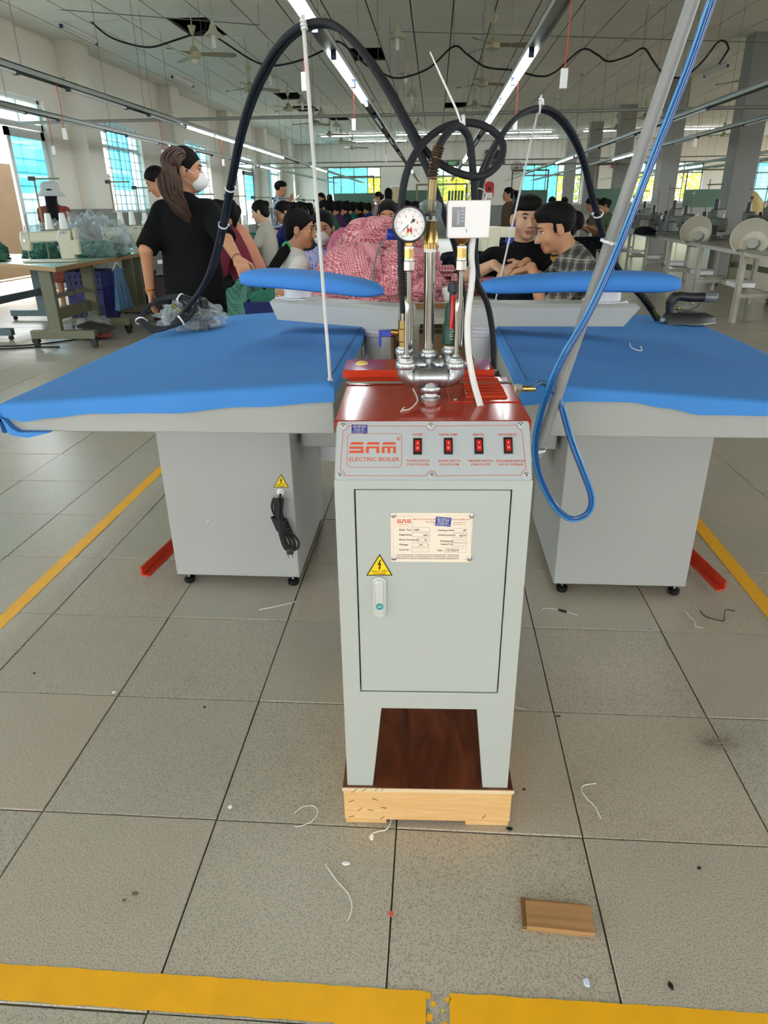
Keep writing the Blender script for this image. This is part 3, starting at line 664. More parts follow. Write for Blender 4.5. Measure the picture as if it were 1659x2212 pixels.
# console plate
CU_, CV_ = Vector((1, 0, 0)), Vector((0, 0.6537, 0.7567)); CN_ = CU_.cross(CV_); CO_ = Vector((0, 0.0365, 0.849))
def cp(u, v, lift=0.0): return CO_+CU_*u+CV_*v+CN_*(0.0012+lift)
def cz(zx, zy, lift=0.0): return cp((zx-825)/1452*0.339, (792-zy)/435*0.1115, lift)
con = bp('console_plate', MB().prism(rrect(-0.1685, 0.1685, -0.0545, 0.0545, 0.004, 3), lambda a, b: cp(a, b, -0.0012), lambda a, b: cp(a, b, 0)), M_BRUSHED)
def stroke(pts, wd, mat, closed=False, nm='print_line', par=None):
    m = MB(); n = len(pts)
    for i in range(n if closed else n-1):
        p, q = Vector(pts[i]), Vector(pts[(i+1) % n]); d = (q-p).normalized(); s = CN_.cross(d)*wd/2; e = d*wd*0.3
        m.add([p-s-e, q-s+e, q+s+e, p+s-e], [(0, 1, 2, 3)])
    return m.build(nm, mat, par or con)
def arc(cx, cy, r, a0, a1, n=8): return [(cx+r*math.cos(a0+(a1-a0)*k/n), cy+r*math.sin(a0+(a1-a0)*k/n)) for k in range(n+1)]
bl = []
for (cx, cy, a0, a1) in ((148, 615, PI/2, 0), (812, 615, PI, 0), (1490, 610, PI, PI/2), (1508, 972, -PI/2, -PI), (815, 978, 0, -PI), (138, 978, 0, -PI/2)):
    bl += arc(cx, cy, 36, a0, a1)
stroke([cz(x, y, 0.0004) for x, y in bl], 0.0009, M_ORANGE, True)
stroke([cz(x, y, 0.0004) for x, y in rrect(185, 593, 672, 918, 28, 5)], 0.0008, M_ORANGE, True)
sam_logo(con, lambda x, y: cz(200+x, 735+y, 0.0004), M_ORANGE)
def ctext(s, x, y, h, wd=None): return text(con, 'lettering', s, h/435*0.1115*1.36, M_ORANGE, cz(x, y, 0.0002), CU_, CV_, 'CENTER', 0.0001, 0.0002, bold=0.00006, width=wd*0.339/1452 if wd else None)
ctext('ELECTRIC BOILER', 387, 862, 29, 375); ctext('®', 567, 712, 24)
for s, x, wd in (('POWER', 711, 76), ('WATER PUMP', 940, 142), ('HEATER', 1167, 84), ('DISCHARGE', 1381, 138)): ctext(s, x, 680, 18, wd)
for s, x, wd in (('POWER SWITCH', 714, 168), ('WATER SWITCH', 945, 166), ('HEATER SWITCH', 1177, 178), ('DISCHARGE SWITCH', 1396, 210)): ctext(s, x, 872, 17, wd)
for s, x, wd in (('(CÔNG TẮC NGUỒN)', 714, 168), ('(CÔNG TẮC BƠM)', 945, 146), ('(CÔNG TẮC ĐỐT)', 1177, 146), ('(NÚT XẢ TỰ ĐỘNG)', 1397, 180)): ctext(s, x, 898, 14, wd)
Rc = Matrix((CU_, CV_, CN_)).transposed()
for (x, y) in ((711, 768), (940, 766), (1167, 764), (1384, 762)):
    sw = MB().obox(cz(x, y, 0.0016), (0.0076, 0.0152, 0.0016), Rc).build('rocker_switch', M_BLACK, con, bevel=0.0005)
    m = MB(); c0 = cz(x, y, 0.0032); u, v, n = CU_*0.0045, CV_*0.0105, CN_
    m.add([c0-u-v, c0+u-v, c0+u+v, c0-u+v, c0-u-v+n*0.0034, c0+u-v+n*0.0034, c0-u+n*0.0016, c0+u+n*0.0016, c0-u+v+n*0.0008, c0+u+v+n*0.0008], [(4, 5, 7, 6), (6, 7, 9, 8), (0, 1, 5, 4), (3, 8, 9, 2), (0, 4, 6, 8, 3), (1, 2, 9, 7, 5)])
    m.build('rocker', pm('red translucent rocker', 'c4201c', 0.25), con)
    stroke([c0+CV_*0.0065+n*0.0016, c0+CV_*0.003+n*0.0020], 0.0009, M_PRINTW, nm='rocker_mark')
    stroke([c0-CV_*0.005+CU_*0.0018*math.cos(k)+CV_*0.0018*math.sin(k)+n*0.0034 for k in [q*0.785 for q in range(8)]], 0.0005, M_PRINTW, True, nm='rocker_mark')
for (x, y) in ((148, 612), (810, 612), (1484, 605), (136, 977), (815, 974), (1508, 970)):
    p = cz(x, y); MB().lathe([(0.0045, 0), (0.0042, 0.0022), (0.0034, 0.003), (0.0017, 0.003), (0.0016, 0.0012)], p, CN_, 14).build('hex_screw', M_CHROME, con, smooth=0.5)
s1 = MB().prism([(0, 0)]*0 or [(x, y) for x, y in ((213, 668), (333, 672), (332, 606), (212, 604))], lambda a, b: cz(a, b, 0), lambda a, b: cz(a, b, 0.0004)).build('price_sticker', M_NAVY, con)
for k, (zy, wd, hh) in enumerate(((613, 92, 5), (624, 100, 12), (638, 80, 8), (649, 84, 8), (660, 105, 6), (669, 60, 4))):
    text(con, 'lettering', ('BẢNG TỰ BẢO HÀNH', 'HÀNG THIẾT PHONG', 'ĐIỆN MÁY CÔNG', 'NGHIỆP MAY', 'Bảo dưỡng định kỳ', 'Hotline')[k], hh/435*0.1115*1.2, M_PRINTW, cz(272, zy, 0.0006), CU_, CV_, 'CENTER', 0.0001, 0.0002, width=wd*0.339/1452)
# red top
TD = 0.408
mb = MB().box(-0.1735, 0.1735, 0.0715, TD, 0.8865, 0.8925)
mb.box(-0.1735, 0.1735, 0.0715, 0.0735, 0.883, 0.8925); mb.box(-0.1735, -0.172, 0.073, TD, 0.872, 0.8925); mb.box(0.172, 0.1735, 0.073, TD, 0.872, 0.8925)
bp('top_cover', mb, M_RED, bevel=0.0012)
lidz = MB().box(-0.189, 0.146, TD+0.002, BD+0.008, 0.8895, 0.908); lid = bp('rear_lid', lidz, M_RED, bevel=0.002)
MB().lathe([(0.0115, 0), (0.0115, 0.003), (0.0095, 0.005), (0.0001, 0.0055)], (-0.151, 0.478, 0.908), (0, 0, 1), 20).build('filler_cap', pm('yellow cap', 'e2c63e', 0.4), lid, smooth=0.6)
MB().lathe([(0.0145, 0), (0.0145, 0.0014)], (-0.151, 0.478, 0.908), (0, 0, 1), 20).build('cap_washer', M_WHITE, lid, smooth=0.6)
text(lid, 'lettering', 'VN', 0.006, pm('pale stamp', 'c9a9a0', 0.6), (0.098, 0.48, 0.908), (1, 0, 0), (0, 1, 0), 'CENTER', 0.0001, 0.0003)
pc = atz(968, 872, 0.893); x0 = 0.036
lv = bp('vent_plate', MB().box(x0, 0.1715, 0.192, 0.4, 0.8925, 0.8945), M_RED, bevel=0.0008)
for k in range(7):
    y = 0.218+k*0.025; m = MB(); m.add([(x0+0.035, y, 0.8945), (x0+0.115, y, 0.8945), (x0+0.115, y+0.014, 0.8945), (x0+0.035, y+0.014, 0.8945), (x0+0.037, y+0.003, 0.8995), (x0+0.113, y+0.003, 0.8995)], [(0, 1, 5, 4), (4, 5, 2, 3), (0, 4, 3), (1, 2, 5)]); m.build('louvre', M_REDM, lv)
for (x, y) in ((x0+0.012, 0.205), (x0+0.123, 0.39)): MB().lathe([(0.0035, 0), (0.003, 0.0012), (0.001, 0.0015)], (x, y, 0.8945), (0, 0, 1), 12).build('screw', M_CHROME, lv, smooth=0.6)
sm = MB(); yb = 0.345
for q in ((-0.176, 0.1755),): sm.box(q[0], q[1], yb-0.006, yb+0.006, 0.8955, 0.8962)
sm.box(-0.1762, -0.1755, yb-0.006, yb+0.006, 0.80, 0.8962); sm.box(0.1748, 0.1755, yb-0.006, yb+0.006, 0.80, 0.8962)
bp('packing_strap', sm, pm('dull green strap', '6f7f6a', 0.4))
# pipework on the top
def mp(px, py, Y=1.32): p = aty(px, py, Y); return Vector((p.x-BX-0.035*0+(Y-BY)*0.035, Y-BY, p.z))
def ring(mb, p, d, r, h): mb.lathe([(r*0.94, -h/2), (r, -h*0.3), (r, h*0.3), (r*0.94, h/2)], p, d, 16)
base = mp(930, 860); tc_ = mp(928, 815); xb = base.x; yb_ = base.y; pxm = 0.00088
g = MB(); g.lathe([(0.019, 0), (0.019, 0.004), (0.012, 0.006)], (xb, yb_, 0.8925), (0, 0, 1), 16); bp('flange_nut', g, M_ZINC, smooth=0.5)
bp('nipple', MB().cyl((xb, yb_, 0.895), (xb, yb_, 0.93), 0.0115, n=14), M_TAPE, smooth=0.6)
zt_ = tc_.z
g = MB(); g.tube([(xb-0.028, yb_, zt_), (xb+0.028, yb_, zt_)], 0.018, 16); g.tube([(xb, yb_, zt_), (xb, yb_, zt_-0.024)], 0.0165, 16)
for p, d in (((xb-0.026, yb_, zt_), (1, 0, 0)), ((xb+0.026, yb_, zt_), (1, 0, 0)), ((xb, yb_, zt_-0.022), (0, 0, 1))): ring(g, p, d, 0.0205, 0.012)
g.tube([(xb, yb_, zt_), (xb, yb_+0.05, zt_+0.012)], 0.015, 14)
bp('front_tee', g, M_ZINC, smooth=0.7)
for s in (-1, 1):
    bp('thread_tape', MB().cyl((xb+s*0.031, yb_, zt_), (xb+s*0.037, yb_, zt_), 0.0135, n=14), M_TAPE, smooth=0.6)
    xe = xb+s*0.0475; g = MB(); path = [Vector((xb+s*0.035, yb_, zt_-0.001))]+[Vector((xe-s*0.012+s*0.012*math.sin(a), yb_, zt_+0.012-0.013*math.cos(a))) for a in [q*PI/12 for q in range(7)]]+[Vector((xe, yb_, zt_+0.026))]
    g.tube(path, 0.0178, 16); ring(g, (xe, yb_, zt_+0.024), (0, 0, 1), 0.0205, 0.012); bp('front_elbow', g, M_ZINC, smooth=0.7)
    bp('thread_tape', MB().cyl((xe, yb_, zt_+0.028), (xe, yb_, zt_+0.033), 0.0135, n=14), M_TAPE, smooth=0.6)
    g = MB().lathe([(0.0135, 0), (0.0135, 0.006), (0.008, 0.008), (0.0065, 0.012)], (xe, yb_, zt_+0.032), (0, 0, 1), 6); bp('reducing_bush', g, M_ZINC)
yr = 1.362
rc = mp(925, 788, yr); xr, zr = rc.x, rc.z
g = MB(); g.tube([(xr-0.03, yr-BY, zr), (xr+0.03, yr-BY, zr)], 0.0155, 16); g.tube([(xr, yr-BY, zr), (xr, yr-BY, zr+0.022)], 0.0155, 16)
for p, d in (((xr-0.028, yr-BY, zr), (1, 0, 0)), ((xr+0.028, yr-BY, zr), (1, 0, 0)), ((xr, yr-BY, zr+0.02), (0, 0, 1))): ring(g, p, d, 0.0185, 0.011)
bp('rear_cross', g, M_ZINC, smooth=0.7)
vl, vr = mp(873, 740, yr), mp(968, 760, yr)
for s, xe in ((-1, vl.x), (1, vr.x+0.004)):
    g = MB(); g.tube(catmull([(xr+s*0.03, yr-BY, zr), (xe-s*0.008, yr-BY, zr+0.001), (xe, yr-BY, zr+0.01), (xe, yr-BY, zr+0.03)], 5), 0.0145, 14); ring(g, (xe, yr-BY, zr+0.027), (0, 0, 1), 0.0175, 0.011); bp('rear_elbow', g, M_ZINC, smooth=0.7)
    bp('thread_tape', MB().cyl((xe, yr-BY, zr+0.03), (xe, yr-BY, zr+0.037), 0.0125, n=14), M_TAPE, smooth=0.6)
# main riser, check valve and hose tail
yc_ = yr-BY
ptop = mp(928, 537, yr).z
bp('riser_pipe', MB().cyl((xr, yc_, zr+0.02), (xr, yc_, ptop), 0.0105, n=18), M_STEEL, smooth=0.6)
for z in (zr+0.026, ptop-0.002, mp(930, 472, yr).z): bp('thread_tape', MB().cyl((xr, yc_, z-0.004), (xr, yc_, z+0.004), 0.0118, n=16), M_TAPE, smooth=0.6)
zb0, zb1 = ptop, mp(930, 476, yr).z; hh = zb1-zb0
g = MB().lathe([(0.0125, 0), (0.0125, hh*0.18), (0.0145, hh*0.2), (0.0145, hh*0.55), (0.0115, hh*0.68)], (xr, yc_, zb0), (0, 0, 1), 18); g.lathe([(0.0115, 0), (0.0115, hh*0.34)], (xr, yc_, zb0+hh*0.68), (0, 0, 1), 6); g.lathe([(0.0132, 0), (0.0132, hh*0.17)], (xr, yc_, zb0), (0, 0, 1), 6)
bp('check_valve', g, M_BRASS, smooth=0.5)
zq = mp(930, 462, yr).z; zh = mp(931, 440, yr).z; zk = mp(933, 392, yr).z
g = MB().lathe([(0.0115, 0), (0.013, 0.004), (0.013, zh-zq-0.004), (0.0095, zh-zq)], (xr, yc_, zq-0.012), (0, 0, 1), 6); bp('hose_union', g, pm('dull nickel', '9a958c', 0.25, 1.0), smooth=0.4)
tail_top = mp(935, 388, yr)
bp('hose_tail', MB().tube([(xr, yc_, zh-0.014), tail_top], [0.0078, 0.0088], 14), pm('dark brass ferrule', '76664a', 0.32, 1.0), smooth=0.6)
# siphons, gauge and pressure switch
def siphon(x0, ztop, s):
    y0 = yb_; p = [(x0, y0, zt_+0.04), (x0, y0, zt_+0.09), (x0-0.001*s, y0, ztop-0.02), (x0+0.001, y0+0.003, ztop), (x0+0.004, y0+0.009, ztop+0.004), (x0+0.0075, y0+0.014, ztop-0.006), (x0+0.0085, y0+0.014, ztop-0.06), (x0+0.0075, y0+0.012, ztop-0.082), (x0+0.0055, y0+0.006, ztop-0.088), (x0+0.0045, y0+0.002, ztop-0.078), (x0+0.0045, y0+0.002, ztop-0.03), (x0+0.0045, y0+0.002, ztop+0.03), (x0+0.0045, y0+0.002, ztop+0.055)]
    return p
zs = mp(876, 648).z
for s, xe, nm in ((-1, xb-0.0475, 'gauge_siphon'), (1, xb+0.0475, 'switch_siphon')):
    pp = siphon(xe, zs, s); bp(nm, MB().tube(catmull(pp, 5), 0.0046, 10), M_STEEL, smooth=0.8)
    xs, ys = pp[-1][0], pp[-1][1]; zn = mp(882, 586).z
    g = MB().lathe([(0.0075, 0), (0.0105, 0.002), (0.0105, 0.017), (0.009, 0.019)], (xs, ys, zn), (0, 0, 1), 6); bp('union_nut', g, pm('grey nickel', 'aaa69c', 0.3, 0.9))
    bp('thread_tape', MB().cyl((xs, ys, zn+0.018), (xs, ys, zn+0.023), 0.0088, n=14), M_TAPE, smooth=0.6)
    g = MB().lathe([(0.0095, 0), (0.0095, 0.017)], (xs, ys, zn+0.022), (0, 0, 1), 6); bp('hex_bush', g, M_BRASS)
    bp('thread_tape', MB().cyl((xs, ys, zn+0.038), (xs, ys, zn+0.0425), 0.0088, n=14), M_TAPE, smooth=0.6)
    if s < 0:
        bp('gauge_stem', MB().box(xs-0.006, xs+0.006, ys-0.006, ys+0.006, zn+0.042, zn+0.056), M_BRASS, bevel=0.001)
        gc = mp(884, 485); gc.y = ys-0.004; ax = Vector((0.06, -1, 0.12)).normalized(); gr_ = 0.0305
        gg = bp('pressure_gauge', MB().lathe([(gr_*0.9, -0.024), (gr_*0.98, -0.02), (gr_, 0.004), (gr_, 0.007), (gr_*0.96, 0.0085), (gr_*0.89, 0.0085), (gr_*0.885, 0.006)], gc, ax, 40), M_BLACK, smooth=0.6)
        gx = Vector((1, 0.06, 0)).normalized(); gy = ax.cross(gx)*1.0; gy = gx.cross(ax)*-1.0
        gy = ax.cross(gx).normalized()
        if gy.z < 0: gy = -gy
        Pg = lambda r, a, l=0.0066: gc+(gx*math.cos(a)+gy*math.sin(a))*r*gr_+ax*l
        face = MB(); face.add([Pg(0.885, 2*PI*k/40, 0.0062) for k in range(40)], [tuple(range(40))]); face.build('dial_face', M_PRINTW, gg)
        tk = MB(); tk2 = MB()
        for k in range(51):
            a = math.radians(225-270*k/50); big = k % 5 == 0; r0, r1 = (0.66 if big else 0.74), 0.84
            d = (gy*math.cos(a)-gx*math.sin(a)); wv = d*gr_*(0.012 if big else 0.006)
            p, q = Pg(r0, a), Pg(r1, a); (tk if k % 10 else tk2).add([p-wv, q-wv, q+wv, p+wv], [(0, 1, 2, 3)])
            if k % 2 == 0:
                p, q = Pg(0.57, a), Pg(0.62, a); tk2.add([p-wv, q-wv, q+wv, p+wv], [(0, 1, 2, 3)])
        tk.build('dial_ticks', M_INK, gg); tk2.build('red_dial_ticks', pm('red print', 'c8473a', 0.6), gg)
        for k, s_ in enumerate(('0', '2', '4', '6', '8', '10')):
            a = math.radians(225-54*k); text(gg, 'dial_numeral', s_, gr_*0.24, MATS['red print'], Pg(0.46, a, 0.0064), gx, gy, 'CENTER', 0.00005, 0.0001)
        for (xx, s_, h_) in ((-0.3, 'kg/cm²', 0.14), (0.3, 'bar', 0.14)): text(gg, 'lettering', s_, gr_*h_, M_INK2, gc+gx*xx*gr_-gy*0.64*gr_+ax*0.0064, gx, gy, 'CENTER', 0.00005, 0.0001)
        text(gg, 'dial_emblem', 'M', gr_*0.42, MATS['red print'], gc-gy*0.34*gr_+ax*0.0064, gx, gy, 'CENTER', 0.00005, 0.0001, bold=0.0005)
        for xx in (-0.15, 0.13): MB().lathe([(0.0022, 0), (0.0016, 0.001)], gc+gx*xx*gr_-gy*0.52*gr_+ax*0.0062, ax, 10).build('dial_screw', M_BRASS, gg, smooth=0.6)
        an = math.radians(220); d = gx*math.cos(an)+gy*math.sin(an); nrm = gx*-math.sin(an)+gy*math.cos(an); L_ = ax*0.0078
        nm_ = MB(); nm_.add([gc+d*0.82*gr_+L_, gc+nrm*0.03*gr_+L_, gc-d*0.2*gr_+nrm*0.03*gr_+L_, gc-d*0.26*gr_+nrm*0.1*gr_+L_, gc-d*0.4*gr_+nrm*0.06*gr_+L_, gc-d*0.4*gr_-nrm*0.06*gr_+L_, gc-d*0.26*gr_-nrm*0.1*gr_+L_, gc-d*0.2*gr_-nrm*0.03*gr_+L_, gc-nrm*0.03*gr_+L_], [tuple(range(9))]); nm_.build('needle', M_BLACK, gg)
        MB().lathe([(0.0026, 0), (0.0022, 0.0016)], gc+ax*0.0072, ax, 14).build('needle_hub', M_CHROME, gg, smooth=0.6)
    else:
        g = MB().lathe([(0.006, 0), (0.0065, 0.004), (0.011, 0.008), (0.0155, 0.015), (0.0165, 0.02)], (xs, ys, zn+0.042), (0, 0, 1), 20); bp('bellows_cup', g, M_BRASS, smooth=0.7)
        a0, a1 = mp(965, 514), mp(1058, 432); yf = ys-0.026
        pb = bp('pressure_switch', MB().box(a0.x, a1.x, yf, yf+0.045, a0.z, a1.z), M_WHITE, bevel=0.002)
        w0, w1 = mp(974, 490), mp(1003, 447)
        wnd = MB().box(w0.x, w1.x, yf-0.0005, yf+0.001, w0.z, w1.z).build('switch_window', pm('dark window', '3c3f44', 0.15), pb)
        m = MB()
        for q in range(5): m.box(w0.x+0.015, w1.x-0.002, yf-0.0012, yf-0.0006, w0.z+0.008+q*0.0055, w0.z+0.0105+q*0.0055)
        m.box(w0.x+0.009, w0.x+0.013, yf-0.0012, yf-0.0006, w0.z+0.004, w1.z-0.005); m.build('window_scale', pm('grey scale', '9aa0a6', 0.4), pb)
        MB().lathe([(0.0036, 0), (0.003, 0.001), (0.0012, 0.0008)], ((a0.x+a1.x)/2-0.006, yf, a0.z+0.012), (0, -1, 0), 12).build('cover_screw', M_CHROME, pb, smooth=0.6)
        cbl = [(a1.x-0.026, ys+0.004, a0.z+0.006), (a1.x-0.028, ys+0.004, a0.z-0.03)]+[mp(px_, py_, yy) for px_, py_, yy in ((1020, 600, 1.33), (1010, 690, 1.32), (1012, 760, 1.31), (1022, 820, 1.30))]
        pe_ = atz(1036, 878, 0.893); cbl.append((pe_.x-BX+0.008, pe_.y-BY, 0.892)); bp('cable_sleeve', MB().tube(catmull(cbl, 6), 0.0062, 10), pm('white sleeve', 'dcdcd8', 0.5), smooth=0.9)
bl_ = mp(850, 508, 1.36); bp('rear_lever', MB().tube([bl_+Vector((-0.012, 0, 0.002)), bl_+Vector((0.02, 0.004, 0.0))], [0.0095, 0.0095], 12), pm('blue lever sleeve', '2438a8', 0.4), smooth=0.9)
bp('clear_sleeve', MB().lathe([(0.014, 0), (0.02, 0.006), (0.021, 0.03), (0.011, 0.038)], (xr, yc_, zq-0.014), (0, 0, 1), 18), clear_film('clear shrink sleeve', 'e9eef0', 0.05), smooth=0.8)
# ball valve with blue lever, spring hose tail beside it
g = MB(); zv0, zv1 = zr+0.034, mp(873, 676, yr).z
g.lathe([(0.0115, 0), (0.0115, 0.012), (0.0135, 0.014), (0.0135, 0.036), (0.0115, 0.038), (0.0115, 0.052)], (vl.x, yc_, zv0), (0, 0, 1), 8); g.cyl((vl.x-0.012, yc_, zv0+0.028), (vl.x-0.026, yc_, zv0+0.03), 0.0065, n=10)
bv = bp('ball_valve', g, M_BRASS, smooth=0.4)
g = MB().box(vl.x-0.047, vl.x-0.022, yc_-0.005, yc_+0.005, zv0+0.022, zv0+0.034); g.box(vl.x-0.05, vl.x-0.045, yc_-0.006, yc_+0.006, zv0+0.002, zv0+0.034); g.build('valve_lever', pm('blue lever sleeve', '2438a8', 0.4), bv, bevel=0.0015)
bp('valve_tail', MB().cyl((vl.x, yc_, zv0+0.05), (vl.x, yc_, zv1), 0.0075, n=12), M_STEEL, smooth=0.6)
# relief valve
x_ = vr.x+0.004; z0_ = zr+0.034; z1_ = mp(972, 660, yr).z; h_ = z1_-z0_
g = MB().lathe([(0.0125, 0), (0.0125, 0.006)], (x_, yc_, z0_), (0, 0, 1), 6); bp('relief_union', g, M_BRASS)
g = MB().lathe([(0.0135, 0), (0.017, 0.004), (0.017, h_*0.48), (0.0135, h_*0.54), (0.0125, h_*0.9), (0.0085, h_)], (x_, yc_, z0_+0.005), (0, 0, 1), 20); rv = bp('relief_valve', g, pm('dark green casting', '1f4a3b', 0.45), smooth=0.6)
zc0 = mp(977, 632, yr).z; zc1 = mp(977, 612, yr).z
MB().lathe([(0.0075, -0.02), (0.0075, 0), (0.0115, 0.002), (0.0115, zc1-zc0-0.001), (0.0085, zc1-zc0)], (x_+0.003, yc_, zc0), (0, 0, 1), 10).build('valve_cap', pm('slate cap', '27343a', 0.5), rv, smooth=0.4)
MB().tube(catmull([(x_+0.003, yc_-0.012, zc0-0.004), (x_+0.003, yc_-0.02, zc0-0.03), (x_+0.0, yc_-0.023, mp(970, 706, yr).z)], 4), [0.0055, 0.0057, 0.0058, 0.0058, 0.0058, 0.0058, 0.0056, 0.005, 0.0042], 10).build('test_lever', pm('red lever', 'c41f1c', 0.35), rv, smooth=0.7)
text(rv, 'lettering', 'HNA', 0.012, pm('cast letters', 'a9c4b6', 0.5), (x_+0.001, yc_-0.0172, z0_+0.03), (0, 0, 1), (-1, 0, 0), 'CENTER', 0.0003, 0.0002)
# outlet stub on the far side of the boiler
so = atz(1105, 823, 0.872); sx = 0.1715; sy = 0.385
g = MB().lathe([(0.013, 0), (0.013, 0.01), (0.009, 0.011), (0.009, 0.016)], (sx, sy, 0.872), (1, 0, 0), 6); bp('side_outlet', g, M_BRASS)
bp('thread_tape', MB().cyl((sx+0.015, sy, 0.872), (sx+0.02, sy, 0.872), 0.0085, n=12), M_TAPE, smooth=0.6)
# ================================================================ TWO VACUUM IRONING TABLES
M_BLUE = pm('blue table cover cloth', '3f86cf', 0.8, var=(7, 0.10), bump=(260, 0.10, 0.002))
M_BLUE2 = pm('blue sleeve cover cloth', '3a7fcb', 0.8, var=(9, 0.06), bump=(220, 0.12, 0.002))
M_SHEET = pm('pale grey sheet steel', 'a6a7a2', 0.42, var=(2, 0.04))
M_DUCT = pm('white duct enamel', 'c6c6c9', 0.3, coat=0.3)
M_STICKRED = pm('red pedal enamel', 'c23a20', 0.35)
TY0, TY1 = 1.645, 3.1
def ztop(x, xi, xo): return 0.849+(0.79-0.849)*(x-xi)/(xo-xi)
def ironing_table(side, label, xi, xo, hem, label_extra):
    cx = (xi+xo)/2; t = thing('ironing_table', label, 'ironing table', (cx, 2.4, 0))
    def P(mb, name, mats, parent=None, **kw): return mb.build(name, mats, parent or t, loc=(-cx, -2.4, 0) if parent is None else None, **kw)
    s = 1 if xo > xi else -1
    prof = [(xi, 0.713), (xo, 0.713), (xo, 0.79-0.012), (xi, 0.849-0.012)]
    if s < 0: prof = prof[::-1]
    P(MB().prism(prof, lambda a, b: (a, TY1-0.006, b), lambda a, b: (a, TY0+0.004, b)), 'vacuum_box', M_SHEET, bevel=0.003)
    # fitted cover: top, rounded edges and skirts; the near skirt has an uneven hem
    us = [-0.03, -0.012, -0.004, 0.0, 0.006, 0.016]+[0.016+(1-0.032)*k/40 for k in range(1, 40)]+[1-0.016, 1-0.006, 1.0, 1.004, 1.012, 1.03]
    L = abs(xo-xi); G = []; D = TY1-TY0
    vs = [(-0.105, 0), (-0.06, 0), (-0.03, 0), (-0.014, 0)]
    yprof = [(-0.008, 1.0), (-0.0075, 0.5), (-0.007, 0.28), (-0.004, 0.12), (0.004, 0.03), (0.02, 0.0)]
    rows = [('n',)+q for q in yprof]+[('t', 0.02+(D-0.04)*k/44, 0) for k in range(1, 44)]+[('f', D+0.008*0-q[0]*1.0 if False else D-q[0], q[1]) for q in yprof[::-1]]
    rnd = random.Random(11+s)
    for iu, u in enumerate(us):
        uu = min(1, max(0, u)); x = xi+s*L*uu
        ex = 0.0; dx = 0.0
        if u < 0: ex = -0.005; dx = 0.035*min(1, -u/0.03)**0.8
        elif u > 1: ex = 0.006; dx = 0.085*min(1, (u-1)/0.03)**0.8
        elif u < 0.016: dx = 0.006*(1-u/0.016)**2
        elif u > 1-0.016: dx = 0.006*((u-1+0.016)/0.016)**2
        zt = ztop(x, xi, xo); row = []
        for (k, yv, dz) in rows:
            if k == 'n':
                hd = zt-hem(x); z = zt-dz*hd
            elif k == 'f': z = zt-dz*0.07
            else: z = zt+0.0012*math.sin(9*x+5*yv)*math.sin(4*yv-2*x)
            z -= dx*(1 if k == 't' else max(0.0, 1-dz))
            yy = TY0+yv
            if k == 'n' and dz > 0.1: yy -= 0.0025+0.0025*math.sin(31*x+dz*2)*dz
            row.append((x+s*ex, yy, z))
        G.append(row)
    mb = MB().grid(G, flip=(s < 0)); cov = P(mb, 'cover', M_BLUE, smooth=0.9)
    # seam along the inner edge
    P(MB().tube([(xi+s*0.012, TY0+0.02+(D-0.04)*k/30, ztop(xi, xi, xo)-0.0005+0.0008*math.sin(k*1.7)) for k in range(31)], 0.0011, 5), 'cover_seam', pm('dark blue seam', '1d3f74', 0.8))
    # pedestal
    c0, c1 = (xi+s*0.214, xi+s*0.66); lo, hi = min(c0, c1), max(c0, c1)
    P(MB().box(lo, hi, 2.097, 2.665, 0.038, 0.713), 'pedestal', M_SHEET, bevel=0.003)
    for fx in (lo+0.035, hi-0.028):
        for fy in (2.12, 2.64):
            f = P(MB().lathe([(0.018, 0), (0.02, 0.004), (0.02, 0.016), (0.014, 0.02)], (fx, fy, 0), (0, 0, 1), 16), 'levelling_foot', M_BLACK, smooth=0.6)
            MB().cyl((fx, fy, 0.018), (fx, fy, 0.042), 0.005, n=8).build('stud', M_CHROME, f, smooth=0.6)
    # foot pedal sticking out on the outer side
    px = hi if s > 0 else lo; m = MB()
    pts = [(px-s*0.03, 2.36), (px+s*0.105, 2.345), (px+s*0.135, 2.10), (px+s*0.1, 2.09), (px+s*0.075, 2.3), (px-s*0.03, 2.31)]
    if s > 0: pts = pts[::-1]
    m.prism(pts, lambda a, b: (a, b, 0.028), lambda a, b: (a, b, 0.034)); m.prism([(p[0], p[1]) for p in ([(px+s*0.129, 2.1), (px+s*0.135, 2.1), (px+s*0.105, 2.345), (px+s*0.099, 2.345)][::(1 if s < 0 else -1)])], lambda a, b: (a, b, 0.03), lambda a, b: (a, b, 0.062))
    m.box(min(px-s*0.02, px+s*0.02), max(px-s*0.02, px+s*0.02), 2.3, 2.37, 0.0, 0.034)
    P(m, 'foot_pedal', M_STICKRED)
    # suction elbow and fan stub under the inner edge
    b0, b1 = sorted((xi-s*0.05, xi+s*0.2)); m = MB().box(b0+0.0, b1, 2.2, 2.42, 0.49, 0.635); P(m, 'fan_box', M_SHEET, bevel=0.006)
    P(MB().cyl((xi+s*0.08, 2.3, 0.43), (xi+s*0.08, 2.3, 0.495), 0.075, n=24), 'fan_stub', M_DUCT, smooth=0.6)
    # post duct carrying the sleeve arm, bolted to the inner side of the box
    pxx = xi-s*0.052; pyy = 2.43
    m = MB(); m.cyl((pxx, pyy, 0.62), (pxx, pyy, 0.862), 0.046, n=28); m.lathe([(0.046, 0), (0.05, 0.004), (0.05, 0.012), (0.047, 0.016)], (pxx, pyy, 0.826), (0, 0, 1), 28); m.lathe([(0.05, 0), (0.054, 0.003), (0.054, 0.014), (0.05, 0.016)], (pxx, pyy, 0.852), (0, 0, 1), 28)
    m.tube([(pxx, pyy, 0.73), (xi-s*0.002, pyy, 0.73)], 0.046, 24); post = P(m, 'post_duct', M_DUCT, smooth=0.5)
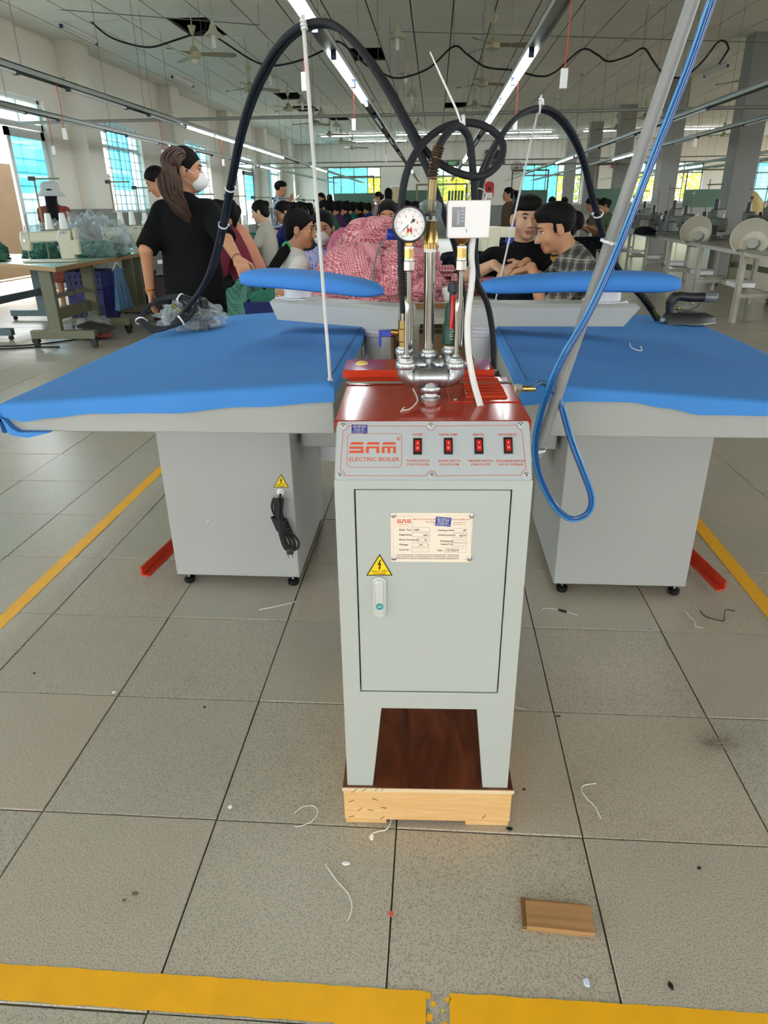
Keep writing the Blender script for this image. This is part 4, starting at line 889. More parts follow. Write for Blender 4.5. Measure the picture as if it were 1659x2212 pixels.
    m = MB().box(min(xi-s*0.001, xi-s*0.007), max(xi-s*0.001, xi-s*0.007), pyy-0.062, pyy+0.062, 0.665, 0.80); fl = P(m, 'duct_flange', M_DUCT, bevel=0.001)
    for dy in (-0.052, 0.052):
        for z in (0.68, 0.785): MB().lathe([(0.005, 0), (0.005, 0.004), (0.002, 0.005)], (xi-s*0.006, pyy+dy, z), (-s, 0, 0), 6).build('bolt', M_CHROME, fl)
    for k, (px_, py_) in enumerate(label_extra.get('screws', ())):
        p = aty(px_, py_, 2.097); P(MB().lathe([(0.0045, 0), (0.004, 0.002), (0.001, 0.003)], p, (0, -1, 0), 12), 'screw', M_CHROME, smooth=0.6)
    return t, P
# hems measured along the near edge
def hem_fn(pts):
    q = sorted((aty(x, y, TY0-0.01).x, aty(x, y, TY0-0.01).z) for x, y in pts)
    def f(x):
        if x <= q[0][0]: return q[0][1]
        for (x0, z0), (x1, z1) in zip(q, q[1:]):
            if x <= x1: t_ = (x-x0)/(x1-x0); return z0+(z1-z0)*smoothstep(t_)
        return q[-1][1]
    return f
hemL = hem_fn([(2, 901), (20, 905), (46, 911), (108, 903), (208, 893), (353, 893), (545, 879), (724, 869)])
hemR = hem_fn([(1127, 876), (1205, 870), (1260, 867), (1356, 869), (1440, 882), (1518, 897), (1600, 898), (1659, 898), (1720, 900)])
XIL, XOL, XIR, XOR = -0.245, -1.11, 0.217, 1.09
tL, PL_ = ironing_table(-1, 'ironing table with blue cover in front of the woman in black, bagged iron on it', XIL, XOL, hemL, {'screws': ((450, 1128),)})
tR, PR_ = ironing_table(1, 'ironing table with blue cover under the tilted grey pole, bare iron on it', XIR, XOR, hemR, {'screws': ()})
# loose cover corner hanging under the outer near corner of that table
cl = MB(); A = [aty(x, y, 1.63) for x, y in ((-14, 880), (8, 915), (14, 930), (22, 940), (60, 946), (107, 935), (100, 934), (40, 934), (24, 925), (6, 905), (-14, 900))]
B = [p+Vector((0, 0.05, 0)) for p in A]; n = len(A)
cl.add([tuple(p) for p in A+B], [tuple(range(n-1, -1, -1)), tuple(range(n, 2*n))]+[(i, (i+1) % n, n+(i+1) % n, n+i) for i in range(n)]); PL_(cl, 'cover_corner', M_BLUE)
# warning sticker, cable gland and bundled power cord on the pedestal of the table by the woman
fpL = lambda a, b: (lambda p: Vector((p.x-(XIL+XOL)/2, 2.0965-2.4, p.z)))(aty(a, b, 2.097))
danger(tL, fpL, Vector((0, -1, 0)), 30, ((607, 1024), (591, 1053), (624, 1053)))
gl = aty(607, 1062, 2.097)
PL_(MB().lathe([(0.013, 0), (0.013, 0.006), (0.009, 0.008), (0.008, 0.016)], (gl.x, 2.097, gl.z), (0, -1, 0), 14), 'cable_gland', M_WHITE, smooth=0.6)
cd = thing('power_cord', 'bundled black power cord with plug hanging on the pedestal below the warning triangle', 'cord', (gl.x, 2.08, 0.2))
cm_ = MB()
def cpx(px, py, d=0.0): p = aty(px, py, 2.075-d); return Vector((p.x-gl.x, p.y-2.08, p.z-0.2))
cm_.tube(catmull([cpx(607, 1064, -0.02), cpx(605, 1072), cpx(603, 1090), cpx(604, 1110), cpx(606, 1130)], 5), 0.0045, 8)
for k in range(5):
    x0 = 590+k*4.2; d = 0.004*(k % 3); tw = 3*math.sin(k*2.0)
    cm_.tube(catmull([cpx(x0, 1080+2*(k % 2), d), cpx(x0-2+tw, 1100, d), cpx(604+k*2.5, 1130, d), cpx(612+k*4, 1150, d), cpx(618+k*6+tw, 1170, d), cpx(622+k*5, 1188-(k % 3)*3, d+0.004), cpx(614+k*3, 1182, d+0.008), cpx(606+k*2, 1160, d+0.01), cpx(598+k*2.4, 1120, d+0.008), cpx(x0+4, 1082, d+0.006)], 5, True), 0.0042, 7, closed=True)
cm_.build('cord', M_RUB, cd, smooth=0.9)
wr = MB()
for k in range(6):
    c = cpx(603+k*2.2, 1122+k*5, 0.004); wr.tube([c+Vector((0.025*math.cos(a), 0.012*math.sin(a), -0.006*math.cos(a))) for a in [q*PI/6 for q in range(12)]], 0.0042, 7, closed=True)
wr.build('cord_wrap', M_RUB, cd, smooth=0.9)
pb_ = cpx(626, 1188, 0.01); MB().lathe([(0.008, 0), (0.011, 0.008), (0.0125, 0.02), (0.013, 0.026)], pb_+Vector((0, 0, 0.012)), (0, 0, -1), 12, sx=0.7).build('plug', M_BLACK, cd, smooth=0.6)
for q in (-0.007, 0.007): MB().cyl(pb_+Vector((q, 0, -0.012)), pb_+Vector((q, 0, -0.03)), 0.0022, n=8).build('plug_pin', M_CHROME, cd, smooth=0.6)
# sleeve arms: duct beam, swivel stub and padded board
def sleeve_arm(P, A, B, back, zlo, zhi, swivel, board, bw, tilt, mit, nm):
    A, B = Vector(A), Vector(B); d = (B-A).normalized(); n = Vector((-d.y, d.x))
    if n.y < 0: n = -n
    m = MB(); h = zhi-zlo
    # beam with mitred outer end: front lower edge shorter than upper
    def pt(u, v, z): q = A+d*u+n*v; return (q.x, q.y, z)
    L = (B-A).length
    vs = [pt(0, 0, zlo), pt(L-mit, 0, zlo), pt(L-mit, back, zlo), pt(0, back, zlo), pt(-0.004, -0.004, zhi), pt(L, -0.004, zhi), pt(L, back+0.004, zhi), pt(-0.004, back+0.004, zhi), pt(-0.004, 0.008, zhi+0.012), pt(L-0.012, 0.008, zhi+0.012), pt(L-0.012, back-0.008, zhi+0.012), pt(-0.004, back-0.008, zhi+0.012)]
    fs = [(0, 3, 2, 1), (0, 1, 5, 4), (1, 2, 6, 5), (2, 3, 7, 6), (3, 0, 4, 7), (4, 5, 9, 8), (5, 6, 10, 9), (6, 7, 11, 10), (7, 4, 8, 11), (8, 9, 10, 11)]
    m.add(vs, fs); P(m, 'arm_beam', M_SHEET, bevel=0.001)
    sw = Vector((swivel[0], swivel[1], 0)); z1 = board[0].z-0.012
    m = MB().lathe([(0.062, 0), (0.062, 0.004), (0.05, 0.006), (0.048, z1-zhi-0.02), (0.054, z1-zhi-0.012), (0.054, z1-zhi-0.006)], (sw.x, sw.y, zhi+0.011), (0, 0, 1), 28); st_ = P(m, 'swivel_stub', M_DUCT, smooth=0.5)
    m = MB().obox((sw.x, sw.y, zhi+0.013), (0.066, 0.05, 0.003), rotz(math.atan2(d.y, d.x))); P(m, 'swivel_plate', M_DUCT, bevel=0.001)
    for q in (-1, 1):
        for r_ in (-1, 1):
            c = sw+Vector((d.x*0.056*q+n.x*0.04*r_, d.y*0.056*q+n.y*0.04*r_, zhi+0.016)); P(MB().lathe([(0.005, 0), (0.005, 0.004), (0.002, 0.005)], c, (0, 0, 1), 6), 'bolt', M_CHROME)
    # board: rounded loaf, narrow at the free end
    a, b = board; ax = (b-a); Lb = ax.length; ax.normalize(); sd = Vector((-ax.y, ax.x, 0)).normalized(); up = ax.cross(sd) if ax.cross(sd).z > 0 else sd.cross(ax)
    G = []; NU, NV = 44, 24
    for i in range(NU+1):
        u = i/NU; uu = 2*u-1
        env = (1-abs(uu)**7)**0.5 if abs(uu) < 1 else 0.0
        env = max(env, 0.0)
        wd = bw*(0.62+0.38*smoothstep((1-u)*1.6))*env; th = tilt*(0.80+0.20*(1-u))*max(env, 0.02)
        cpt = a+ax*(Lb*u)+up*(0.010*math.sin(u*3.0)); row = []
        for k in range(NV):
            an = 2*PI*k/NV; cs, sn = math.cos(an), math.sin(an); e = 0.62
            x_ = math.copysign(abs(cs)**e, cs)*wd*0.5; y_ = math.copysign(abs(sn)**(0.7 if sn > 0 else 0.45), sn)*th*(0.55 if sn > 0 else 0.42)
            row.append(cpt+sd*x_+up*y_)
        row.append(row[0]); G.append([tuple(p) for p in row])
    P(MB().grid(G), 'sleeve_board', M_BLUE2, smooth=1.0)
zb = 1.012
sleeve_arm(PL_, (-0.115, 2.262), (-0.585, 2.505), 0.11, 0.872, 0.932, (-0.485, 2.52), (Vector((-0.635, 2.40, zb+0.012)), Vector((-0.150, 2.06, zb-0.002))), 0.155, 0.062, 0.028, 'L')
sleeve_arm(PR_, (0.095, 2.335), (0.665, 2.335), 0.11, 0.872, 0.932, (0.565, 2.40), (Vector((0.735, 2.20, zb+0.006)), Vector((0.128, 2.15, zb+0.0))), 0.155, 0.062, 0.045, 'R')
# ================================================================ IRONS, HOSES, RODS, POLE
M_HOSE = pm('navy black hose sleeve', '14161f', 0.75, bump=(300, 0.25, 0.002))
M_IRON = pm('black iron body', '17181d', 0.45)
M_ROD = pm('white rod', 'cfd0cc', 0.5)
M_TIE = pm('clear white cable tie', 'e4e6e8', 0.35)
def steam_iron(name, label, loc, rz, tilt=0.0):
    t = thing(name, label, 'iron', loc, rz); t.rotation_euler = (0, tilt, rz)
    out = [(-0.085, -0.045), (0.03, -0.05), (0.075, -0.028), (0.115, 0.0), (0.075, 0.028), (0.03, 0.05), (-0.085, 0.045)]
    MB().prism(out, lambda a, b: (a, b, 0), lambda a, b: (a, b, 0.005)).build('sole_plate', M_STEEL, t, bevel=0.001)
    m = MB(); vs = [(a*1.0, b*1.0, 0.005) for a, b in out]+[(a*0.95, b*0.92, 0.026) for a, b in out]+[(a*0.72-0.015, b*0.66, 0.042) for a, b in out]; k = len(out)
    fs = [tuple(range(2*k, 3*k))]+[(j*k+i, j*k+(i+1) % k, (j+1)*k+(i+1) % k, (j+1)*k+i) for j in range(2) for i in range(k)]
    m.add(vs, fs); m.build('body', M_IRON, t, bevel=0.002)
    m = MB().tube(catmull([(-0.06, 0, 0.03), (-0.068, 0, 0.06), (-0.066, 0, 0.092), (-0.045, 0, 0.104), (0.0, 0, 0.1), (0.055, 0, 0.1)], 5), [0.019]*8+[0.021]*6+[0.017]*6+[0.0175]*6, 14); m.build('handle', M_IRON, t, smooth=0.9)
    MB().tube([(0.052, 0, 0.1), (0.056, 0, 0.1), (0.097, 0, 0.1), (0.099, 0, 0.1)], [0.017, 0.0195, 0.0195, 0.017], 16).build('handle_end', pm('grey handle end', '6d7077', 0.35, 0.3), t, smooth=0.6)
    MB().tube(catmull([(-0.045, 0, 0.06), (-0.02, 0.004, 0.052), (0.02, 0.004, 0.055), (0.05, 0.0, 0.085)], 5), 0.0035, 8).build('steam_pipe', pm('grey pipe', '55585c', 0.4, 0.5), t, smooth=0.9)
    MB().lathe([(0.009, 0), (0.009, 0.012), (0.006, 0.014)], (-0.052, 0, 0.058), (1, 0, 0), 8).build('pipe_nut', M_BRASS, t)
    MB().obox((0.0, 0, 0.04), (0.03, 0.008, 0.006)).build('trigger_base', M_IRON, t, bevel=0.001)
    MB().obox((-0.093, 0, 0.014), (0.012, 0.012, 0.008)).build('valve_block', pm('steel valve', '8b8d90', 0.3, 0.9), t, bevel=0.001)
    return t
zr_ = ztop(0.98, XIR, XOR)
pI = atz(1442, 703, zr_+0.002); steam_iron('steam_iron', 'black steam iron resting on the ironing table under the sleeve board end', (pI.x+0.085, pI.y+0.045, zr_+0.003), -0.02)
def px3(pts): return [aty(a, b, c) for a, b, c in pts]
def hose(name, label, pts, r=0.0068, n=10, sub=7, mat=None, group=None):
    t = thing(name, label, 'hose', pts[0], 0, group); o = Vector(pts[0]); pp = catmull(pts, sub)
    MB().tube([p-o for p in pp], r, n).build('hose_tube', mat or M_HOSE, t, smooth=1.0); return t, pp
def spring(t, pts, r, turns, wire, mat, nm='spring_guard'):
    o = Vector(t.location); pp = catmull(pts, 24); N = len(pp); res = []; M_ = turns*10
    for k in range(M_+1):
        f = k/M_*(N-1); i = min(int(f), N-2); p = pp[i].lerp(pp[i+1], f-i); d = (pp[i+1]-pp[i]).normalized(); x, y, _ = frame_from(d); a = 2*PI*turns*k/M_
        res.append(p-o+(x*math.cos(a)+y*math.sin(a))*r)
    return MB().tube(res, wire, 5).build(nm, mat, t, smooth=1.0)
def tie(t, p, d, r, wdt=0.004, name='cable_tie', head=True):
    o = Vector(t.location); x, y, dd = frame_from(d); p = Vector(p)-o
    m = MB().lathe([(r, -wdt/2), (r+0.0012, -wdt/2), (r+0.0012, wdt/2), (r, wdt/2)], p, dd, 16, ring=True)
    if head: m.obox(p+x*(r+0.003), (0.003, 0.003, 0.003), Matrix((x, y, dd)).transposed())
    return m.build(name, M_TIE, t)
archA = [(372, 700, 2.62), (400, 668, 2.62), (432, 625, 2.6), (455, 575, 2.55), (478, 485, 2.45), (497, 385, 2.3), (516, 292, 2.12), (545, 198, 1.94), (590, 112, 1.8), (645, 58, 1.69), (712, 50, 1.63), (772, 100, 1.58), (828, 182, 1.5), (878, 272, 1.44)]
tA, ppA = hose('steam_hose', 'tall arching black hose from the bagged iron, the strand that drops behind the gauge', px3(archA+[(925, 370, 1.42), (962, 470, 1.44), (985, 540, 1.5), (1000, 640, 1.56), (1003, 720, 1.6), (1024, 800, 1.64)]))
off = [(a+(9 if i > 2 else 3), b+(7 if 6 < i < 12 else 2), c+0.014) for i, (a, b, c) in enumerate(archA)]
tB, ppB = hose('steam_hose', 'tall arching black hose that ends in the big loop and drops to the blue-lever valve', px3(off+[(925, 332, 1.43), (980, 370, 1.41), (1038, 381, 1.42), (1078, 352, 1.44), (1085, 308, 1.46), (1052, 275, 1.46), (1003, 265, 1.45), (952, 279, 1.43), (908, 316, 1.40), (879, 372, 1.37), (867, 440, 1.365), (866, 520, 1.362), (868, 600, 1.362), (872, 680, 1.362)]))
for k, (a, b, c) in ((4, archA[4]), (5, (493, 405, 2.32))):
    p = aty(a+4, b+1, c); tie(tA, p, aty(a+8, b-40, c-0.05)-p, 0.0155, 0.006)
spring(tB, px3([(867, 555, 1.362), (868, 600, 1.362), (870, 640, 1.362)]), 0.0085, 15, 0.0011, pm('black spring wire', '2a2620', 0.35, 0.8))
MB().tube([p-Vector(tB.location) for p in px3([(871, 640, 1.362), (872, 682, 1.362)])], 0.0062, 12).build('ferrule', M_BRASS, tB, smooth=0.6)
tC, ppC = hose('steam_hose', 'short black hose curling from the brass riser over and behind the white switch box', px3([(935, 392, 1.362), (940, 350, 1.365), (948, 318, 1.37), (966, 288, 1.39), (990, 273, 1.41), (1012, 296, 1.43), (1020, 350, 1.44), (1025, 420, 1.45), (1026, 500, 1.47), (1018, 560, 1.5), (1030, 610, 1.54), (1052, 655, 1.58), (1064, 720, 1.61), (1067, 800, 1.63)]))
spring(tC, px3([(935, 392, 1.362), (939, 350, 1.365), (949, 316, 1.37)]), 0.0095, 12, 0.0011, pm('copper spring wire', '8a6a45', 0.3, 1.0))
p = aty(1001, 266, 1.45); tie(tC, p, Vector((1, 0, 0.1)), 0.0125, 0.006); p2 = aty(1030, 470, 1.46)
MB().tube([q-Vector(tC.location) for q in px3([(997, 268, 1.44), (985, 235, 1.44), (955, 170, 1.44), (929, 112, 1.44)])], [0.002, 0.0022, 0.002, 0.0012], 6).build('tie_tail', M_TIE, tC)
archC = [(1425, 692, 2.9), (1395, 648, 2.86), (1345, 590, 2.78), (1310, 520, 2.68), (1286, 435, 2.58), (1263, 345, 2.48), (1236, 282, 2.4), (1203, 244, 2.35), (1165, 232, 2.3), (1120, 250, 2.15), (1077, 305, 1.9), (1047, 372, 1.68), (1032, 440, 1.52), (1024, 520, 1.52), (1032, 600, 1.55)]
tD, ppD = hose('steam_hose', 'black hose arching from the bare iron over the thin rod, outer strand', px3(archC), 0.0068)
tE, ppE = hose('steam_hose', 'black hose arching from the bare iron over the thin rod, inner strand', px3([(a-7, b+6 if 5 < i < 11 else b, c+0.012) for i, (a, b, c) in enumerate(archC)]), 0.0068)
spring(tD, px3([(1372, 622, 2.83), (1395, 648, 2.86), (1412, 672, 2.88)]), 0.0105, 14, 0.0014, MATS['black spring wire'])
MB().tube([q-Vector(tD.location) for q in px3([(1408, 668, 2.88), (1430, 696, 2.9)])], 0.0085, 10).build('ferrule', pm('olive brass', '7d7a35', 0.35, 0.9), tD, smooth=0.6)
for (a, b, c) in ((1292, 462, 2.6), (1032, 425, 1.55), (1165, 234, 2.3)): p = aty(a, b, c); tie(tD, p, (aty(a+6, b+30, c+0.04)-p) if b > 300 else Vector((1, 0, 0)), 0.0165, 0.006)
# supporting rods
def rod(name, label, p0, p1, r):
    t = thing(name, label, 'rod', p0); o = Vector(p0); MB().tube([Vector((0, 0, 0)), Vector(p1)-o], r, 10).build('rod_stick', M_ROD, t, smooth=0.9)
    MB().lathe([(0.006, 0), (0.0075, 0.004), (0.0075, 0.012), (0.005, 0.016)], (0, 0, -0.002), Vector(p1)-o, 8).build('rod_socket', M_DUCT, t, smooth=0.4)
    m = MB()
    for k in range(3): m.lathe([(0.0055, -0.0025), (0.0075, -0.0025), (0.0075, 0.0025), (0.0055, 0.0025)], Vector(p1)-o+Vector((0.001*k, 0, -0.012-0.006*k)), (0.3-0.2*k, 0.2, 1), 12, ring=True)
    m.build('tie_knot', M_TIE, t); return t
b0 = aty(714, 832, 1.668); b0.z = max(b0.z, 0.838); rod('support_rod', 'tall thin white rod rising from the near corner of the table with the bagged iron', b0, aty(654, 32, 1.66), 0.0042)
rod('support_rod', 'thin white rod leaning behind the sleeve board of the table with the bare iron', aty(1069, 655, 2.6), aty(1170, 205, 2.3), 0.0032)
# tilted pole with the bundle of blue hoses
q0, q1 = aty(1159, 985, 1.52), aty(1634, -400, 1.40); PD = (q1-q0).normalized(); q1 = q0+PD*((ZC-0.02-q0.z)/PD.z)
tp = thing('conduit_pole', 'tilted grey plastic pole rising past the bare-iron table', 'pole', q0); MB().tube([Vector((0, 0, 0)), q1-q0], 0.0118, 20).build('pole_tube', pm('grey plastic conduit', '8f8f8d', 0.45), tp, smooth=0.9)
for (a, b, c) in ((1316, 522, 1.46), (1163, 968, 1.5)): p = aty(a, b, c); tie(tp, p, q1-q0, 0.0165, 0.005)
M_BHOSE = pm('blue clear hose', '1f7fc4', 0.12, coat=0.6); M_BHOSE2 = pm('dark blue hose', '154f94', 0.15, coat=0.6)
bpts = [(1213, 876, 1.50), (1232, 945, 1.50), (1258, 1015, 1.5), (1278, 1075, 1.5), (1268, 1110, 1.5), (1233, 1121, 1.5), (1198, 1093, 1.5), (1170, 1040, 1.49), (1157, 985, 1.485), (1160, 930, 1.48), (1182, 850, 1.47), (1217, 770, 1.46), (1275, 670, 1.445), (1338, 530, 1.43), (1419, 320, 1.415), (1489, 140, 1.40), (1538, 0, 1.39), (1590, -130, 1.38)]
bh = thing('blue_hose_bundle', 'bundle of thin shiny blue hoses tied along the grey pole', 'hose', aty(*bpts[0])); o_ = Vector(bh.location)
for k in range(4):
    pts = [aty(a, b, c) for a, b, c in bpts]; e0_ = pts[-1]; pts += [e0_+PD*((ZC-0.02-e0_.z)/PD.z)*q for q in (0.08, 0.2, 0.4, 0.7, 1.0)]; pp = catmull(pts, 6); out = []
    for i, p in enumerate(pp):
        d = (pp[min(i+1, len(pp)-1)]-pp[max(i-1, 0)]).normalized(); vw = (p-CAMPOS).normalized(); sd = d.cross(vw).normalized(); an = 0.12*i*0.3+k*PI/2
        out.append(p-o_+sd*(0.0034*(k-1.5)*0.9)+vw*(0.003*((k*7) % 3-1)))
    MB().tube(out, 0.0029, 8).build('hose_strand', M_BHOSE if k % 2 else M_BHOSE2, bh, smooth=1.0)
ou = bo.matrix_basis if False else None
oo = Vector((BX+math.cos(BR)*0.1935-math.sin(BR)*0.385, BY+math.sin(BR)*0.1935+math.cos(BR)*0.385, 0.872))
wh = thing('braided_hose', 'short braided blue water hose from the boiler side to the blue bundle', 'hose', oo)
pp = catmull([oo, oo+Vector((0.03, 0, 0)), aty(1170, 826, 1.49), aty(1195, 845, 1.5), aty(1209, 866, 1.5), aty(1214, 880, 1.5)], 6)
MB().tube([q-oo for q in pp], 0.0062, 10).build('hose_tube', pattern('blue braid', lambda nt, tc: mixc(nt, (lambda v: (v.inputs.__getitem__('Scale').__setattr__('default_value', 400.0), nt.links.new(tc.outputs['Object'], v.inputs['Vector']), v.outputs['Distance'])[2])(nd(nt, 'ShaderNodeTexVoronoi')), '0d2744', '4d86b8'), 0.3), wh, smooth=1.0)
MB().lathe([(0.0105, 0), (0.0105, 0.013), (0.0085, 0.015)], (-0.002, 0, 0), (1, 0, 0), 6).build('hose_nut', M_CHROME, wh)
MB().cyl((0.013, 0, 0), (0.04, 0.0, 0.0), 0.0068, n=12).build('ferrule', M_BRASS, wh, smooth=0.6)
# bagged iron on the other table
zl_ = ztop(-0.95, XIL, XOL)
steam_iron('steam_iron', 'black steam iron inside the crumpled clear plastic bag', (-0.945, 2.74, zl_+0.006), 2.5)
rg = thing('hose_coil', 'coiled black hose strapped in a ring on the bagged iron', 'hose', (-1.03, 2.66, zl_+0.07))
ctr = aty(372, 690, 2.6)
m = MB()
for k in range(3):
    pts = []
    for q in range(16):
        a = 2*PI*q/16; pts.append(Vector((-1.035+(0.088+0.008*k)*math.cos(a)+0.012*k, 2.63+0.05*math.sin(a)+0.006*k, zl_+0.072+0.052*math.sin(a)+0.014*math.cos(a)+0.004*k))-Vector(rg.location))
    m.tube(catmull(pts, 3, True), 0.0068, 9, closed=True)
m.build('hose_ring', M_HOSE, rg, smooth=1.0)
for a in (0.9, 3.4, 5.6):
    c = Vector((-1.03+0.095*math.cos(a), 2.635+0.05*math.sin(a), zl_+0.075+0.052*math.sin(a)+0.014*math.cos(a))); tie(rg, c, (-math.sin(a), 0.5*math.cos(a), 0.5*math.cos(a)), 0.0185, 0.006)
MB().tube([Vector((0.02, 0.02, 0.03)), Vector((0.075, 0.03, -0.02))], 0.0085, 10).build('ferrule', MATS['olive brass'], rg, smooth=0.6)
M_BAG = clear_film('clear plastic bag', 'f3f7f8', 0.10, 0.16)
from mathutils import noise as mnoise
def crumple(name, parent, c, r, seed, mat, flat=0.0, nu=64, nv=34, amp=0.35, fr=3.0, smooth=0.35):
    m = MB(); m.ell((0, 0, 0), r, nu, nv); out = []
    for p in m.v:
        v = Vector((p[0]/r[0], p[1]/r[1], p[2]/r[2])); k = 1+amp*(abs(mnoise.noise(v*fr+Vector((seed, 0, 0))))*1.6-0.4)+0.25*amp*abs(mnoise.noise(v*fr*2.7+Vector((0, seed, 0))))
        q = Vector((p[0]*k, p[1]*k, p[2]*k)); q.z = max(q.z, -flat+0.002); out.append(tuple(q+Vector(c)))
    m.v = out; return m.build(name, mat, parent, smooth=smooth)
bg_ = thing('plastic_bag', 'crumpled clear plastic bag wrapped around the iron on the blue table', 'bag', (-0.955, 2.72, zl_+0.002))
crumple('bag_film', bg_, (0, 0, 0.045), (0.125, 0.095, 0.062), 3.1, M_BAG, 0.045)
# ================================================================ OVERHEAD: LIGHT RAILS, FANS, LAMPS, CABLES
M_RAIL = pm('galvanised light rail', 'a3aaa6', 0.4, 0.5, var=(3, 0.12))
M_TUBEON = pm('lit fluorescent tube', (0.93, 0.98, 1.0, 1), 0.4, emit=TUBE_STRENGTH)
M_TUBEOFF = pm('unlit white tube', 'd5dbd9', 0.3)
M_SOCK = pm('dark blue lamp holder', '22304f', 0.5)
M_WIRE = pm('grey hanger wire', '6f716c', 0.5, 0.4)
M_REDW = pm('red pull cord', 'c8402f', 0.6)
M_PIPE = pm('grey conduit', '8d8f8a', 0.5, 0.3)
ZR = 2.2
tube_on = MB().tube([(0, -0.585, 0), (0, 0.585, 0)], 0.014, 6, cap=False).mesh('tube', M_TUBEON, 1.0)
tube_off = MB().tube([(0, -0.585, 0), (0, 0.585, 0)], 0.014, 10).mesh('tube', M_TUBEOFF, 1.0)
sock = MB().box(-0.018, 0.018, -0.014, 0.014, -0.028, 0.03).mesh('lamp_holder', M_SOCK)
wire_me = MB().cyl((0, 0, 0), (0, 0, ZC-ZR-0.02), 0.0028, n=5).mesh('hanger_wire', M_WIRE)
hook = MB().tube([(0, 0.012*math.cos(a), 0.03+0.014*math.sin(a)) for a in [q*PI/5 for q in range(9)]], 0.0018, 5).mesh('cable_hook', M_BLACK)
def rail(x, y0, y1, lit, label, unlit=()):
    t = thing('light_rail', label, 'light rail', (x, y0, ZR)); L = y1-y0
    m = MB(); m.box(-0.045, 0.045, 0, L, 0.03, 0.036); m.box(-0.045, -0.041, 0, L, -0.004, 0.036); m.box(0.041, 0.045, 0, L, -0.004, 0.036); m.build('channel', M_RAIL, t)
    MB().box(-0.012, 0.012, 0, L, 0.038, 0.052).build('cable_tray', M_RAIL, t)
    y = y0+0.3
    while y < y1:
        link('hanger_wire', wire_me, t, loc=(0, y-y0, 0.03)); link('cable_hook', hook, t, loc=(0.03, y-y0+0.6, 0.02)); y += 2.4
    for me, lst in ((tube_on, lit), (tube_off, unlit)):
        for yc in lst:
            link('tube', me, t, loc=(0, yc-y0, -0.012))
            for q in (-0.6, 0.6): link('lamp_holder', sock, t, loc=(0, yc+q-y0, 0))
    return t
def seq(a, n, st=1.22): return [a+st*k for k in range(n)]
rails = [(-4.33, 5.0, 33, [13.0, 19.1, 20.3], seq(7.4, 4, 1.9)+[15.2], 'hanging light rail nearest the long window wall'),
 (-3.15, 3.2, 33, seq(10.2, 5)+[20.0, 21.2], [5.2, 7.2, 9.0, 17.9], 'second light rail from the window wall, above the sewing row'),
 (-0.72, -5.0, 33, [-3.4, -2.1, -0.9, 2.9, 4.15, 6.15, 7.4, 21.5, 22.7], [9.6, 12.2, 15.0], 'light rail over the aisle that the tall hose crosses'),  # lit tubes behind the camera are added to brighten the near floor
 (0.64, -5.0, 33, [-3.4, -2.1, -0.9]+seq(6.25, 4)+[16.6, 17.8], [3.0, 12.6, 14.2], 'light rail over the aisle above the white switch box'),  # its lit tubes behind the camera are likewise added for the near floor
 (2.97, -5.0, 33, [-2.0, 0.4, 2.6, 17.5, 18.7], [6.4, 9.5, 12.5, 15.0], 'light rail over the front edge of the white benches'),  # nearest lit tubes are unseen, added to brighten the bare-iron table
 (4.12, 4.0, 33, [16.5, 17.7], [7.2, 10.2, 13.2], 'light rail above the back of the white benches'),
 (7.0, 9.0, 33, [], seq(12, 5, 3.1), 'light rail just beyond the grey columns'), (8.1, 9.0, 33, [], seq(13, 5, 3.1), 'light rail farthest from the window wall')]
for (x, y0, y1, on, offl, lab) in rails: rail(x, y0, y1, on, lab, offl)
for k, (y, x0, x1, lab) in enumerate(((11.3, -6.28, 16.9, 'long thin conduit crossing the hall under the nearer fans'), (22.3, -6.28, 16.9, 'long thin conduit crossing the hall near the far end'), (24.8, -6.28, 16.9, 'second thin conduit crossing near the far end'))):
    t = thing('cross_conduit', lab, 'conduit', (x0, y, 2.45)); MB().cyl((0, 0, 0), (x1-x0, 0, 0), 0.022 if k == 0 else 0.016, n=8).build('pipe', M_PIPE, t, smooth=0.9)
    for q in range(9): MB().cyl((2.1+q*2.4, 0, 0), (2.1+q*2.4, 0, ZC-2.46), 0.003, n=5).build('hanger_wire', M_WIRE, t)
# pull-cord switches hanging from the rails
def pull_switch(px0, py0, px1, py1, Y, label, s=1.0):
    a = atz(px0, py0, ZR+0.01); rx = min((q[0] for q in rails), key=lambda q: abs(q-a.x)); a = atx(px0, py0, rx); a.z = ZR+0.01; b = aty(px1, py1, a.y); b.x = a.x; b.z = min(b.z, ZR-0.2); t = thing('pull_switch', label, 'switch', b, 0, 'hanging pull switches'); o = Vector(b)
    MB().tube(catmull([a-o, (a-o).lerp(Vector((0, 0, 0)), 0.5)+Vector((0.006, 0, 0)), Vector((0, 0, 0))], 5), 0.003*s, 5).build('cord', M_REDW, t)
    MB().box(-0.018*s, 0.018*s, -0.01*s, 0.01*s, -0.085*s, 0.005*s).build('switch_box', M_WHITE, t, bevel=0.004*s); return t
for (a, b, c, d, Y, lab) in ((653, 75, 655, 158, 4.6, 'white pull switch on a red cord beside the thin rod top'), (762, 188, 762, 258, 8.2, 'white pull switch on a red cord under the aisle light rail'), (1231, 12, 1216, 150, 4.6, 'large white pull switch on a long red cord above the second hose arch'),
        (1118, 178, 1112, 256, 7.6, 'white pull switch on a red cord left of the second hose arch'), (125, 205, 133, 278, 6.6, 'clear pull switch on a red cord before the open door'), (105, 265, 113, 316, 8.6, 'small pull switch on a red cord against the door glass'),
        (344, 265, 349, 325, 11.2, 'pull switch on a red cord above the ponytailed woman'), (477, 295, 478, 345, 11.5, 'pull switch on a red cord beside the tall hose'), (833, 310, 836, 335, 16.0, 'small pull switch far down the aisle'), (1509, 260, 1508, 300, 9.5, 'pull switch hanging above the white benches')):
    pull_switch(a, b, c, d, Y, lab)
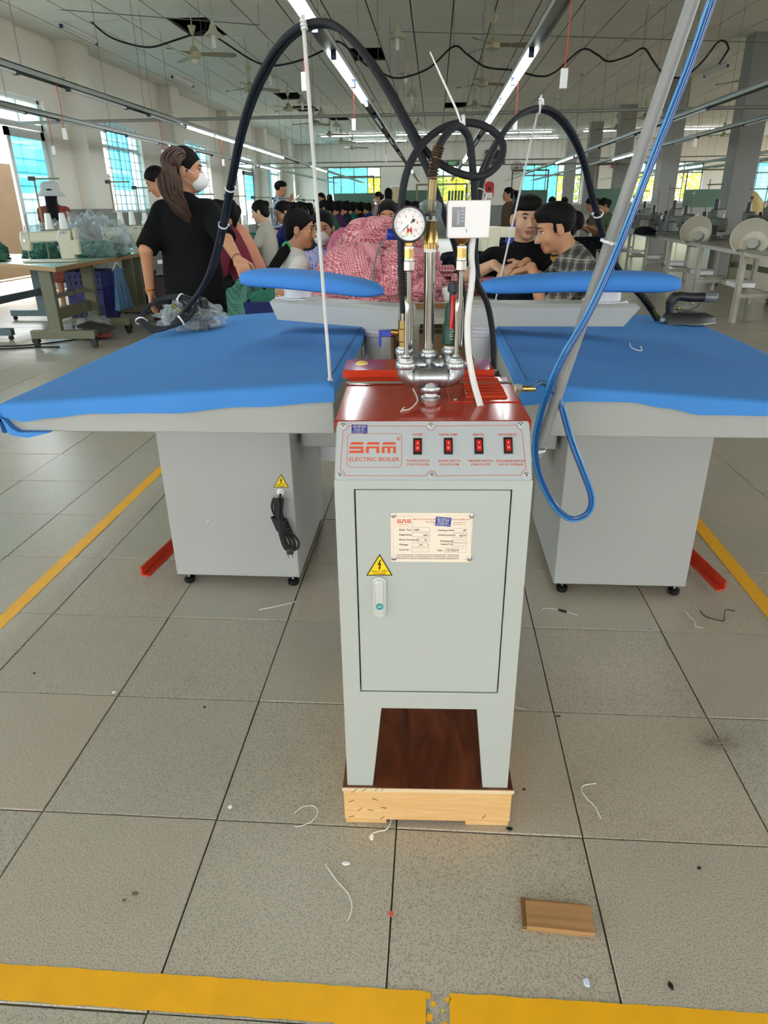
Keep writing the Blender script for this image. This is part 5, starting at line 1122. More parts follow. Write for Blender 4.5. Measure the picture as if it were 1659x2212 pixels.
# lit battens on the ceiling near the far end wall
for (px, py, Y, lab) in ((762, 305, 29.5, 'lit tube light on the ceiling before the first end window'), (815, 314, 32.0, 'second lit tube light on the ceiling near the far wall'), (925, 303, 29.5, 'lit tube light on the ceiling beyond the tall hose'), (1120, 302, 29.5, 'lit tube light on the ceiling left of the second hose'), (1140, 311, 32.0, 'lit tube light on the ceiling near the far wall speaker'), (1330, 302, 29.5, 'lit tube light on the ceiling between the far columns'), (1530, 302, 29.5, 'lit tube light on the ceiling at the far right of the hall')):
    p = aty(px, py, Y); p.z = ZC-0.06; t = thing('ceiling_batten', lab, 'tube light', p, 0, 'lit ceiling battens')
    for q in (-0.62, 0.62): o = link('tube', tube_on, t, loc=(q, 0, 0)); o.rotation_euler = (0, 0, PI/2)
    MB().box(-1.25, 1.25, -0.03, 0.03, 0.016, 0.058).build('batten', M_WHITE, t)
# ceiling fans
M_FAN = pm('old cream fan enamel', 'b3ad8e', 0.4, var=(8, 0.12)); M_BLADE = pm('fan blade metal', '96917c', 0.35, 0.3)
bl = MB()
vs = []; NB = 8
for i in range(NB+1):
    u = i/NB; r = 0.1+0.5*u; wd = (0.032+0.045*smoothstep(u*1.4))*(1 if u < 0.9 else math.sqrt(max(0.02, 1-((u-0.9)/0.1)**2)))
    vs += [(r, -wd, 0.012-0.012*u), (r, wd, -0.018-0.012*u)]
bl.add(vs, [(2*i, 2*i+2, 2*i+3, 2*i+1) for i in range(NB)]); top = [(x, y, z+0.004) for x, y, z in vs]
bl.add(top, [(2*i, 2*i+1, 2*i+3, 2*i+2) for i in range(NB)]); bl.bar((0.05, 0, 0), (0.14, 0, -0.004), 0.03, 0.006)
blade_me = bl.mesh('blade', M_BLADE, 0.8)
motor_me = MB().lathe([(0.02, 0.10), (0.035, 0.09), (0.07, 0.03), (0.1, 0.02), (0.105, -0.01), (0.1, -0.045), (0.07, -0.06), (0.001, -0.062)][::-1], (0, 0, 0), (0, 0, 1), 20).mesh('motor', M_FAN, 0.7)
cup_me = MB().lathe([(0.022, 0), (0.06, 0.1), (0.058, 0.104)], (0, 0, 0.24), (0, 0, 1), 16).mesh('canopy_cup', M_FAN, 0.7)
ball_me = MB().ell((0, 0, -0.09), (0.05, 0.05, 0.045), 14, 8).mesh('glass_globe', pm('frosted globe', 'd8d8cc', 0.3), 1.0)
def fan(px, py, rz, label, zh=3.3, scale=1.0, globe=False):
    p = atz(px, py, zh); t = thing('ceiling_fan', label, 'fan', p, rz, 'ceiling fans')
    MB().cyl((0, 0, 0.06), (0, 0, ZC-zh), 0.009, n=8).build('down_rod', M_FAN, t, smooth=0.9)
    link('motor', motor_me, t); link('canopy_cup', cup_me, t)
    for k in range(3): o = link('blade', blade_me, t); o.rotation_euler = (0, 0, k*2*PI/3)
    if globe: link('glass_globe', ball_me, t)
    return t
for (x, y, rz, lab, g) in ((420, 117, 0.15, 'cream ceiling fan with a globe over the long-wall side, nearest the camera', True), (1064, 97, 0.05, 'cream ceiling fan above the aisle, largest and nearest of its row', False), (1042, 180, 0.35, 'second ceiling fan in the row above the white switch box', False), (1026, 228, 0.5, 'third ceiling fan in the row above the white switch box', False),
        (540, 190, 0.6, 'ceiling fan half hidden by the tall hose', False), (623, 234, 0.2, 'ceiling fan just beside the thin rod', False), (678, 266, 0.9, 'ceiling fan behind the crossing conduit by the thin rod', False), (712, 290, 0.3, 'small ceiling fan far down the long-wall side', False), (737, 305, 0.7, 'smaller far ceiling fan left of the aisle rail', False), (761, 319, 0.1, 'tiny far ceiling fan before the blue end window', False),
        (1614, 172, 0.2, 'ceiling fan at the top corner beyond the pole', False), (1332, 276, 0.6, 'far ceiling fan between the grey columns', False), (1393, 253, 0.3, 'ceiling fan beside the tilted pole', False), (1563, 291, 0.8, 'far ceiling fan over the white benches', False)):
    fan(x, y, rz, lab, 3.3, globe=g)
# pendant lamps
shade_me = MB().lathe([(0.012, 0.17), (0.03, 0.13), (0.06, 0.06), (0.13, 0.0), (0.125, -0.002), (0.05, 0.05)][::-1], (0, 0, 0), (0, 0, 1), 20).mesh('lamp_shade', pm('pale lamp shade', 'c9c6b4', 0.4), 0.9)
bulb_me = MB().lathe([(0.02, 0.04), (0.028, 0.0), (0.028, -0.12), (0.02, -0.135), (0.001, -0.138)][::-1], (0, 0, 0), (0, 0, 1), 12).mesh('bulb', pm('unlit bulb', 'd9dcd8', 0.2), 0.9)
for (x, y, lab) in ((858, 84, 'pale pendant lamp above the middle of the hall, nearest'), (876, 160, 'second pendant lamp on the aisle'), (889, 207, 'third pendant lamp on the aisle'), (897, 241, 'fourth pendant lamp on the aisle'), (903, 268, 'fifth pendant lamp on the aisle'), (584, 166, 'pendant lamp just inside the tall hose arch'), (461, 78, 'pendant lamp beside the globe fan'), (653, 222, 'pendant lamp behind the thin rod'), (694, 248, 'pendant lamp above the crossing conduit'), (727, 272, 'far pendant lamp over the sewing row'), (1492, 300, 'pendant lamp between the far columns and benches'), (1217, 318, 'pendant lamp beyond the second hose arch')):
    p = atz(x, y, 3.3); t = thing('pendant_lamp', lab, 'lamp', p, 0, 'pendant lamps'); MB().cyl((0, 0, 0.16), (0, 0, ZC-3.3), 0.005, n=6).build('stem', M_FAN, t); link('lamp_shade', shade_me, t); link('bulb', bulb_me, t)
for (x, y, lab) in ((1355, 82, 'round smoke detector on the ceiling beside the pole'), (1260, 159, 'round smoke detector above the second hose arch'), (1201, 209, 'smoke detector at the top of the second hose arch'), (773, 168, 'smoke detector beside the tall hose'), (805, 216, 'smoke detector under the tall hose'), (1167, 268, 'smoke detector far over the benches')):
    p = atz(x, y, ZC); t = thing('smoke_detector', lab, 'detector', p, 0, 'smoke detectors'); MB().lathe([(0.03, -0.05), (0.05, -0.045), (0.055, -0.02), (0.05, 0.0)], (0, 0, 0), (0, 0, 1), 16).build('housing', M_FAN, t, smooth=0.6); MB().lathe([(0.06, -0.012), (0.06, 0)], (0, 0, 0), (0, 0, 1), 16).build('base_plate', M_WHITE, t, smooth=0.6)
# bare tubes fixed on the ceiling
for (x0, y0, x1, y1, lab) in ((132, 56, 204, 92, 'thin unlit tube light on the ceiling by the long wall'), (372, 166, 412, 184, 'short unlit tube light on the ceiling behind the globe fan'), (1572, 142, 1528, 162, 'unlit tube light on the ceiling near the top corner fan')):
    a, b = atz(x0, y0, ZC-0.06), atz(x1, y1, ZC-0.06); d = (b-a).normalized(); b = a+d*1.2; t = thing('batten_light', lab, 'tube light', a); MB().tube([Vector((0, 0, 0)), b-a], 0.014, 8).build('tube', M_TUBEOFF, t, smooth=1.0)
    MB().bar(Vector((0, 0, 0.035)), b-a+Vector((0, 0, 0.035)), 0.04, 0.045).build('batten', M_WHITE, t)
    for q in (Vector((0, 0, 0)), b-a): MB().obox(q, (0.02, 0.02, 0.024)).build('lamp_holder', M_SOCK, t)
# loose black cable slung across under the ceiling
cpts = [(150, -12), (170, 20), (192, 42), (230, 75), (272, 93), (325, 102), (375, 88), (430, 70), (446, 68), (475, 85), (545, 130), (590, 142), (650, 130), (700, 108), (722, 91), (742, 96), (790, 140), (822, 156), (850, 168), (882, 165), (930, 145), (980, 100), (1010, 118), (1050, 145), (1110, 152), (1165, 165), (1200, 155), (1256, 107), (1290, 118), (1315, 133), (1360, 120), (1390, 104), (1410, 130), (1432, 158), (1460, 168), (1485, 162), (1520, 130), (1550, 92), (1567, 90), (1575, 106)]
pts = [aty(a, b, 11.9) for a, b in cpts]; o0 = pts[0]
t = thing('slung_cable', 'loose black cable slung in waves across the hall below the ceiling', 'cable', o0); MB().tube([p-o0 for p in catmull(pts, 5)], 0.014, 6).build('cable', M_RUB, t, smooth=1.0)
for k in (8, 14, 21, 27, 31, 37): MB().cyl(pts[k]-o0, Vector((pts[k].x, pts[k].y, ZC))-o0, 0.003, n=5).build('hanger_wire', M_WIRE, t)
MB().cyl(pts[-1]-o0, pts[-1]-o0+Vector((-0.1, 0, -0.18)), 0.02, n=8).build('cable_end', M_BLACK, t)
# thin straining wires
for (x0, y0, x1, y1, Y, lab) in ((0, 11, 560, 54, 11.2, 'thin steel wire strung under the ceiling by the long wall'), (860, 68, 1659, 92, 12.6, 'thin steel wire strung under the ceiling across the aisle')):
    a, b = aty(x0, y0, Y), aty(x1, y1, Y); t = thing('strain_wire', lab, 'wire', a); MB().cyl((0, 0, 0), b-a, 0.006, n=5).build('wire', M_WIRE, t)
    MB().cyl(b-a, Vector((b.x, b.y, ZC))-a, 0.003, n=5).build('hanger_wire', M_WIRE, t)
# ---- things on the far wall
def on_back(x, y, d=0.0): return aty(x, y, YB-d)
p = on_back(1057, 411, 0.02); t = thing('fire_notice', 'red fire notice board on the far end wall', 'notice board', p)
MB().prism(rrect(-0.2, 0.2, -0.35, 0.35, 0.15), lambda a, b: (a, 0.015, b), lambda a, b: (a, 0, b)).build('board', pm('red board', 'c3272b', 0.5), t); MB().box(-0.15, 0.15, -0.006, 0, -0.33, -0.1).build('notice_sheet', M_PRINTW, t); MB().box(-0.08, 0.08, -0.006, 0, -0.02, 0.12).build('dark_print', M_INK, t)
p = on_back(1070, 339, 0.1); t = thing('wall_speaker', 'black loudspeaker box high on the far end wall', 'speaker', p); MB().box(-0.42, 0.42, -0.08, 0.1, -0.28, 0.28).build('cabinet', M_BLACK, t, bevel=0.02); MB().box(-0.36, 0.36, -0.1, -0.08, -0.16, 0.22).build('grille', M_DARK, t)
for (x, y, lab) in ((978, 353, 'green exit sign above the end wall window behind the gauge'), (1424, 347, 'green exit sign between the columns on the far wall')):
    p = on_back(x, y, 0.06); t = thing('exit_sign', lab, 'sign', p, 0, 'exit signs'); MB().box(-0.3, 0.3, -0.03, 0.05, -0.11, 0.11).build('sign_box', pm('dark green sign', '1d5a38', 0.4), t); text(t, 'lettering', 'EXIT', 0.17, no_nee(pm('lit green letters', '8fe0a8', 0.4, emit=0.6)), (0, -0.031, 0), (1, 0, 0), (0, 0, 1), 'CENTER', 0.001, 0.002)
p = on_back(1116, 362, 0.15); t = thing('wall_fan', 'small wall fan on the far end wall', 'fan', p)
m = MB()
for r in (0.1, 0.18, 0.25): m.lathe([(r-0.008, -0.01), (r+0.008, -0.01), (r+0.008, 0.01), (r-0.008, 0.01)], (0, 0, 0), (0.3, -1, 0), 20, ring=True)
m.build('guard', M_DARK, t); MB().lathe([(0.05, -0.02), (0.05, 0.1)], (0, 0, 0), (0, 1, 0), 12).build('motor', M_BLACK, t)
p = on_back(1331, 357, 0.06); t = thing('alarm_light', 'small red alarm light by the column', 'alarm', p); MB().box(-0.2, 0.2, -0.05, 0.05, -0.1, 0.1).build('case', pm('red alarm case', 'b02426', 0.4), t, bevel=0.01); MB().box(0.02, 0.16, -0.06, -0.05, -0.07, 0.07).build('lens', M_DARK, t)
p = on_back(857, 421, 0.03); t = thing('notice_frame', 'small framed notice on the far wall past the gauge', 'notice board', p); MB().box(-0.3, 0.3, -0.01, 0.03, -0.45, 0.4).build('frame', M_PRINTW, t); MB().box(-0.24, 0.24, -0.016, -0.01, -0.38, 0.33).build('notice', pm('buff paper', 'c9b48c', 0.8, var=(9, 0.4)), t)
# ================================================================ PEOPLE (one continuous body surface each; clothes and hair are its children)
def axis(lo, hi, fine, hc, hf):
    out = [lo]
    while out[-1] < hi:
        q = out[-1]; st = hc
        for a, b in fine:
            if a-hc <= q <= b: st = hf
        out.append(q+st)
    return np.array(out)
class Field:
    def __init__(s): s.p = []
    def cone(s, a, b, ra, rb=None, k=0.02, m=0, clip=None, sub=False): s.p.append(('c', np.array(a, float), np.array(b, float), ra, ra if rb is None else rb, k, m, clip, sub)); return s
    def ell(s, c, r, R=None, k=0.02, m=0, clip=None, sub=False): s.p.append(('e', np.array(c, float), np.array((r, r, r) if isinstance(r, (int, float)) else r, float), None if R is None else np.array(R, float), 0, k, m, clip, sub)); return s
    def bounds(s):
        lo = np.full(3, 1e9); hi = -lo
        for q in s.p:
            if q[8]: continue
            if q[0] == 'c': r = max(q[3], q[4]); lo = np.minimum(lo, np.minimum(q[1], q[2])-r); hi = np.maximum(hi, np.maximum(q[1], q[2])+r)
            else: r = q[2].max(); lo = np.minimum(lo, q[1]-r); hi = np.maximum(hi, q[1]+r)
        return lo-0.03, hi+0.03
    def mesh(s, name, mats, hc=0.014, hf=None, fine=(), keep=None):
        lo, hi = s.bounds(); hf = hf or hc
        ax = [axis(lo[d], hi[d], [(c[d]-r, c[d]+r) for c, r in fine], hc, hf) for d in range(3)]
        F = np.full([len(a) for a in ax], 0.06, np.float32); ID = np.zeros(F.shape, np.int8)
        for (t, a, b, c, d, k, m, clip, sub) in s.p:
            mg = max(k, 0.01)+0.03
            if t == 'c': l = np.minimum(a, b)-max(c, d)-mg; h = np.maximum(a, b)+max(c, d)+mg
            else: r = b.max(); l = a-r-mg; h = a+r+mg
            sl = tuple(slice(max(0, np.searchsorted(ax[i], l[i])), min(len(ax[i]), np.searchsorted(ax[i], h[i])+1)) for i in range(3))
            X, Y, Z = np.meshgrid(ax[0][sl[0]], ax[1][sl[1]], ax[2][sl[2]], indexing='ij')
            if X.size == 0: continue
            if t == 'c':
                ab = b-a; L2 = max(float(ab@ab), 1e-12)
                tt = np.clip(((X-a[0])*ab[0]+(Y-a[1])*ab[1]+(Z-a[2])*ab[2])/L2, 0, 1)
                D = np.sqrt((X-a[0]-tt*ab[0])**2+(Y-a[1]-tt*ab[1])**2+(Z-a[2]-tt*ab[2])**2)-(c+tt*(d-c))
            else:
                x, y, z = X-a[0], Y-a[1], Z-a[2]
                if c is not None: x, y, z = (c[0, 0]*x+c[1, 0]*y+c[2, 0]*z), (c[0, 1]*x+c[1, 1]*y+c[2, 1]*z), (c[0, 2]*x+c[1, 2]*y+c[2, 2]*z)
                k0 = np.sqrt((x/b[0])**2+(y/b[1])**2+(z/b[2])**2); k1 = np.sqrt((x/b[0]**2)**2+(y/b[1]**2)**2+(z/b[2]**2)**2)
                D = np.where(k0 < 1e-4, -b.min(), k0*(k0-1)/np.maximum(k1, 1e-6))
            if clip is not None:
                for (cp_, cn_) in clip: D = np.maximum(D, (X-cp_[0])*cn_[0]+(Y-cp_[1])*cn_[1]+(Z-cp_[2])*cn_[2])
            G = F[sl]; I = ID[sl]
            if sub:
                hh = np.clip(0.5-0.5*(D+G)/k, 0, 1); F[sl] = G*(1-hh)+(-D)*hh+k*hh*(1-hh)
            else:
                I[D < G] = m
                hh = np.clip(0.5+0.5*(G-D)/k, 0, 1); F[sl] = G*(1-hh)+D*hh-k*hh*(1-hh)
        if keep is not None:
            X, Y, Z = np.meshgrid(*ax, indexing='ij')
            for (cp_, cn_) in keep: F = np.maximum(F, ((X-cp_[0])*cn_[0]+(Y-cp_[1])*cn_[1]+(Z-cp_[2])*cn_[2]).astype(np.float32))
        return surfnet(F, ax, ID, name, mats)
def surfnet(F, ax, ID, name, mats):
    S = F < 0; n = F.shape; c = S[:-1, :-1, :-1].astype(np.int8)
    cnt = np.zeros(tuple(q-1 for q in n), np.int8)
    for dx in (0, 1):
        for dy in (0, 1):
            for dz in (0, 1): cnt += S[dx:n[0]-1+dx, dy:n[1]-1+dy, dz:n[2]-1+dz]
    mask = (cnt > 0) & (cnt < 8); ii, jj, kk = np.nonzero(mask); N = len(ii)
    vid = np.full(cnt.shape, -1, np.int64); vid[mask] = np.arange(N)
    acc = np.zeros((N, 3)); w_ = np.zeros(N)
    for d in range(3):
        o1, o2 = [(1, 2), (0, 2), (0, 1)][d]
        for a in (0, 1):
            for b in (0, 1):
                off = [0, 0, 0]; off[o1] = a; off[o2] = b; off2 = list(off); off2[d] = 1
                f0 = F[ii+off[0], jj+off[1], kk+off[2]]; f1 = F[ii+off2[0], jj+off2[1], kk+off2[2]]
                cr = (f0 < 0) != (f1 < 0); t = np.where(cr, f0/np.where(np.abs(f0-f1) < 1e-9, 1, f0-f1), 0)
                P = np.stack([np.full(N, float(off[0])), np.full(N, float(off[1])), np.full(N, float(off[2]))], 1); P[:, d] = t
                acc[cr] += P[cr]; w_[cr] += 1
    acc /= np.maximum(w_, 1)[:, None]; V = np.zeros((N, 3))
    for d, idx in enumerate((ii, jj, kk)): V[:, d] = ax[d][idx]+acc[:, d]*(ax[d][idx+1]-ax[d][idx])
    Q = []; MI = []
    for d in range(3):
        o1, o2 = [(1, 2), (2, 0), (0, 1)][d]
        s0 = [slice(None)]*3; s1 = [slice(None)]*3; s0[d] = slice(0, n[d]-1); s1[d] = slice(1, n[d])
        df = S[tuple(s0)] != S[tuple(s1)]; e = np.argwhere(df)
        ok = (e[:, o1] > 0) & (e[:, o2] > 0) & (e[:, o1] < n[o1]-1) & (e[:, o2] < n[o2]-1); e = e[ok]
        if not len(e): continue
        def at(a, b): q = e.copy(); q[:, o1] -= a; q[:, o2] -= b; return vid[q[:, 0], q[:, 1], q[:, 2]]
        q4 = np.stack([at(1, 1), at(0, 1), at(0, 0), at(1, 0)], 1); ins = S[e[:, 0], e[:, 1], e[:, 2]]
        q4[~ins] = q4[~ins][:, ::-1]; Q.append(q4); MI.append(ID[e[:, 0], e[:, 1], e[:, 2]])
    Q = np.concatenate(Q); MI = np.concatenate(MI).astype(np.int32)
    me = bpy.data.meshes.new(name); me.vertices.add(N); me.vertices.foreach_set('co', V.astype(np.float32).ravel())
    me.loops.add(len(Q)*4); me.loops.foreach_set('vertex_index', Q.astype(np.int32).ravel()); me.polygons.add(len(Q))
    me.polygons.foreach_set('loop_start', np.arange(0, len(Q)*4, 4, dtype=np.int32))
    for mt in (mats if isinstance(mats, (list, tuple)) else [mats]): me.materials.append(mt)
    if isinstance(mats, (list, tuple)) and len(mats) > 1: me.polygons.foreach_set('material_index', np.minimum(MI, len(mats)-1))
    me.polygons.foreach_set('use_smooth', np.ones(len(Q), bool)); me.update(calc_edges=True); me.validate(); return me
SKIN = pm('skin', 'b5815f', 0.55, var=(30, 0.05)); SKIN2 = pm('lighter skin', 'c49a7c', 0.55, var=(30, 0.05)); LIPS = pm('lips', '9a5549', 0.5)
HAIR = pm('black hair', '0d0b0a', 0.7, var=(40, 0.4), spec=0.15); HAIRB = pattern('brown streaked ponytail', lambda nt, tc: mixc(nt, (lambda n, m_: (m_.inputs.__getitem__('Scale').__setattr__('default_value', (60, 60, 4)), nt.links.new(tc.outputs['Object'], m_.inputs['Vector']), nt.links.new(m_.outputs[0], n.inputs['Vector']), n.outputs['Fac'])[3])(nd(nt, 'ShaderNodeTexNoise'), nd(nt, 'ShaderNodeMapping')), '150d09', '4f2f1b'), 0.6)
EYEW = pm('eye white', 'e8e4de', 0.3); EYED = pm('dark iris', '120c09', 0.2); BROW = pm('eyebrow', '1d1511', 0.8)
def cloth(name, c, var=0.1): return pm(name, c, 0.9, var=(6, var), bump=(35, 0.25, 0.01), spec=0.15)
def strands(parent, pts, mat, n=70, seed=1, nm='ponytail'):
    rnd = random.Random(seed); m = MB(); C_ = [p for p, r in pts]; R_ = [r for p, r in pts]
    for k in range(n):
        a = rnd.uniform(0, 2*PI); q = math.sqrt(rnd.random()); ph = rnd.uniform(-0.4, 0.4); cut = len(C_)-(rnd.random() < 0.35); P = []
        for i in range(cut):
            d = (C_[min(i+1, len(C_)-1)]-C_[max(i-1, 0)]).normalized(); x, y, _ = frame_from(d); aa = a+ph*i*0.5; rr = R_[i]*q; P.append(C_[i]+(x*math.cos(aa)+y*math.sin(aa))*rr)
        pp = catmull(P, 4); N = len(pp); m.tube(pp, [0.0075*(1-0.75*(i/(N-1))**2) for i in range(N)], 5)
    return m.build(nm, mat, parent, smooth=1.2)
def ik(S, W, L1, L2, hint):
    S, W, hint = Vector(S), Vector(W), Vector(hint); d = W-S; L = d.length
    if L > (L1+L2)*0.995: W = S+d*((L1+L2)*0.995/L); d = W-S; L = d.length
    d.normalize(); a = (L1*L1-L2*L2+L*L)/(2*L); h = math.sqrt(max(0, L1*L1-a*a)); n = hint-d*hint.dot(d); n = n.normalized() if n.length > 1e-5 else Vector((0, -1, 0))
    return S+d*a+n*h, W
def hand(B, W, d, pn, detail, s=1.0, side=1, curl=0.5):
    d = Vector(d).normalized(); pn = Vector(pn); pn = (pn-d*pn.dot(d)).normalized(); ac = d.cross(pn)*side
    R = np.array([[ac[i], pn[i], d[i]] for i in range(3)])
    B.ell(Vector(W)+d*0.048*s, (0.038*s, 0.015*s, 0.05*s), R, 0.02)
    if detail == 0:
        B.ell(Vector(W)+d*0.11*s+pn*0.012, (0.034*s, 0.012*s, 0.042*s), R, 0.02); B.cone(Vector(W)+d*0.03*s+ac*0.03*s, Vector(W)+d*0.08*s+ac*0.055*s+pn*0.015, 0.011*s, 0.009*s, 0.01); return
    for j, (o, L) in enumerate(((0.03, 0.068), (0.0105, 0.078), (-0.0095, 0.074), (-0.028, 0.058))):
        p0 = Vector(W)+d*0.082*s+ac*o*s; c1 = curl*0.55; c2 = curl*1.25; d1 = d*math.cos(c1)+pn*math.sin(c1)+ac*o*1.5; d1.normalize(); d2 = d*math.cos(c2)+pn*math.sin(c2)+ac*o; d2.normalize()
        p1 = p0+d1*L*0.52*s; p2 = p1+d2*L*0.48*s; B.cone(p0-d1*0.012, p1, 0.0092*s, 0.0085*s, 0.006); B.cone(p1, p2, 0.0084*s, 0.0068*s, 0.004)
    t0 = Vector(W)+d*0.022*s+ac*0.026*s; t1 = t0+(d*0.62+ac*0.72+pn*0.3).normalized()*0.042*s; t2 = t1+(d*0.85+ac*0.25+pn*0.4).normalized()*0.03*s
    B.cone(t0, t1, 0.0135*s, 0.0105*s, 0.01); B.cone(t1, t2, 0.0102*s, 0.008*s, 0.004)
def person(label, x, y, psi, h=1.58, pose='stand', seat=0.45, lean=0.0, side=0.0, hy=0.0, hp=0.0, L=None, R=None, shirt=None, sleeve='short', pants=None, hair='bun', hairmat=None, mask=None, detail=0, skin=None, hat=None, fat=1.0, loose=1.0, hem=0.06, hemlen=None, skirt=None, glasses=False, brows=True, curl=0.6, palmL=None, palmR=None, hintL=None, hintR=None, group=None, zoff=0.0, torso_yaw=0.0, fringe=False, dirL=None, dirR=None, tail=None, legs=True, belowcut=None):
    t = thing('person', label, 'person', (x, y, zoff), psi, group); s = h/1.58; skin = skin or SKIN
    inv = rotz(-psi); loc = lambda wv: inv @ (Vector(wv)-Vector((x, y, zoff)))
    pz = seat+0.085 if pose == 'sit' else 0.86*s; pel = Vector((0, 0, pz))
    Rt = Matrix.Rotation(torso_yaw, 3, 'Z') @ Matrix.Rotation(-lean, 3, 'X') @ Matrix.Rotation(side, 3, 'Y')
    T = lambda a, b, c: pel+Rt @ Vector((a*s, b*s, c*s))
    sh = {-1: T(-0.155*fat**0.5, 0, 0.425), 1: T(0.155*fat**0.5, 0, 0.425)}; neck = T(0, -0.005, 0.50)
    Rh = Matrix.Rotation(hy, 3, 'Z') @ Matrix.Rotation(hp, 3, 'X'); hs = 1.0*s**0.5
    hc_ = neck+(Rt @ Vector((0, 0.012, 0.07)))*s+Rh @ Vector((0, 0.018, 0.075)); Hd = lambda a, b, c: hc_+Rh @ Vector((a*hs, b*hs, c*hs)); RhN = np.array(Rh)
    hr = lambda *r: tuple(q*hs for q in r)
    B = Field()
    # torso and neck
    TR = np.array(Rt)
    B.ell(T(0, 0, 0.33), (0.15*s*fat, 0.092*s*fat, 0.17*s), TR, 0.05); B.ell(T(0, 0, 0.12), (0.135*s*fat, 0.095*s*fat, 0.17*s), TR, 0.05); B.cone(sh[-1], sh[1], 0.052*s, 0.052*s, 0.05)
    B.cone(T(0, -0.008, 0.45), Hd(0, -0.022, -0.055), 0.058*s, 0.047*s*fat**0.5, 0.025)
    # head
    f2 = fat**0.6
    B.ell(Hd(0, -0.012, 0.03), hr(0.074*f2, 0.092, 0.083), RhN, 0.02); B.ell(Hd(0, 0.026, -0.045), hr(0.056*f2, 0.06, 0.066), RhN, 0.03)
    B.ell(Hd(0, 0.06, -0.094), hr(0.022*f2, 0.02, 0.018), RhN, 0.025)
    for q in (-1, 1): B.ell(Hd(q*0.037*f2, 0.053, -0.035), hr(0.024*f2, 0.022, 0.026), RhN, 0.02); B.ell(Hd(q*0.075*f2, -0.006, -0.012), hr(0.009, 0.019, 0.031), RhN, 0.006)
    if detail:
        B.cone(Hd(-0.03, 0.074, 0.016), Hd(0.03, 0.074, 0.016), 0.012, 0.012, 0.015)
        for q in (-1, 1): B.ell(Hd(q*0.031, 0.097, -0.002), hr(0.019, 0.016, 0.012), RhN, 0.012, sub=True)
        B.cone(Hd(0, 0.082, -0.002), Hd(0, 0.101, -0.037), 0.0075*hs, 0.0115*hs, 0.012)
        for q in (-1, 1): B.ell(Hd(q*0.011, 0.094, -0.041), hr(0.009, 0.009, 0.007), RhN, 0.008)
        B.cone(Hd(-0.018, 0.079, -0.066), Hd(0.018, 0.079, -0.066), 0.0065, 0.0065, 0.006, m=1); B.cone(Hd(-0.014, 0.079, -0.0765), Hd(0.014, 0.079, -0.0765), 0.0075, 0.0075, 0.006, m=1)
    else:
        B.cone(Hd(0, 0.082, 0.0), Hd(0, 0.1, -0.036), 0.009, 0.012, 0.014); B.cone(Hd(-0.016, 0.08, -0.07), Hd(0.016, 0.08, -0.07), 0.009, 0.009, 0.008, m=1)
    # arms
    arms = {}; fine = [(np.array(hc_), 0.13)]
    for q, tg, pn, hint in ((-1, L, palmL, hintL), (1, R, palmR, hintR)):
        if tg is None: W = sh[q]+Vector((q*0.05, 0.02, -0.5))*s if pose != 'sit' else pel+Vector((q*0.10, 0.38, 0.24))*s
        else: W = loc(tg)
        hv = loc(Vector(t.location)+Vector(hint)) if hint is not None else Vector((q*0.5, -0.6, -0.5))
        E, W = ik(sh[q], W, 0.275*s, 0.245*s, hv); d = (W-E).normalized(); arms[q] = (E, W, d)
        pnv = (inv @ Vector(pn)) if pn is not None else Vector((-q*0.8, 0.2, -0.4))
        B.cone(sh[q], E, 0.047*s*f2, 0.037*s*f2, 0.03); B.cone(E, W, 0.037*s*f2, 0.025*s*f2, 0.015); hdv = (dirL if q < 0 else dirR); hand(B, W, (inv @ Vector(hdv)) if hdv is not None else d, pnv, detail, s, q, curl)
        if detail: fine.append((np.array(W+d*0.09*s), 0.12))
    # legs
    LG = {}
    for q in (-1, 1):
        hp_ = Vector((q*0.085*s, 0, pz-0.02)); kn = Vector((q*0.12*s, 0.40*s, seat+0.07)) if pose == 'sit' else Vector((q*0.095*s, 0.015, 0.46*s)); an = Vector((q*0.12*s, 0.40*s, 0.08)) if pose == 'sit' else Vector((q*0.1*s, -0.02, 0.075*s)); LG[q] = (hp_, kn, an)
        B.cone(hp_, kn, 0.07*s, 0.05*s, 0.04); B.cone(kn, an, 0.048*s, 0.033*s, 0.02); B.cone(an+Vector((0, -0.03, -0.035)), an+Vector((q*0.02, 0.12*s, -0.05)), 0.03, 0.026, 0.03)
    hc_r, hf_r = (0.013, 0.0052) if detail >= 2 else ((0.014, 0.0065) if detail == 1 else (0.02, 0.011))
    body = link('body', B.mesh('body', [skin, LIPS], hc_r, hf_r, fine), t)
    # shirt
    if shirt:
        C = Field(); lf = loose; hl = hemlen if hemlen is not None else hem; hp0 = T(0, 0, -hl); hn = Rt @ Vector((0, 0, -1)); ck = [(np.array(hp0), np.array(hn))]
        C.ell(T(0, 0, 0.32), (0.166*s*fat*lf, 0.108*s*fat*lf, 0.185*s), TR, 0.06, clip=ck); C.ell(T(0, 0, 0.1), (0.152*s*fat*lf, 0.112*s*fat*lf, 0.25*s), TR, 0.06, clip=ck)
        if hemlen: C.ell(T(0, 0, -hl*0.5), (0.16*s*fat*lf, 0.118*s*fat*lf, 0.34*s), TR, 0.06, clip=ck)
        C.cone(T(0, 0, 0.435), sh[1], 0.064*s, 0.05*s*lf**0.5, 0.05); C.cone(T(0, 0, 0.435), sh[-1], 0.064*s, 0.05*s*lf**0.5, 0.05); C.cone(T(0, -0.012, 0.44), T(0, -0.012, 0.485), 0.078*s, 0.066*s, 0.03)
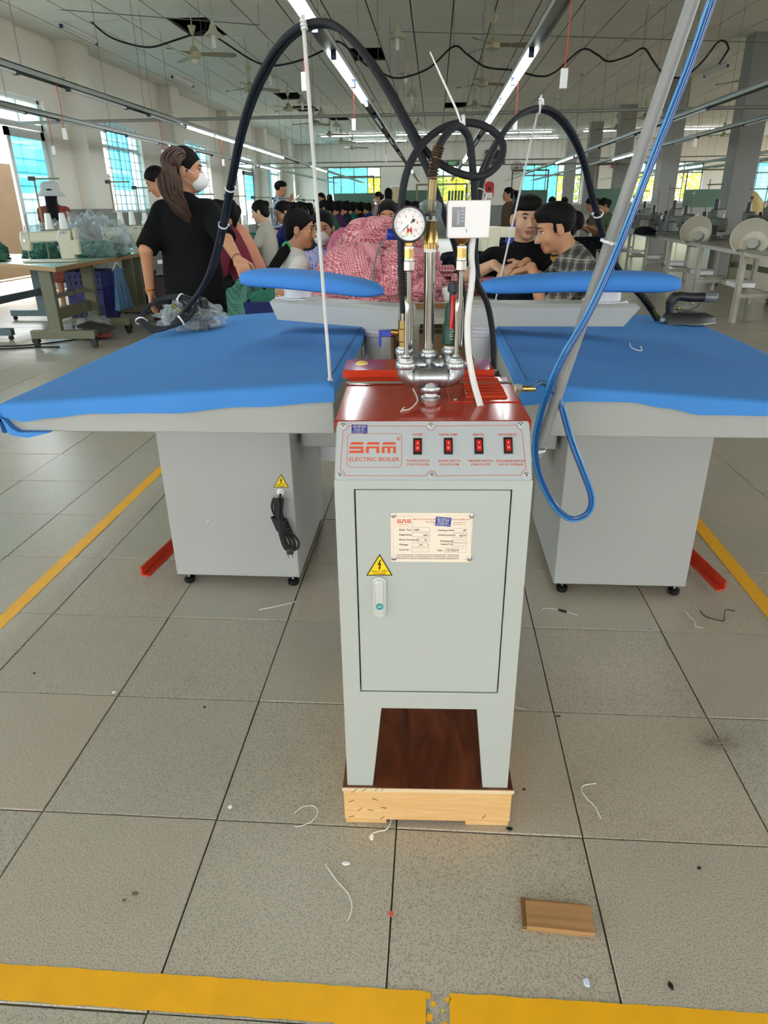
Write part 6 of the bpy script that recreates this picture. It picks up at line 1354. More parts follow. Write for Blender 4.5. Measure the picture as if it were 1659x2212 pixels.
        for q in (-1, 1):
            E, W, d = arms[q]; ud = (E-sh[q]).normalized(); fr = {'short': 0.62, 'elbow': 0.98, 'long': 1.0, 'none': 0.12}[sleeve]; end = sh[q]+(E-sh[q])*fr
            C.cone(sh[q], sh[q]+(E-sh[q])*(fr+0.12 if sleeve != 'long' else 1.0), 0.053*s*lf*f2, (0.053 if sleeve != 'long' else 0.049)*s*lf*f2, 0.035, clip=None if sleeve == 'long' else [(np.array(end), np.array(ud))])
            if sleeve == 'long':
                we = E+(W-E)*0.9; C.cone(E, E+(W-E)*1.0, 0.05*s, 0.036*s, 0.02, clip=[(np.array(we), np.array(d))])
        link('shirt', C.mesh('shirt', shirt, 0.012 if detail else 0.018), t)
    if pants and legs:
        C = Field(); C.ell((0, 0.0, pz-0.01), (0.158*s*fat, 0.115*s*fat, 0.13*s), None, 0.05)
        for q in (-1, 1):
            a, b, c = LG[q]; C.cone(a, b, 0.088*s*fat, 0.066*s, 0.05); ce = b+(c-b)*0.93; C.cone(b, c, 0.066*s, 0.056*s, 0.03, clip=[(np.array(ce), np.array((c-b).normalized()))])
        link('trousers', C.mesh('trousers', pants, 0.02), t)
    if skirt:
        C = Field(); C.ell((0, 0, pz-0.1), (0.17*s, 0.13*s, 0.3*s), None, 0.05); C.cone((0, 0, pz-0.2), (0, 0, 0.3), 0.15*s, 0.19*s, 0.06, clip=[(np.array((0, 0, 0.35)), np.array((0, 0, -1.0)))]); link('skirt', C.mesh('skirt', skirt, 0.02), t)
    if pose != 'sit' or detail:
        C = Field()
        for q in (-1, 1): an = LG[q][2]; C.ell(an+Vector((q*0.01, 0.045, -0.045)), (0.042, 0.115, 0.034), None, 0.02)
        link('shoes', C.mesh('shoes', M_RUB, 0.016), t)
    # hair
    C = Field(); hm = hairmat or HAIR
    men = hair in ('short', 'fringe')
    pl_p, pl_n = ((0, 0.062, 0.034), (0, -0.42, 0.9)) if men else ((0, 0.05, 0.022), (0, -0.75, 0.66))
    nn = Vector(pl_n).normalized(); cl = [(np.array(Hd(*pl_p)), -np.array(Rh @ nn))]
    if men:
        nA = Vector((0, -0.28, 0.96)).normalized(); C.ell(Hd(0, -0.014, 0.033), hr(0.079*f2, 0.098, 0.089), RhN, 0.012, clip=[(np.array(Hd(0, 0.07, 0.046)), -np.array(Rh @ nA))])
        nB = Vector((0, -0.95, 0.3)).normalized(); C.ell(Hd(0, -0.014, 0.03), hr(0.0765*f2, 0.0955, 0.087), RhN, 0.006, clip=[(np.array(Hd(0, -0.012, -0.02)), -np.array(Rh @ nB)), (np.array(Hd(0, 0, -0.052)), -np.array(Rh @ Vector((0, 0, 1))))])
        for q in (-1, 1): C.ell(Hd(q*0.0705*f2, 0.018, 0.005), hr(0.006, 0.012, 0.03), RhN, 0.01)
    else:
        C.ell(Hd(0, -0.014, 0.033), hr(0.0795*f2, 0.0985, 0.088), RhN, 0.02, clip=cl); C.ell(Hd(0, -0.058, -0.035), hr(0.058*f2, 0.046, 0.05), RhN, 0.02)
    if hair == 'short' or hair == 'fringe':
        C.ell(Hd(0, 0.025, 0.085), hr(0.066*f2, 0.066, 0.036), RhN, 0.03)
        if hair == 'fringe': C.ell(Hd(0, 0.066, 0.062), hr(0.062*f2, 0.026, 0.026), RhN, 0.012)
    elif hair == 'bun': C.ell(Hd(0, -0.1, 0.055), hr(0.038, 0.034, 0.036), RhN, 0.012)
    elif hair == 'lowbun': C.ell(Hd(0, -0.112, 0.0), hr(0.05, 0.045, 0.055), RhN, 0.015)
    elif hair == 'long':
        C.cone(Hd(0, -0.07, 0.0), T(0, -0.11, 0.36), 0.07, 0.075, 0.04)
    elif hair == 'pony':
        p0 = Hd(0, -0.1, 0.05); p1 = Hd(0, -0.16, 0.02); ln = (tail or 0.3); p2 = p1+Vector((0, -0.02, -ln*0.45)); p3 = p2+Vector((0, 0.02, -ln*0.55)); C.cone(p0, p1, 0.03, 0.035, 0.015); C.cone(p1, p2, 0.036, 0.034, 0.02); C.cone(p2, p3, 0.034, 0.012, 0.02)
    if tail is not None and isinstance(tail, (list, tuple)):
        tp_ = [loc(q[0]) for q in tail]; rr = [q[1] for q in tail]; C2 = Field()
        for a, b, ra, rb in zip(tp_, tp_[1:], rr, rr[1:]): C2.cone(a, b, ra*0.72, rb*0.72, 0.02)
        pt = link('ponytail', C2.mesh('ponytail', hm, 0.008), t); strands(pt, list(zip(tp_, rr)), hm, 110, 3, 'hair_strands'); hm = HAIR
    link('hair', C.mesh('hair', hm, 0.008 if detail else 0.014), t)
    if mask:
        C = Field(); C.ell(Hd(0, 0.058, -0.058), hr(0.056*f2, 0.052, 0.05), RhN, 0.02, clip=[(np.array(Hd(0, 0.03, -0.05)), -np.array(Rh @ Vector((0, 1, 0.25)).normalized()))]); C.cone(Hd(0, 0.09, -0.03), Hd(0, 0.1, -0.06), 0.012, 0.016, 0.03); link('face_mask', C.mesh('face_mask', mask, 0.0065 if detail else 0.011), t)
        m = MB()
        for q in (-1, 1):
            m.tube(catmull([Hd(q*0.05*f2, 0.065, -0.028), Hd(q*0.072*f2, 0.02, 0.0), Hd(q*0.078*f2, -0.012, 0.01)], 4), 0.0014, 5); m.tube(catmull([Hd(q*0.046*f2, 0.06, -0.09), Hd(q*0.068*f2, 0.02, -0.06), Hd(q*0.078*f2, -0.01, -0.035)], 4), 0.0014, 5)
        m.build('mask_loops', mask, t)
    if detail:
        for q in (-1, 1):
            MB().ell(Hd(q*0.031, 0.0692, -0.0012), hr(0.0105, 0.0105, 0.0085), 12, 8, R=Rh).build('eye', EYEW, t, smooth=1.2); MB().ell(Hd(q*0.031, 0.0765, -0.0012), hr(0.0058, 0.0042, 0.0058), 10, 6, R=Rh).build('iris', EYED, t, smooth=1.2)
            MB().tube([Hd(q*0.044, 0.0745, 0.0035), Hd(q*0.036, 0.0798, 0.0055), Hd(q*0.028, 0.081, 0.0055), Hd(q*0.018, 0.079, 0.0015)], 0.0022, 5).build('eyelid', BROW, t)
            MB().tube([Hd(q*0.052, 0.077, 0.021), Hd(q*0.036, 0.087, 0.0265), Hd(q*0.016, 0.09, 0.022)], [0.002, 0.0036, 0.003], 6).build('eyebrow', BROW, t)
    else:
        m = MB()
        for q in (-1, 1): m.ell(Hd(q*0.031, 0.083, 0.0), hr(0.011, 0.006, 0.005), 8, 5, R=Rh)
        m.build('eyes', EYED, t); m = MB()
        for q in (-1, 1): m.tube([Hd(q*0.05, 0.078, 0.02), Hd(q*0.018, 0.088, 0.022)], 0.003, 5)
        m.build('eyebrows', BROW, t)
    if glasses:
        m = MB()
        for q in (-1, 1): m.tube([Hd(q*0.032+0.022*math.cos(a), 0.098, -0.003+0.017*math.sin(a)) for a in [k*PI/6 for k in range(12)]], 0.0016, 5, closed=True); m.tube([Hd(q*0.054, 0.096, 0.0), Hd(q*0.08, -0.005, 0.003)], 0.0016, 5)
        m.tube([Hd(-0.01, 0.1, 0), Hd(0.01, 0.1, 0)], 0.0016, 5); m.build('glasses', M_BLACK, t)
    if hat:
        m = MB().lathe([(0.185, -0.055), (0.18, -0.05), (0.118, 0.02), (0.116, 0.075), (0.1, 0.105), (0.06, 0.12), (0.001, 0.124)], Hd(0, -0.01, 0.02), Rh @ Vector((0, -0.1, 1)), 28); m.build('sun_hat', hat, t, smooth=0.8)
    return t, dict(hd=Hd, arms=arms, T=T, loc=loc, sh=sh)
# ---- who stands and sits where
def headc(h, pose, seat, lean, side, hy, hp, torso_yaw):
    s = h/1.58; pz = seat+0.085 if pose == 'sit' else 0.86*s
    Rt = Matrix.Rotation(torso_yaw, 3, 'Z') @ Matrix.Rotation(-lean, 3, 'X') @ Matrix.Rotation(side, 3, 'Y'); Rh = Matrix.Rotation(hy, 3, 'Z') @ Matrix.Rotation(hp, 3, 'X')
    return Vector((0, 0, pz))+Rt @ Vector((0, -0.005*s, 0.5*s))+(Rt @ Vector((0, 0.012, 0.07)))*s+Rh @ Vector((0, 0.018, 0.075))
WHO = []
def put(label, px, py, Y, psi, pose='sit', h=1.56, seat=0.45, lean=0.0, side=0.0, hy=0.0, hp=0.0, torso_yaw=0.0, stool=True, **kw):
    """place a person so that the middle of the head is where the photograph shows it, at distance Y"""
    tgt = aty(px, py, Y); c = headc(h, pose, seat, lean, side, hy, hp, torso_yaw)
    if pose == 'sit': seat = max(0.3, min(0.62, seat+tgt.z-c.z))
    else: h = max(1.38, min(1.85, h*tgt.z/c.z))
    c = headc(h, pose, seat, lean, side, hy, hp, torso_yaw); w_ = rotz(psi) @ Vector((c.x, c.y, 0))
    r = person(label, tgt.x-w_.x, tgt.y-w_.y, psi, h=h, pose=pose, seat=seat, lean=lean, side=side, hy=hy, hp=hp, torso_yaw=torso_yaw, **kw)
    WHO.append((r[0], seat if pose == 'sit' and stool else None, label)); return r
BLK = cloth('black cotton', '0d0d0f', 0.2); DENIM = cloth('blue denim', '4a6484'); DKP = cloth('dark trousers', '17181c'); NAVYC = cloth('navy cloth', '151a2b'); MASKW = pm('white mask cloth', 'd9dcd9', 0.8); MASKB = pm('grey blue mask cloth', 'aebfc4', 0.8)
def stripes(name, a, b, axis_, sc, width=0.5, warp=0.0):
    def f(nt, tc):
        v = sep(nt, tc.outputs['Object'])[axis_]
        if warp:
            n = nd(nt, 'ShaderNodeTexNoise'); n.inputs['Scale'].default_value = 5.0; nt.links.new(tc.outputs['Object'], n.inputs['Vector']); v = math_n(nt, 'MULTIPLY_ADD', n.outputs['Fac'], warp, v)
        return mixc(nt, math_n(nt, 'GREATER_THAN', math_n(nt, 'FRACT', math_n(nt, 'MULTIPLY', v, sc)), width), a, b)
    return pattern(name, f)
def plaid():
    def f(nt, tc):
        x, y, z = sep(nt, tc.outputs['Object'])
        def st(v, sc, wd, ph=0.0): return math_n(nt, 'LESS_THAN', math_n(nt, 'FRACT', math_n(nt, 'MULTIPLY_ADD', v, sc, ph)), wd)
        h_ = math_n(nt, 'ADD', y, math_n(nt, 'MULTIPLY', x, 0.6)); c = mixc(nt, math_n(nt, 'MULTIPLY', st(z, 16, 0.45), 0.6), '6d6a61', '1b1c1d'); c = mixc(nt, math_n(nt, 'MULTIPLY', st(h_, 16, 0.45), 0.65), c, '141516'); c = mixc(nt, math_n(nt, 'MULTIPLY', st(z, 16, 0.07, 0.3), 0.6), c, 'b9b3a5'); return mixc(nt, math_n(nt, 'MULTIPLY', st(h_, 16, 0.07, 0.3), 0.6), c, 'b9b3a5')
    return pattern('grey plaid cotton', f)
def blotch(name, a, b, sc, thr=0.5):
    def f(nt, tc):
        n = nd(nt, 'ShaderNodeTexVoronoi'); n.inputs['Scale'].default_value = sc; nt.links.new(tc.outputs['Object'], n.inputs['Vector']); return mixc(nt, math_n(nt, 'GREATER_THAN', n.outputs['Distance'], thr), a, b)
    return pattern(name, f)
# woman in the black oversized T-shirt behind the first table, seen from behind, face turned aside
tailw = [(aty(392, 333, 4.03), 0.025), (aty(378, 334, 3.98), 0.04), (aty(366, 352, 3.95), 0.05), (aty(366, 385, 3.94), 0.058), (aty(374, 420, 3.94), 0.055), (aty(388, 445, 3.95), 0.045), (aty(402, 466, 3.97), 0.03), (aty(418, 490, 4.0), 0.014)]
w1, d1 = put('woman standing in a black oversized T-shirt and white mask, long brown ponytail', 401, 368, 4.1, -0.25, 'stand', 1.55, hy=-1.15, hp=-0.05, L=aty(324, 628, 4.02), R=aty(527, 582, 3.62), shirt=BLK, sleeve='elbow', pants=DKP, hair='none', hairmat=HAIRB, mask=MASKW, detail=2, loose=1.22, hemlen=0.26, skin=SKIN, tail=tailw, palmL=(0.9, 0.3, 0), palmR=(0.0, 0.2, -1), hintL=(-0.15, -1.0, 0), hintR=(0.4, -0.2, -0.6), curl=0.55)
E, W, d = d1['arms'][-1]; MB().lathe([(0.0285, -0.003), (0.031, -0.003), (0.031, 0.003), (0.0285, 0.003)], W-d*0.012, d+Vector((0.1, 0, 0)), 20, ring=True).build('bracelet', pm('gold bracelet', 'd2a24a', 0.25, 1.0), w1, smooth=0.5)
E, W, d = d1['arms'][1]; MB().lathe([(0.028, -0.002), (0.03, -0.002), (0.03, 0.002), (0.028, 0.002)], W-d*0.01, d, 16, ring=True).build('wrist_band', pm('brown wrist cord', '6b4630', 0.7), w1)
# seated woman in white T-shirt, ponytail tied in green
tl = [(aty(617, 535, 4.62), 0.03), (aty(608, 552, 4.58), 0.03), (aty(592, 575, 4.55), 0.028), (aty(578, 600, 4.52), 0.02), (aty(570, 625, 4.5), 0.008)]
w2, d2 = put('seated woman in a plain white T-shirt seen from behind, green hair tie', 648, 494, 4.7, -1.15, hy=-0.45, hp=-0.1, lean=0.12, shirt=cloth('white T-shirt', 'd4d1cb', 0.04), sleeve='elbow', pants=DKP, hair='none', detail=1, tail=tl, L=aty(706, 632, 4.9), R=aty(690, 640, 4.45), loose=1.05)
MB().tube([d2['loc'](aty(619, 532, 4.6))+Vector((0.0, 0.022*math.cos(a), 0.022*math.sin(a))) for a in [k*PI/5 for k in range(10)]], 0.008, 6, closed=True).build('hair_tie', pm('green hair tie', '3fae5a', 0.7), w2)
w3, d3 = put('woman with dark hair and white mask facing the camera behind the white T-shirt', 697, 492, 5.15, PI-0.15, hy=0.12, hp=-0.12, shirt=blotch('purple print blouse', '57509b', 'a9a6cf', 45, 0.3), sleeve='short', pants=DKP, hair='none', mask=MASKW, detail=1, L=aty(735, 600, 4.9), R=aty(715, 600, 4.95))
w4, d4 = put('woman peeking over the pink gingham heap, eyes only', 838, 466, 5.9, PI, hp=-0.12, shirt=cloth('grey blouse', '5a5a60'), pants=DKP, hair='none', detail=1, seat=0.5)
# the three at the far side of the work table
w5, d5 = put('heavy-set young man in a black polo facing the camera', 1137, 471, 4.45, PI-0.12, hy=0.28, hp=-0.02, h=1.66, shirt=BLK, sleeve='short', pants=DKP, hair='fringe', detail=2, skin=SKIN2, fat=1.22, dirL=(-0.8, -0.6, -0.35), dirR=(0.6, -0.7, -0.35), L=aty(1118, 574, 4.12), R=aty(1066, 572, 4.14), palmL=(0, 0, -1), palmR=(0, 0, -1), hintL=(0.9, 0.3, -0.5), hintR=(-0.9, 0.3, -0.5), loose=1.02)
lg = MB(); 
for k in range(3): lg.add([(0.0+k*0.011, 0, 0), (0.009+k*0.011, 0, 0), (0.009+k*0.011-0.004-0.002*k, 0, 0.008+0.006*k), (0.0+k*0.011-0.004-0.002*k, 0, 0.008+0.006*k)], [(0, 1, 2, 3)])
lp = aty(1155, 524, 4.318); lo_ = d5['loc'](lp); lg.v = [(lo_.x-a, lo_.y+0.004, lo_.z+c) for a, b, c in lg.v]; lg.add([(lo_.x, lo_.y+0.004, lo_.z-0.006), (lo_.x-0.03, lo_.y+0.004, lo_.z-0.006), (lo_.x-0.03, lo_.y+0.004, lo_.z-0.003), (lo_.x, lo_.y+0.004, lo_.z-0.003)], [(0, 1, 2, 3)]); lg.build('shirt_emblem', M_PRINTW, w5)
w6, d6 = put('seated woman in tiger-striped top with a hair claw, mostly behind the plaid man', 1205, 486, 4.35, PI/2+0.15, lean=0.12, hp=-0.2, shirt=stripes('tiger striped top', '23170e', 'b07b3c', 2, 26, 0.3, 0.09), sleeve='elbow', pants=DKP, hair='lowbun', detail=1, dirL=(-1, 0, -0.3), dirR=(-1, 0, -0.3), L=aty(1130, 575, 4.25), R=aty(1136, 572, 4.5), hintL=(0.9, -0.3, -0.3), hintR=(0.9, 0.3, -0.3))
MB().tube(catmull([d6['hd'](0.05, -0.135, 0.05), d6['hd'](0.03, -0.165, 0.0), d6['hd'](0.05, -0.14, -0.05)], 4), 0.011, 6).build('hair_claw', pm('pink brown claw', 'a8766b', 0.3), w6, smooth=1.0)
w7, d7 = put('young man in a grey plaid shirt bending over the dark cloth, in profile', 1199, 492, 3.92, PI/2+0.1, lean=0.55, hp=-0.28, h=1.64, shirt=plaid(), sleeve='elbow', pants=DKP, hair='short', detail=2, dirL=(-1, 0.1, -0.3), dirR=(-1, -0.1, -0.3), L=aty(1148, 577, 3.84), R=aty(1138, 566, 4.1), palmL=(0, 0, -1), palmR=(0, 0, -1), hintL=(0.8, -0.5, -0.7), hintR=(0.8, 0.5, -0.7), curl=0.8)
# others around the hall
put('woman in a red patterned dress and sun hat by the open door', 110, 418, 9.6, 0.35, 'stand', 1.56, hp=-0.1, shirt=blotch('red flower print', 'b2553e', '7a3526', 40, 0.35), sleeve='short', skirt=blotch('red flower print', 'b2553e', '7a3526', 40, 0.35), hair='long', hat=pm('grey sun hat', 'b9bdbd', 0.8), L=aty(100, 520, 9.9), R=aty(152, 500, 9.9), hemlen=0.15)
put('dark-haired woman partly hidden behind the black T-shirt woman, head down', 337, 390, 6.6, PI/2+0.4, 'stand', 1.5, hp=-0.5, shirt=cloth('pale blouse', 'bfb5a8'), pants=DKP, hair='lowbun', lean=0.15)
put('seated woman in a maroon shirt with ponytail behind the hose', 468, 464, 6.3, PI/2+0.1, lean=0.32, hp=-0.4, shirt=cloth('maroon shirt', '6d2733'), sleeve='long', pants=DKP, hair='pony', L=None, tail=0.2)
put('seated woman in a salmon T-shirt with pink hair clip, bending over her work', 490, 466, 7.1, PI/2+0.1, lean=0.38, hp=-0.45, shirt=cloth('salmon T-shirt', 'c0826c'), sleeve='short', pants=DKP, hair='lowbun', mask=pm('pink print mask', 'c79fb0', 0.8), detail=1)
put('seated woman in a pale grey polo with a small high bun, in profile', 561, 457, 8.3, PI/2-0.05, lean=0.1, hp=-0.25, shirt=cloth('pale grey polo', 'aaa89c'), sleeve='short', pants=DENIM, hair='bun', detail=1, skin=SKIN2)
put('seated woman in a royal blue shirt and glasses', 611, 458, 8.5, PI/2+0.55, lean=0.05, hp=-0.3, shirt=cloth('royal blue shirt', '272f86'), sleeve='elbow', pants=NAVYC, hair='pony', tail=0.25, glasses=True, detail=1)
put('standing man in a dark floral shirt holding a clipboard', 606, 408, 12.6, -1.2, 'stand', 1.66, hp=-0.25, shirt=blotch('dark floral shirt', '1b1e2b', '8d97ab', 24, 0.42), pants=DKP, hair='short', L=aty(628, 436, 12.7), R=aty(622, 440, 12.4))
put('seated woman with a ponytail in a dark top behind the thin rod', 648, 456, 10.2, PI/2+0.2, lean=0.25, hp=-0.3, shirt=cloth('dark grey top', '33343a'), sleeve='long', pants=DKP, hair='pony', tail=0.25)
for (px, py, Y, c, nm, lab) in ((699, 450, 12.0, '2f5a4a', 'dark green top', 'seated worker in a dark green top, head bent'), (717, 451, 13.0, '47274f', 'plum top', 'seated worker in a plum top next to the green one'), (736, 450, 13.8, '1d2733', 'slate navy top', 'seated worker in a slate navy jacket'), (749, 451, 15.0, '11695a', 'teal top', 'seated worker in a bright teal top'), (768, 451, 15.2, '171d27', 'black striped jacket', 'seated worker in a black jacket, rounded back'), (786, 451, 17.0, '23408f', 'cobalt top', 'seated worker in a cobalt top behind the black jacket')):
    put(lab, px, py, Y, PI/2+0.1, lean=0.36, hp=-0.5, shirt=cloth(nm, c), sleeve='long', pants=DKP, hair='pony', tail=0.18)
put('standing woman in a yellow top at the far end of the sewing row', 693, 428, 17.5, PI-0.5, 'stand', 1.56, shirt=cloth('yellow top', 'd3b44a'), pants=DKP, hair='long', hp=-0.2)
put('standing woman in grey near the far blue window', 712, 430, 19.5, 0.2, 'stand', 1.55, shirt=cloth('plum grey top', '5b4a55'), pants=DKP, hair='pony', tail=0.2)
put('standing woman in a pink top and mask near the far window', 816, 426, 17.2, PI/2+0.4, 'stand', 1.55, shirt=cloth('pale pink top', 'd3b3bb'), pants=DENIM, hair='lowbun', mask=MASKW, hp=-0.1)
put('standing woman in black with her back turned beyond the pink heap', 839, 420, 14.8, 0.1, 'stand', 1.58, shirt=cloth('charcoal top', '1f2024'), sleeve='long', pants=DKP, hair='long')
put('worker with dark hair seated just right of the hose, far down the aisle', 876, 446, 15.5, PI/2, lean=0.3, hp=-0.4, shirt=cloth('black work top', '1a1a1e'), sleeve='long', pants=DKP, hair='lowbun')
put('worker with a high bun seated beyond the gauge', 896, 447, 17.0, PI/2, lean=0.3, hp=-0.4, shirt=cloth('rose work top', '8a3f50'), sleeve='long', pants=DKP, hair='bun')
put('woman standing in a brown blouse and black trousers by the aisle', 1097, 420, 13.6, PI/2+0.25, 'stand', 1.55, shirt=blotch('brown dotted blouse', '3f2f22', '584331', 60, 0.3), sleeve='elbow', pants=BLK, hair='pony', tail=0.2, fat=1.1)
for (px, py, Y, psi, c, nm, lab) in ((1192, 437, 17.0, 0.3, '2a2a30', 'grey work top', 'worker with back turned under the far blue window'), (1219, 437, 17.5, 0.2, '3a3a44', 'slate work top', 'worker with back turned next to the second column'), (1277, 441, 13.5, PI/2, '6a5547', 'tan work top', 'worker bending at a machine by the second hose'), (1303, 444, 13.0, PI/2+0.3, '57634a', 'olive work top', 'worker with a bun behind the tilted pole')):
    put(lab, px, py, Y, psi, lean=0.3, hp=-0.45, shirt=cloth(nm, c), sleeve='short', pants=DKP, hair='lowbun')
# clipboard held by the standing man
cb = aty(634, 434, 12.5); t = thing('clipboard', 'clipboard with white sheet in the standing man\'s hands', 'clipboard', cb, -1.2); MB().obox((0, 0, 0), (0.11, 0.004, 0.15), Matrix.Rotation(-0.9, 3, 'X')).build('board', pm('brown board', '5b3f2b', 0.6), t); MB().obox((0, -0.005, 0.002), (0.1, 0.001, 0.14), Matrix.Rotation(-0.9, 3, 'X')).build('sheet', M_PRINTW, t)
# a stool under every seated person
M_STOOL = wood('brown stool wood', '5a3b22', '8a6238', (30, 4, 4), 0.6)
for (t, seat, lab) in WHO:
    if seat is None: continue
    st = thing('work_stool', 'wooden stool under the '+' '.join(lab.replace(',','').split()[:10]), 'stool', (t.location.x, t.location.y, 0), t.rotation_euler.z, 'work stools')
    zt = seat-0.045; MB().box(-0.17, 0.17, -0.13, 0.14, zt-0.025, zt).build('seat', M_STOOL, st, bevel=0.004)
    for a in (-0.15, 0.12):
        for b in (-0.11, 0.09): MB().box(a, a+0.03, b, b+0.03, 0, zt-0.025).build('leg', M_STOOL, st)
# ================================================================ WORK TABLES, MACHINES, CLOTH
M_LAM = pm('cream laminate top', 'd0cbb8', 0.35, var=(3, 0.06)); M_EDGE = pm('brown table edge', '8a6239', 0.6, var=(12, 0.2)); M_LEGO = pm('olive grey leg enamel', '75735a', 0.5, var=(5, 0.1)); M_WSTEEL = pm('chipped white steel', 'bdb9ac', 0.55, var=(14, 0.2)); M_GTOP = pm('worn grey bench top', '8f8c80', 0.3, var=(4, 0.15)); M_TEALTOP = pm('pale green table top', 'a3b5a3', 0.25, var=(3, 0.15))
def gingham(name, a, b, sc):
    def f(nt, tc):
        u, v, _ = sep(nt, tc.outputs['UV'])
        def st(q): return math_n(nt, 'LESS_THAN', math_n(nt, 'FRACT', math_n(nt, 'MULTIPLY', q, sc)), 0.42)
        s_ = math_n(nt, 'MULTIPLY', math_n(nt, 'ADD', st(u), st(v)), 0.5); n = nd(nt, 'ShaderNodeTexNoise'); n.inputs['Scale'].default_value = 9.0; nt.links.new(tc.outputs['Object'], n.inputs['Vector'])
        return mixc(nt, math_n(nt, 'MULTIPLY', s_, math_n(nt, 'MULTIPLY_ADD', n.outputs['Fac'], 0.5, 0.6)), a, b)
    return pattern(name, f)
M_PINK = gingham('pink gingham cotton', 'bd5566', 'ecc6c6', 55.0); M_GREEN = gingham('green gingham cotton', '2c5f4f', '5b8f7b', 45.0); M_NAVYF = cloth('dark navy fabric', '10151f', 0.2)
M_PINKP_ = cloth('pink cloth', 'cf7f95'); M_TEALF = cloth('sea green fabric', '3b7562', 0.2)
def cloth_heap(parent, name, c, r, seed, mat, ridges=9, amp=0.08, flat=0.0, nu=84, nv=52, layer=0.02, power=2.4, uvs=1.0):
    """heap of folded cloth: squashed dome with sagging folds and layered hems"""
    m = MB(); uv = []; G = []
    for i in range(nu):
        th = 2*PI*i/nu; row = []
        for j in range(nv+1):
            t = j/nv; ph = -0.12*PI+t*(0.62*PI)
            cr = max(0.0, math.cos(ph))**(2/power) if math.cos(ph) > 0 else 0; sz = math.copysign(abs(math.sin(ph))**(2/power), math.sin(ph))
            ct, sn = math.cos(th), math.sin(th); q = Vector((ct*2.0, sn*2.0, t*2.2))+Vector((seed*3.7, seed, 0))
            n1 = mnoise.noise(q*0.9); n2 = mnoise.noise(q*2.3); fold = math.sin(ridges*th+3.0*n1+t*2.0*math.sin(seed))
            n3 = mnoise.noise(q*5.0); k = 1+amp*1.5*n1+amp*1.0*n2+amp*0.5*n3+amp*0.22*abs(fold)*(1-t)
            lay = layer*((t*11+3.0*n1+1.2*n2) % 1.0)*(1.0-0.55*t)
            x = c[0]+r[0]*cr*ct*k+lay*ct; y = c[1]+r[1]*cr*sn*k+lay*sn; z = c[2]+r[2]*(sz*(1+0.6*amp*n2)+0.25*amp*n1)
            row.append((x, y, max(z, c[2]-flat))); uv.append(((x-c[0])*0.9+(y-c[1])*0.45+0.06*n1+0.03*n2, (z-c[2])*0.95+(y-c[1])*0.5+0.25*(x-c[0])*math.sin(seed*5)+0.06*n2))
        G.append(row)
    m.grid(G, closed_u=True); m.uv = uv; return m.build(name, mat, parent, smooth=0.9)
def cloth_stack(parent, name, c, sx, sy, n, th, seed, mat, rz=0.0, droop=0.02):
    """folded garments lying on each other, edges soft and uneven"""
    rnd = random.Random(seed); m = MB(); uv = []; R = rotz(rz); NX, NY = 14, 10
    for k in range(n):
        ox, oy = rnd.uniform(-0.014, 0.014), rnd.uniform(-0.014, 0.014); ax, ay = sx*rnd.uniform(0.93, 1.04), sy*rnd.uniform(0.93, 1.04); G = []
        for i in range(NX*2+1):
            row = []
            for j in range(NY+1):
                u = i/NX if i <= NX else 2-i/NX; top = i <= NX; v = j/NY; x = (u-0.5)*ax; y = (v-0.5)*ay; e = max(abs(u-0.5), abs(v-0.5))*2
                z = k*th+(th*0.92 if top else 0.0)*(1-smoothstep((e-0.88)/0.12)*0.5)+(0.0 if top else th*0.46*smoothstep((e-0.88)/0.12))+0.004*mnoise.noise(Vector((x*9+seed, y*9, k*0.7)))-droop*smoothstep((e-0.8)/0.2)*(k/max(1, n))
                p = R @ Vector((x+ox, y+oy, 0)); row.append((c[0]+p.x, c[1]+p.y, max(c[2]+0.001, c[2]+z))); uv.append((u*ax, v*ay+k*0.1))
            G.append(row)
        m.grid(G)
    m.uv = uv; return m.build(name, mat, parent, smooth=1.0)
ORD = ['first', 'second', 'third', 'fourth', 'fifth', 'sixth', 'seventh', 'eighth', 'ninth', 'tenth', 'eleventh', 'twelfth']
# ---- the central table with the pink heap
wt = thing('work_table', 'cream-topped work table with brown edge under the pink gingham heap', 'table', (-0.12, 5.2, 0))
TX0, TX1, TY0_, TY1_ = -0.62, 0.62, -1.26, 1.9
MB().box(TX0, TX1, TY0_, TY1_, 0.722, 0.75).build('table_top', M_LAM, wt, bevel=0.003); MB().box(TX0-0.002, TX1+0.002, TY0_-0.006, TY0_, 0.72, 0.749).build('front_edge', M_EDGE, wt)
for a in (TX0+0.04, TX1-0.09):
    for b in (TY0_+0.06, TY1_-0.1): MB().box(a, a+0.05, b, b+0.05, 0, 0.722).build('leg', M_WSTEEL, wt)
MB().box(TX0+0.03, TX1-0.03, TY0_+0.05, TY0_+0.09, 0.66, 0.722).build('apron_rail', M_WSTEEL, wt); MB().box(TX0+0.05, TX1-0.05, TY0_+0.1, TY1_-0.1, 0.16, 0.18).build('lower_shelf', M_LAM, wt)
for (x, y, w_, h_, lab, s_) in ((0.12, 4.5, 0.42, 0.34, 'brown carton with a printed 12 under the work table', '12'), (-0.45, 4.6, 0.4, 0.3, 'brown carton under the pink end of the work table', None)):
    t = thing('carton', lab, 'carton', (x, y, 0.18)); MB().box(-w_/2, w_/2, -0.18, 0.2, 0, h_).build('box', pm('brown cardboard', '8a6b49', 0.8, var=(5, 0.1)), t, bevel=0.003); MB().box(-w_/2, w_/2, -0.03, 0.03, h_, h_+0.001).build('tape', pm('buff tape', 'b29a72', 0.3), t)
    if s_: text(t, 'lettering', s_, 0.12, M_DARK, (-0.03, -0.181, 0.2), (1, 0, 0), (0, 0, 1), 'CENTER', 0.0003, 0.0006)
TZ = 0.751
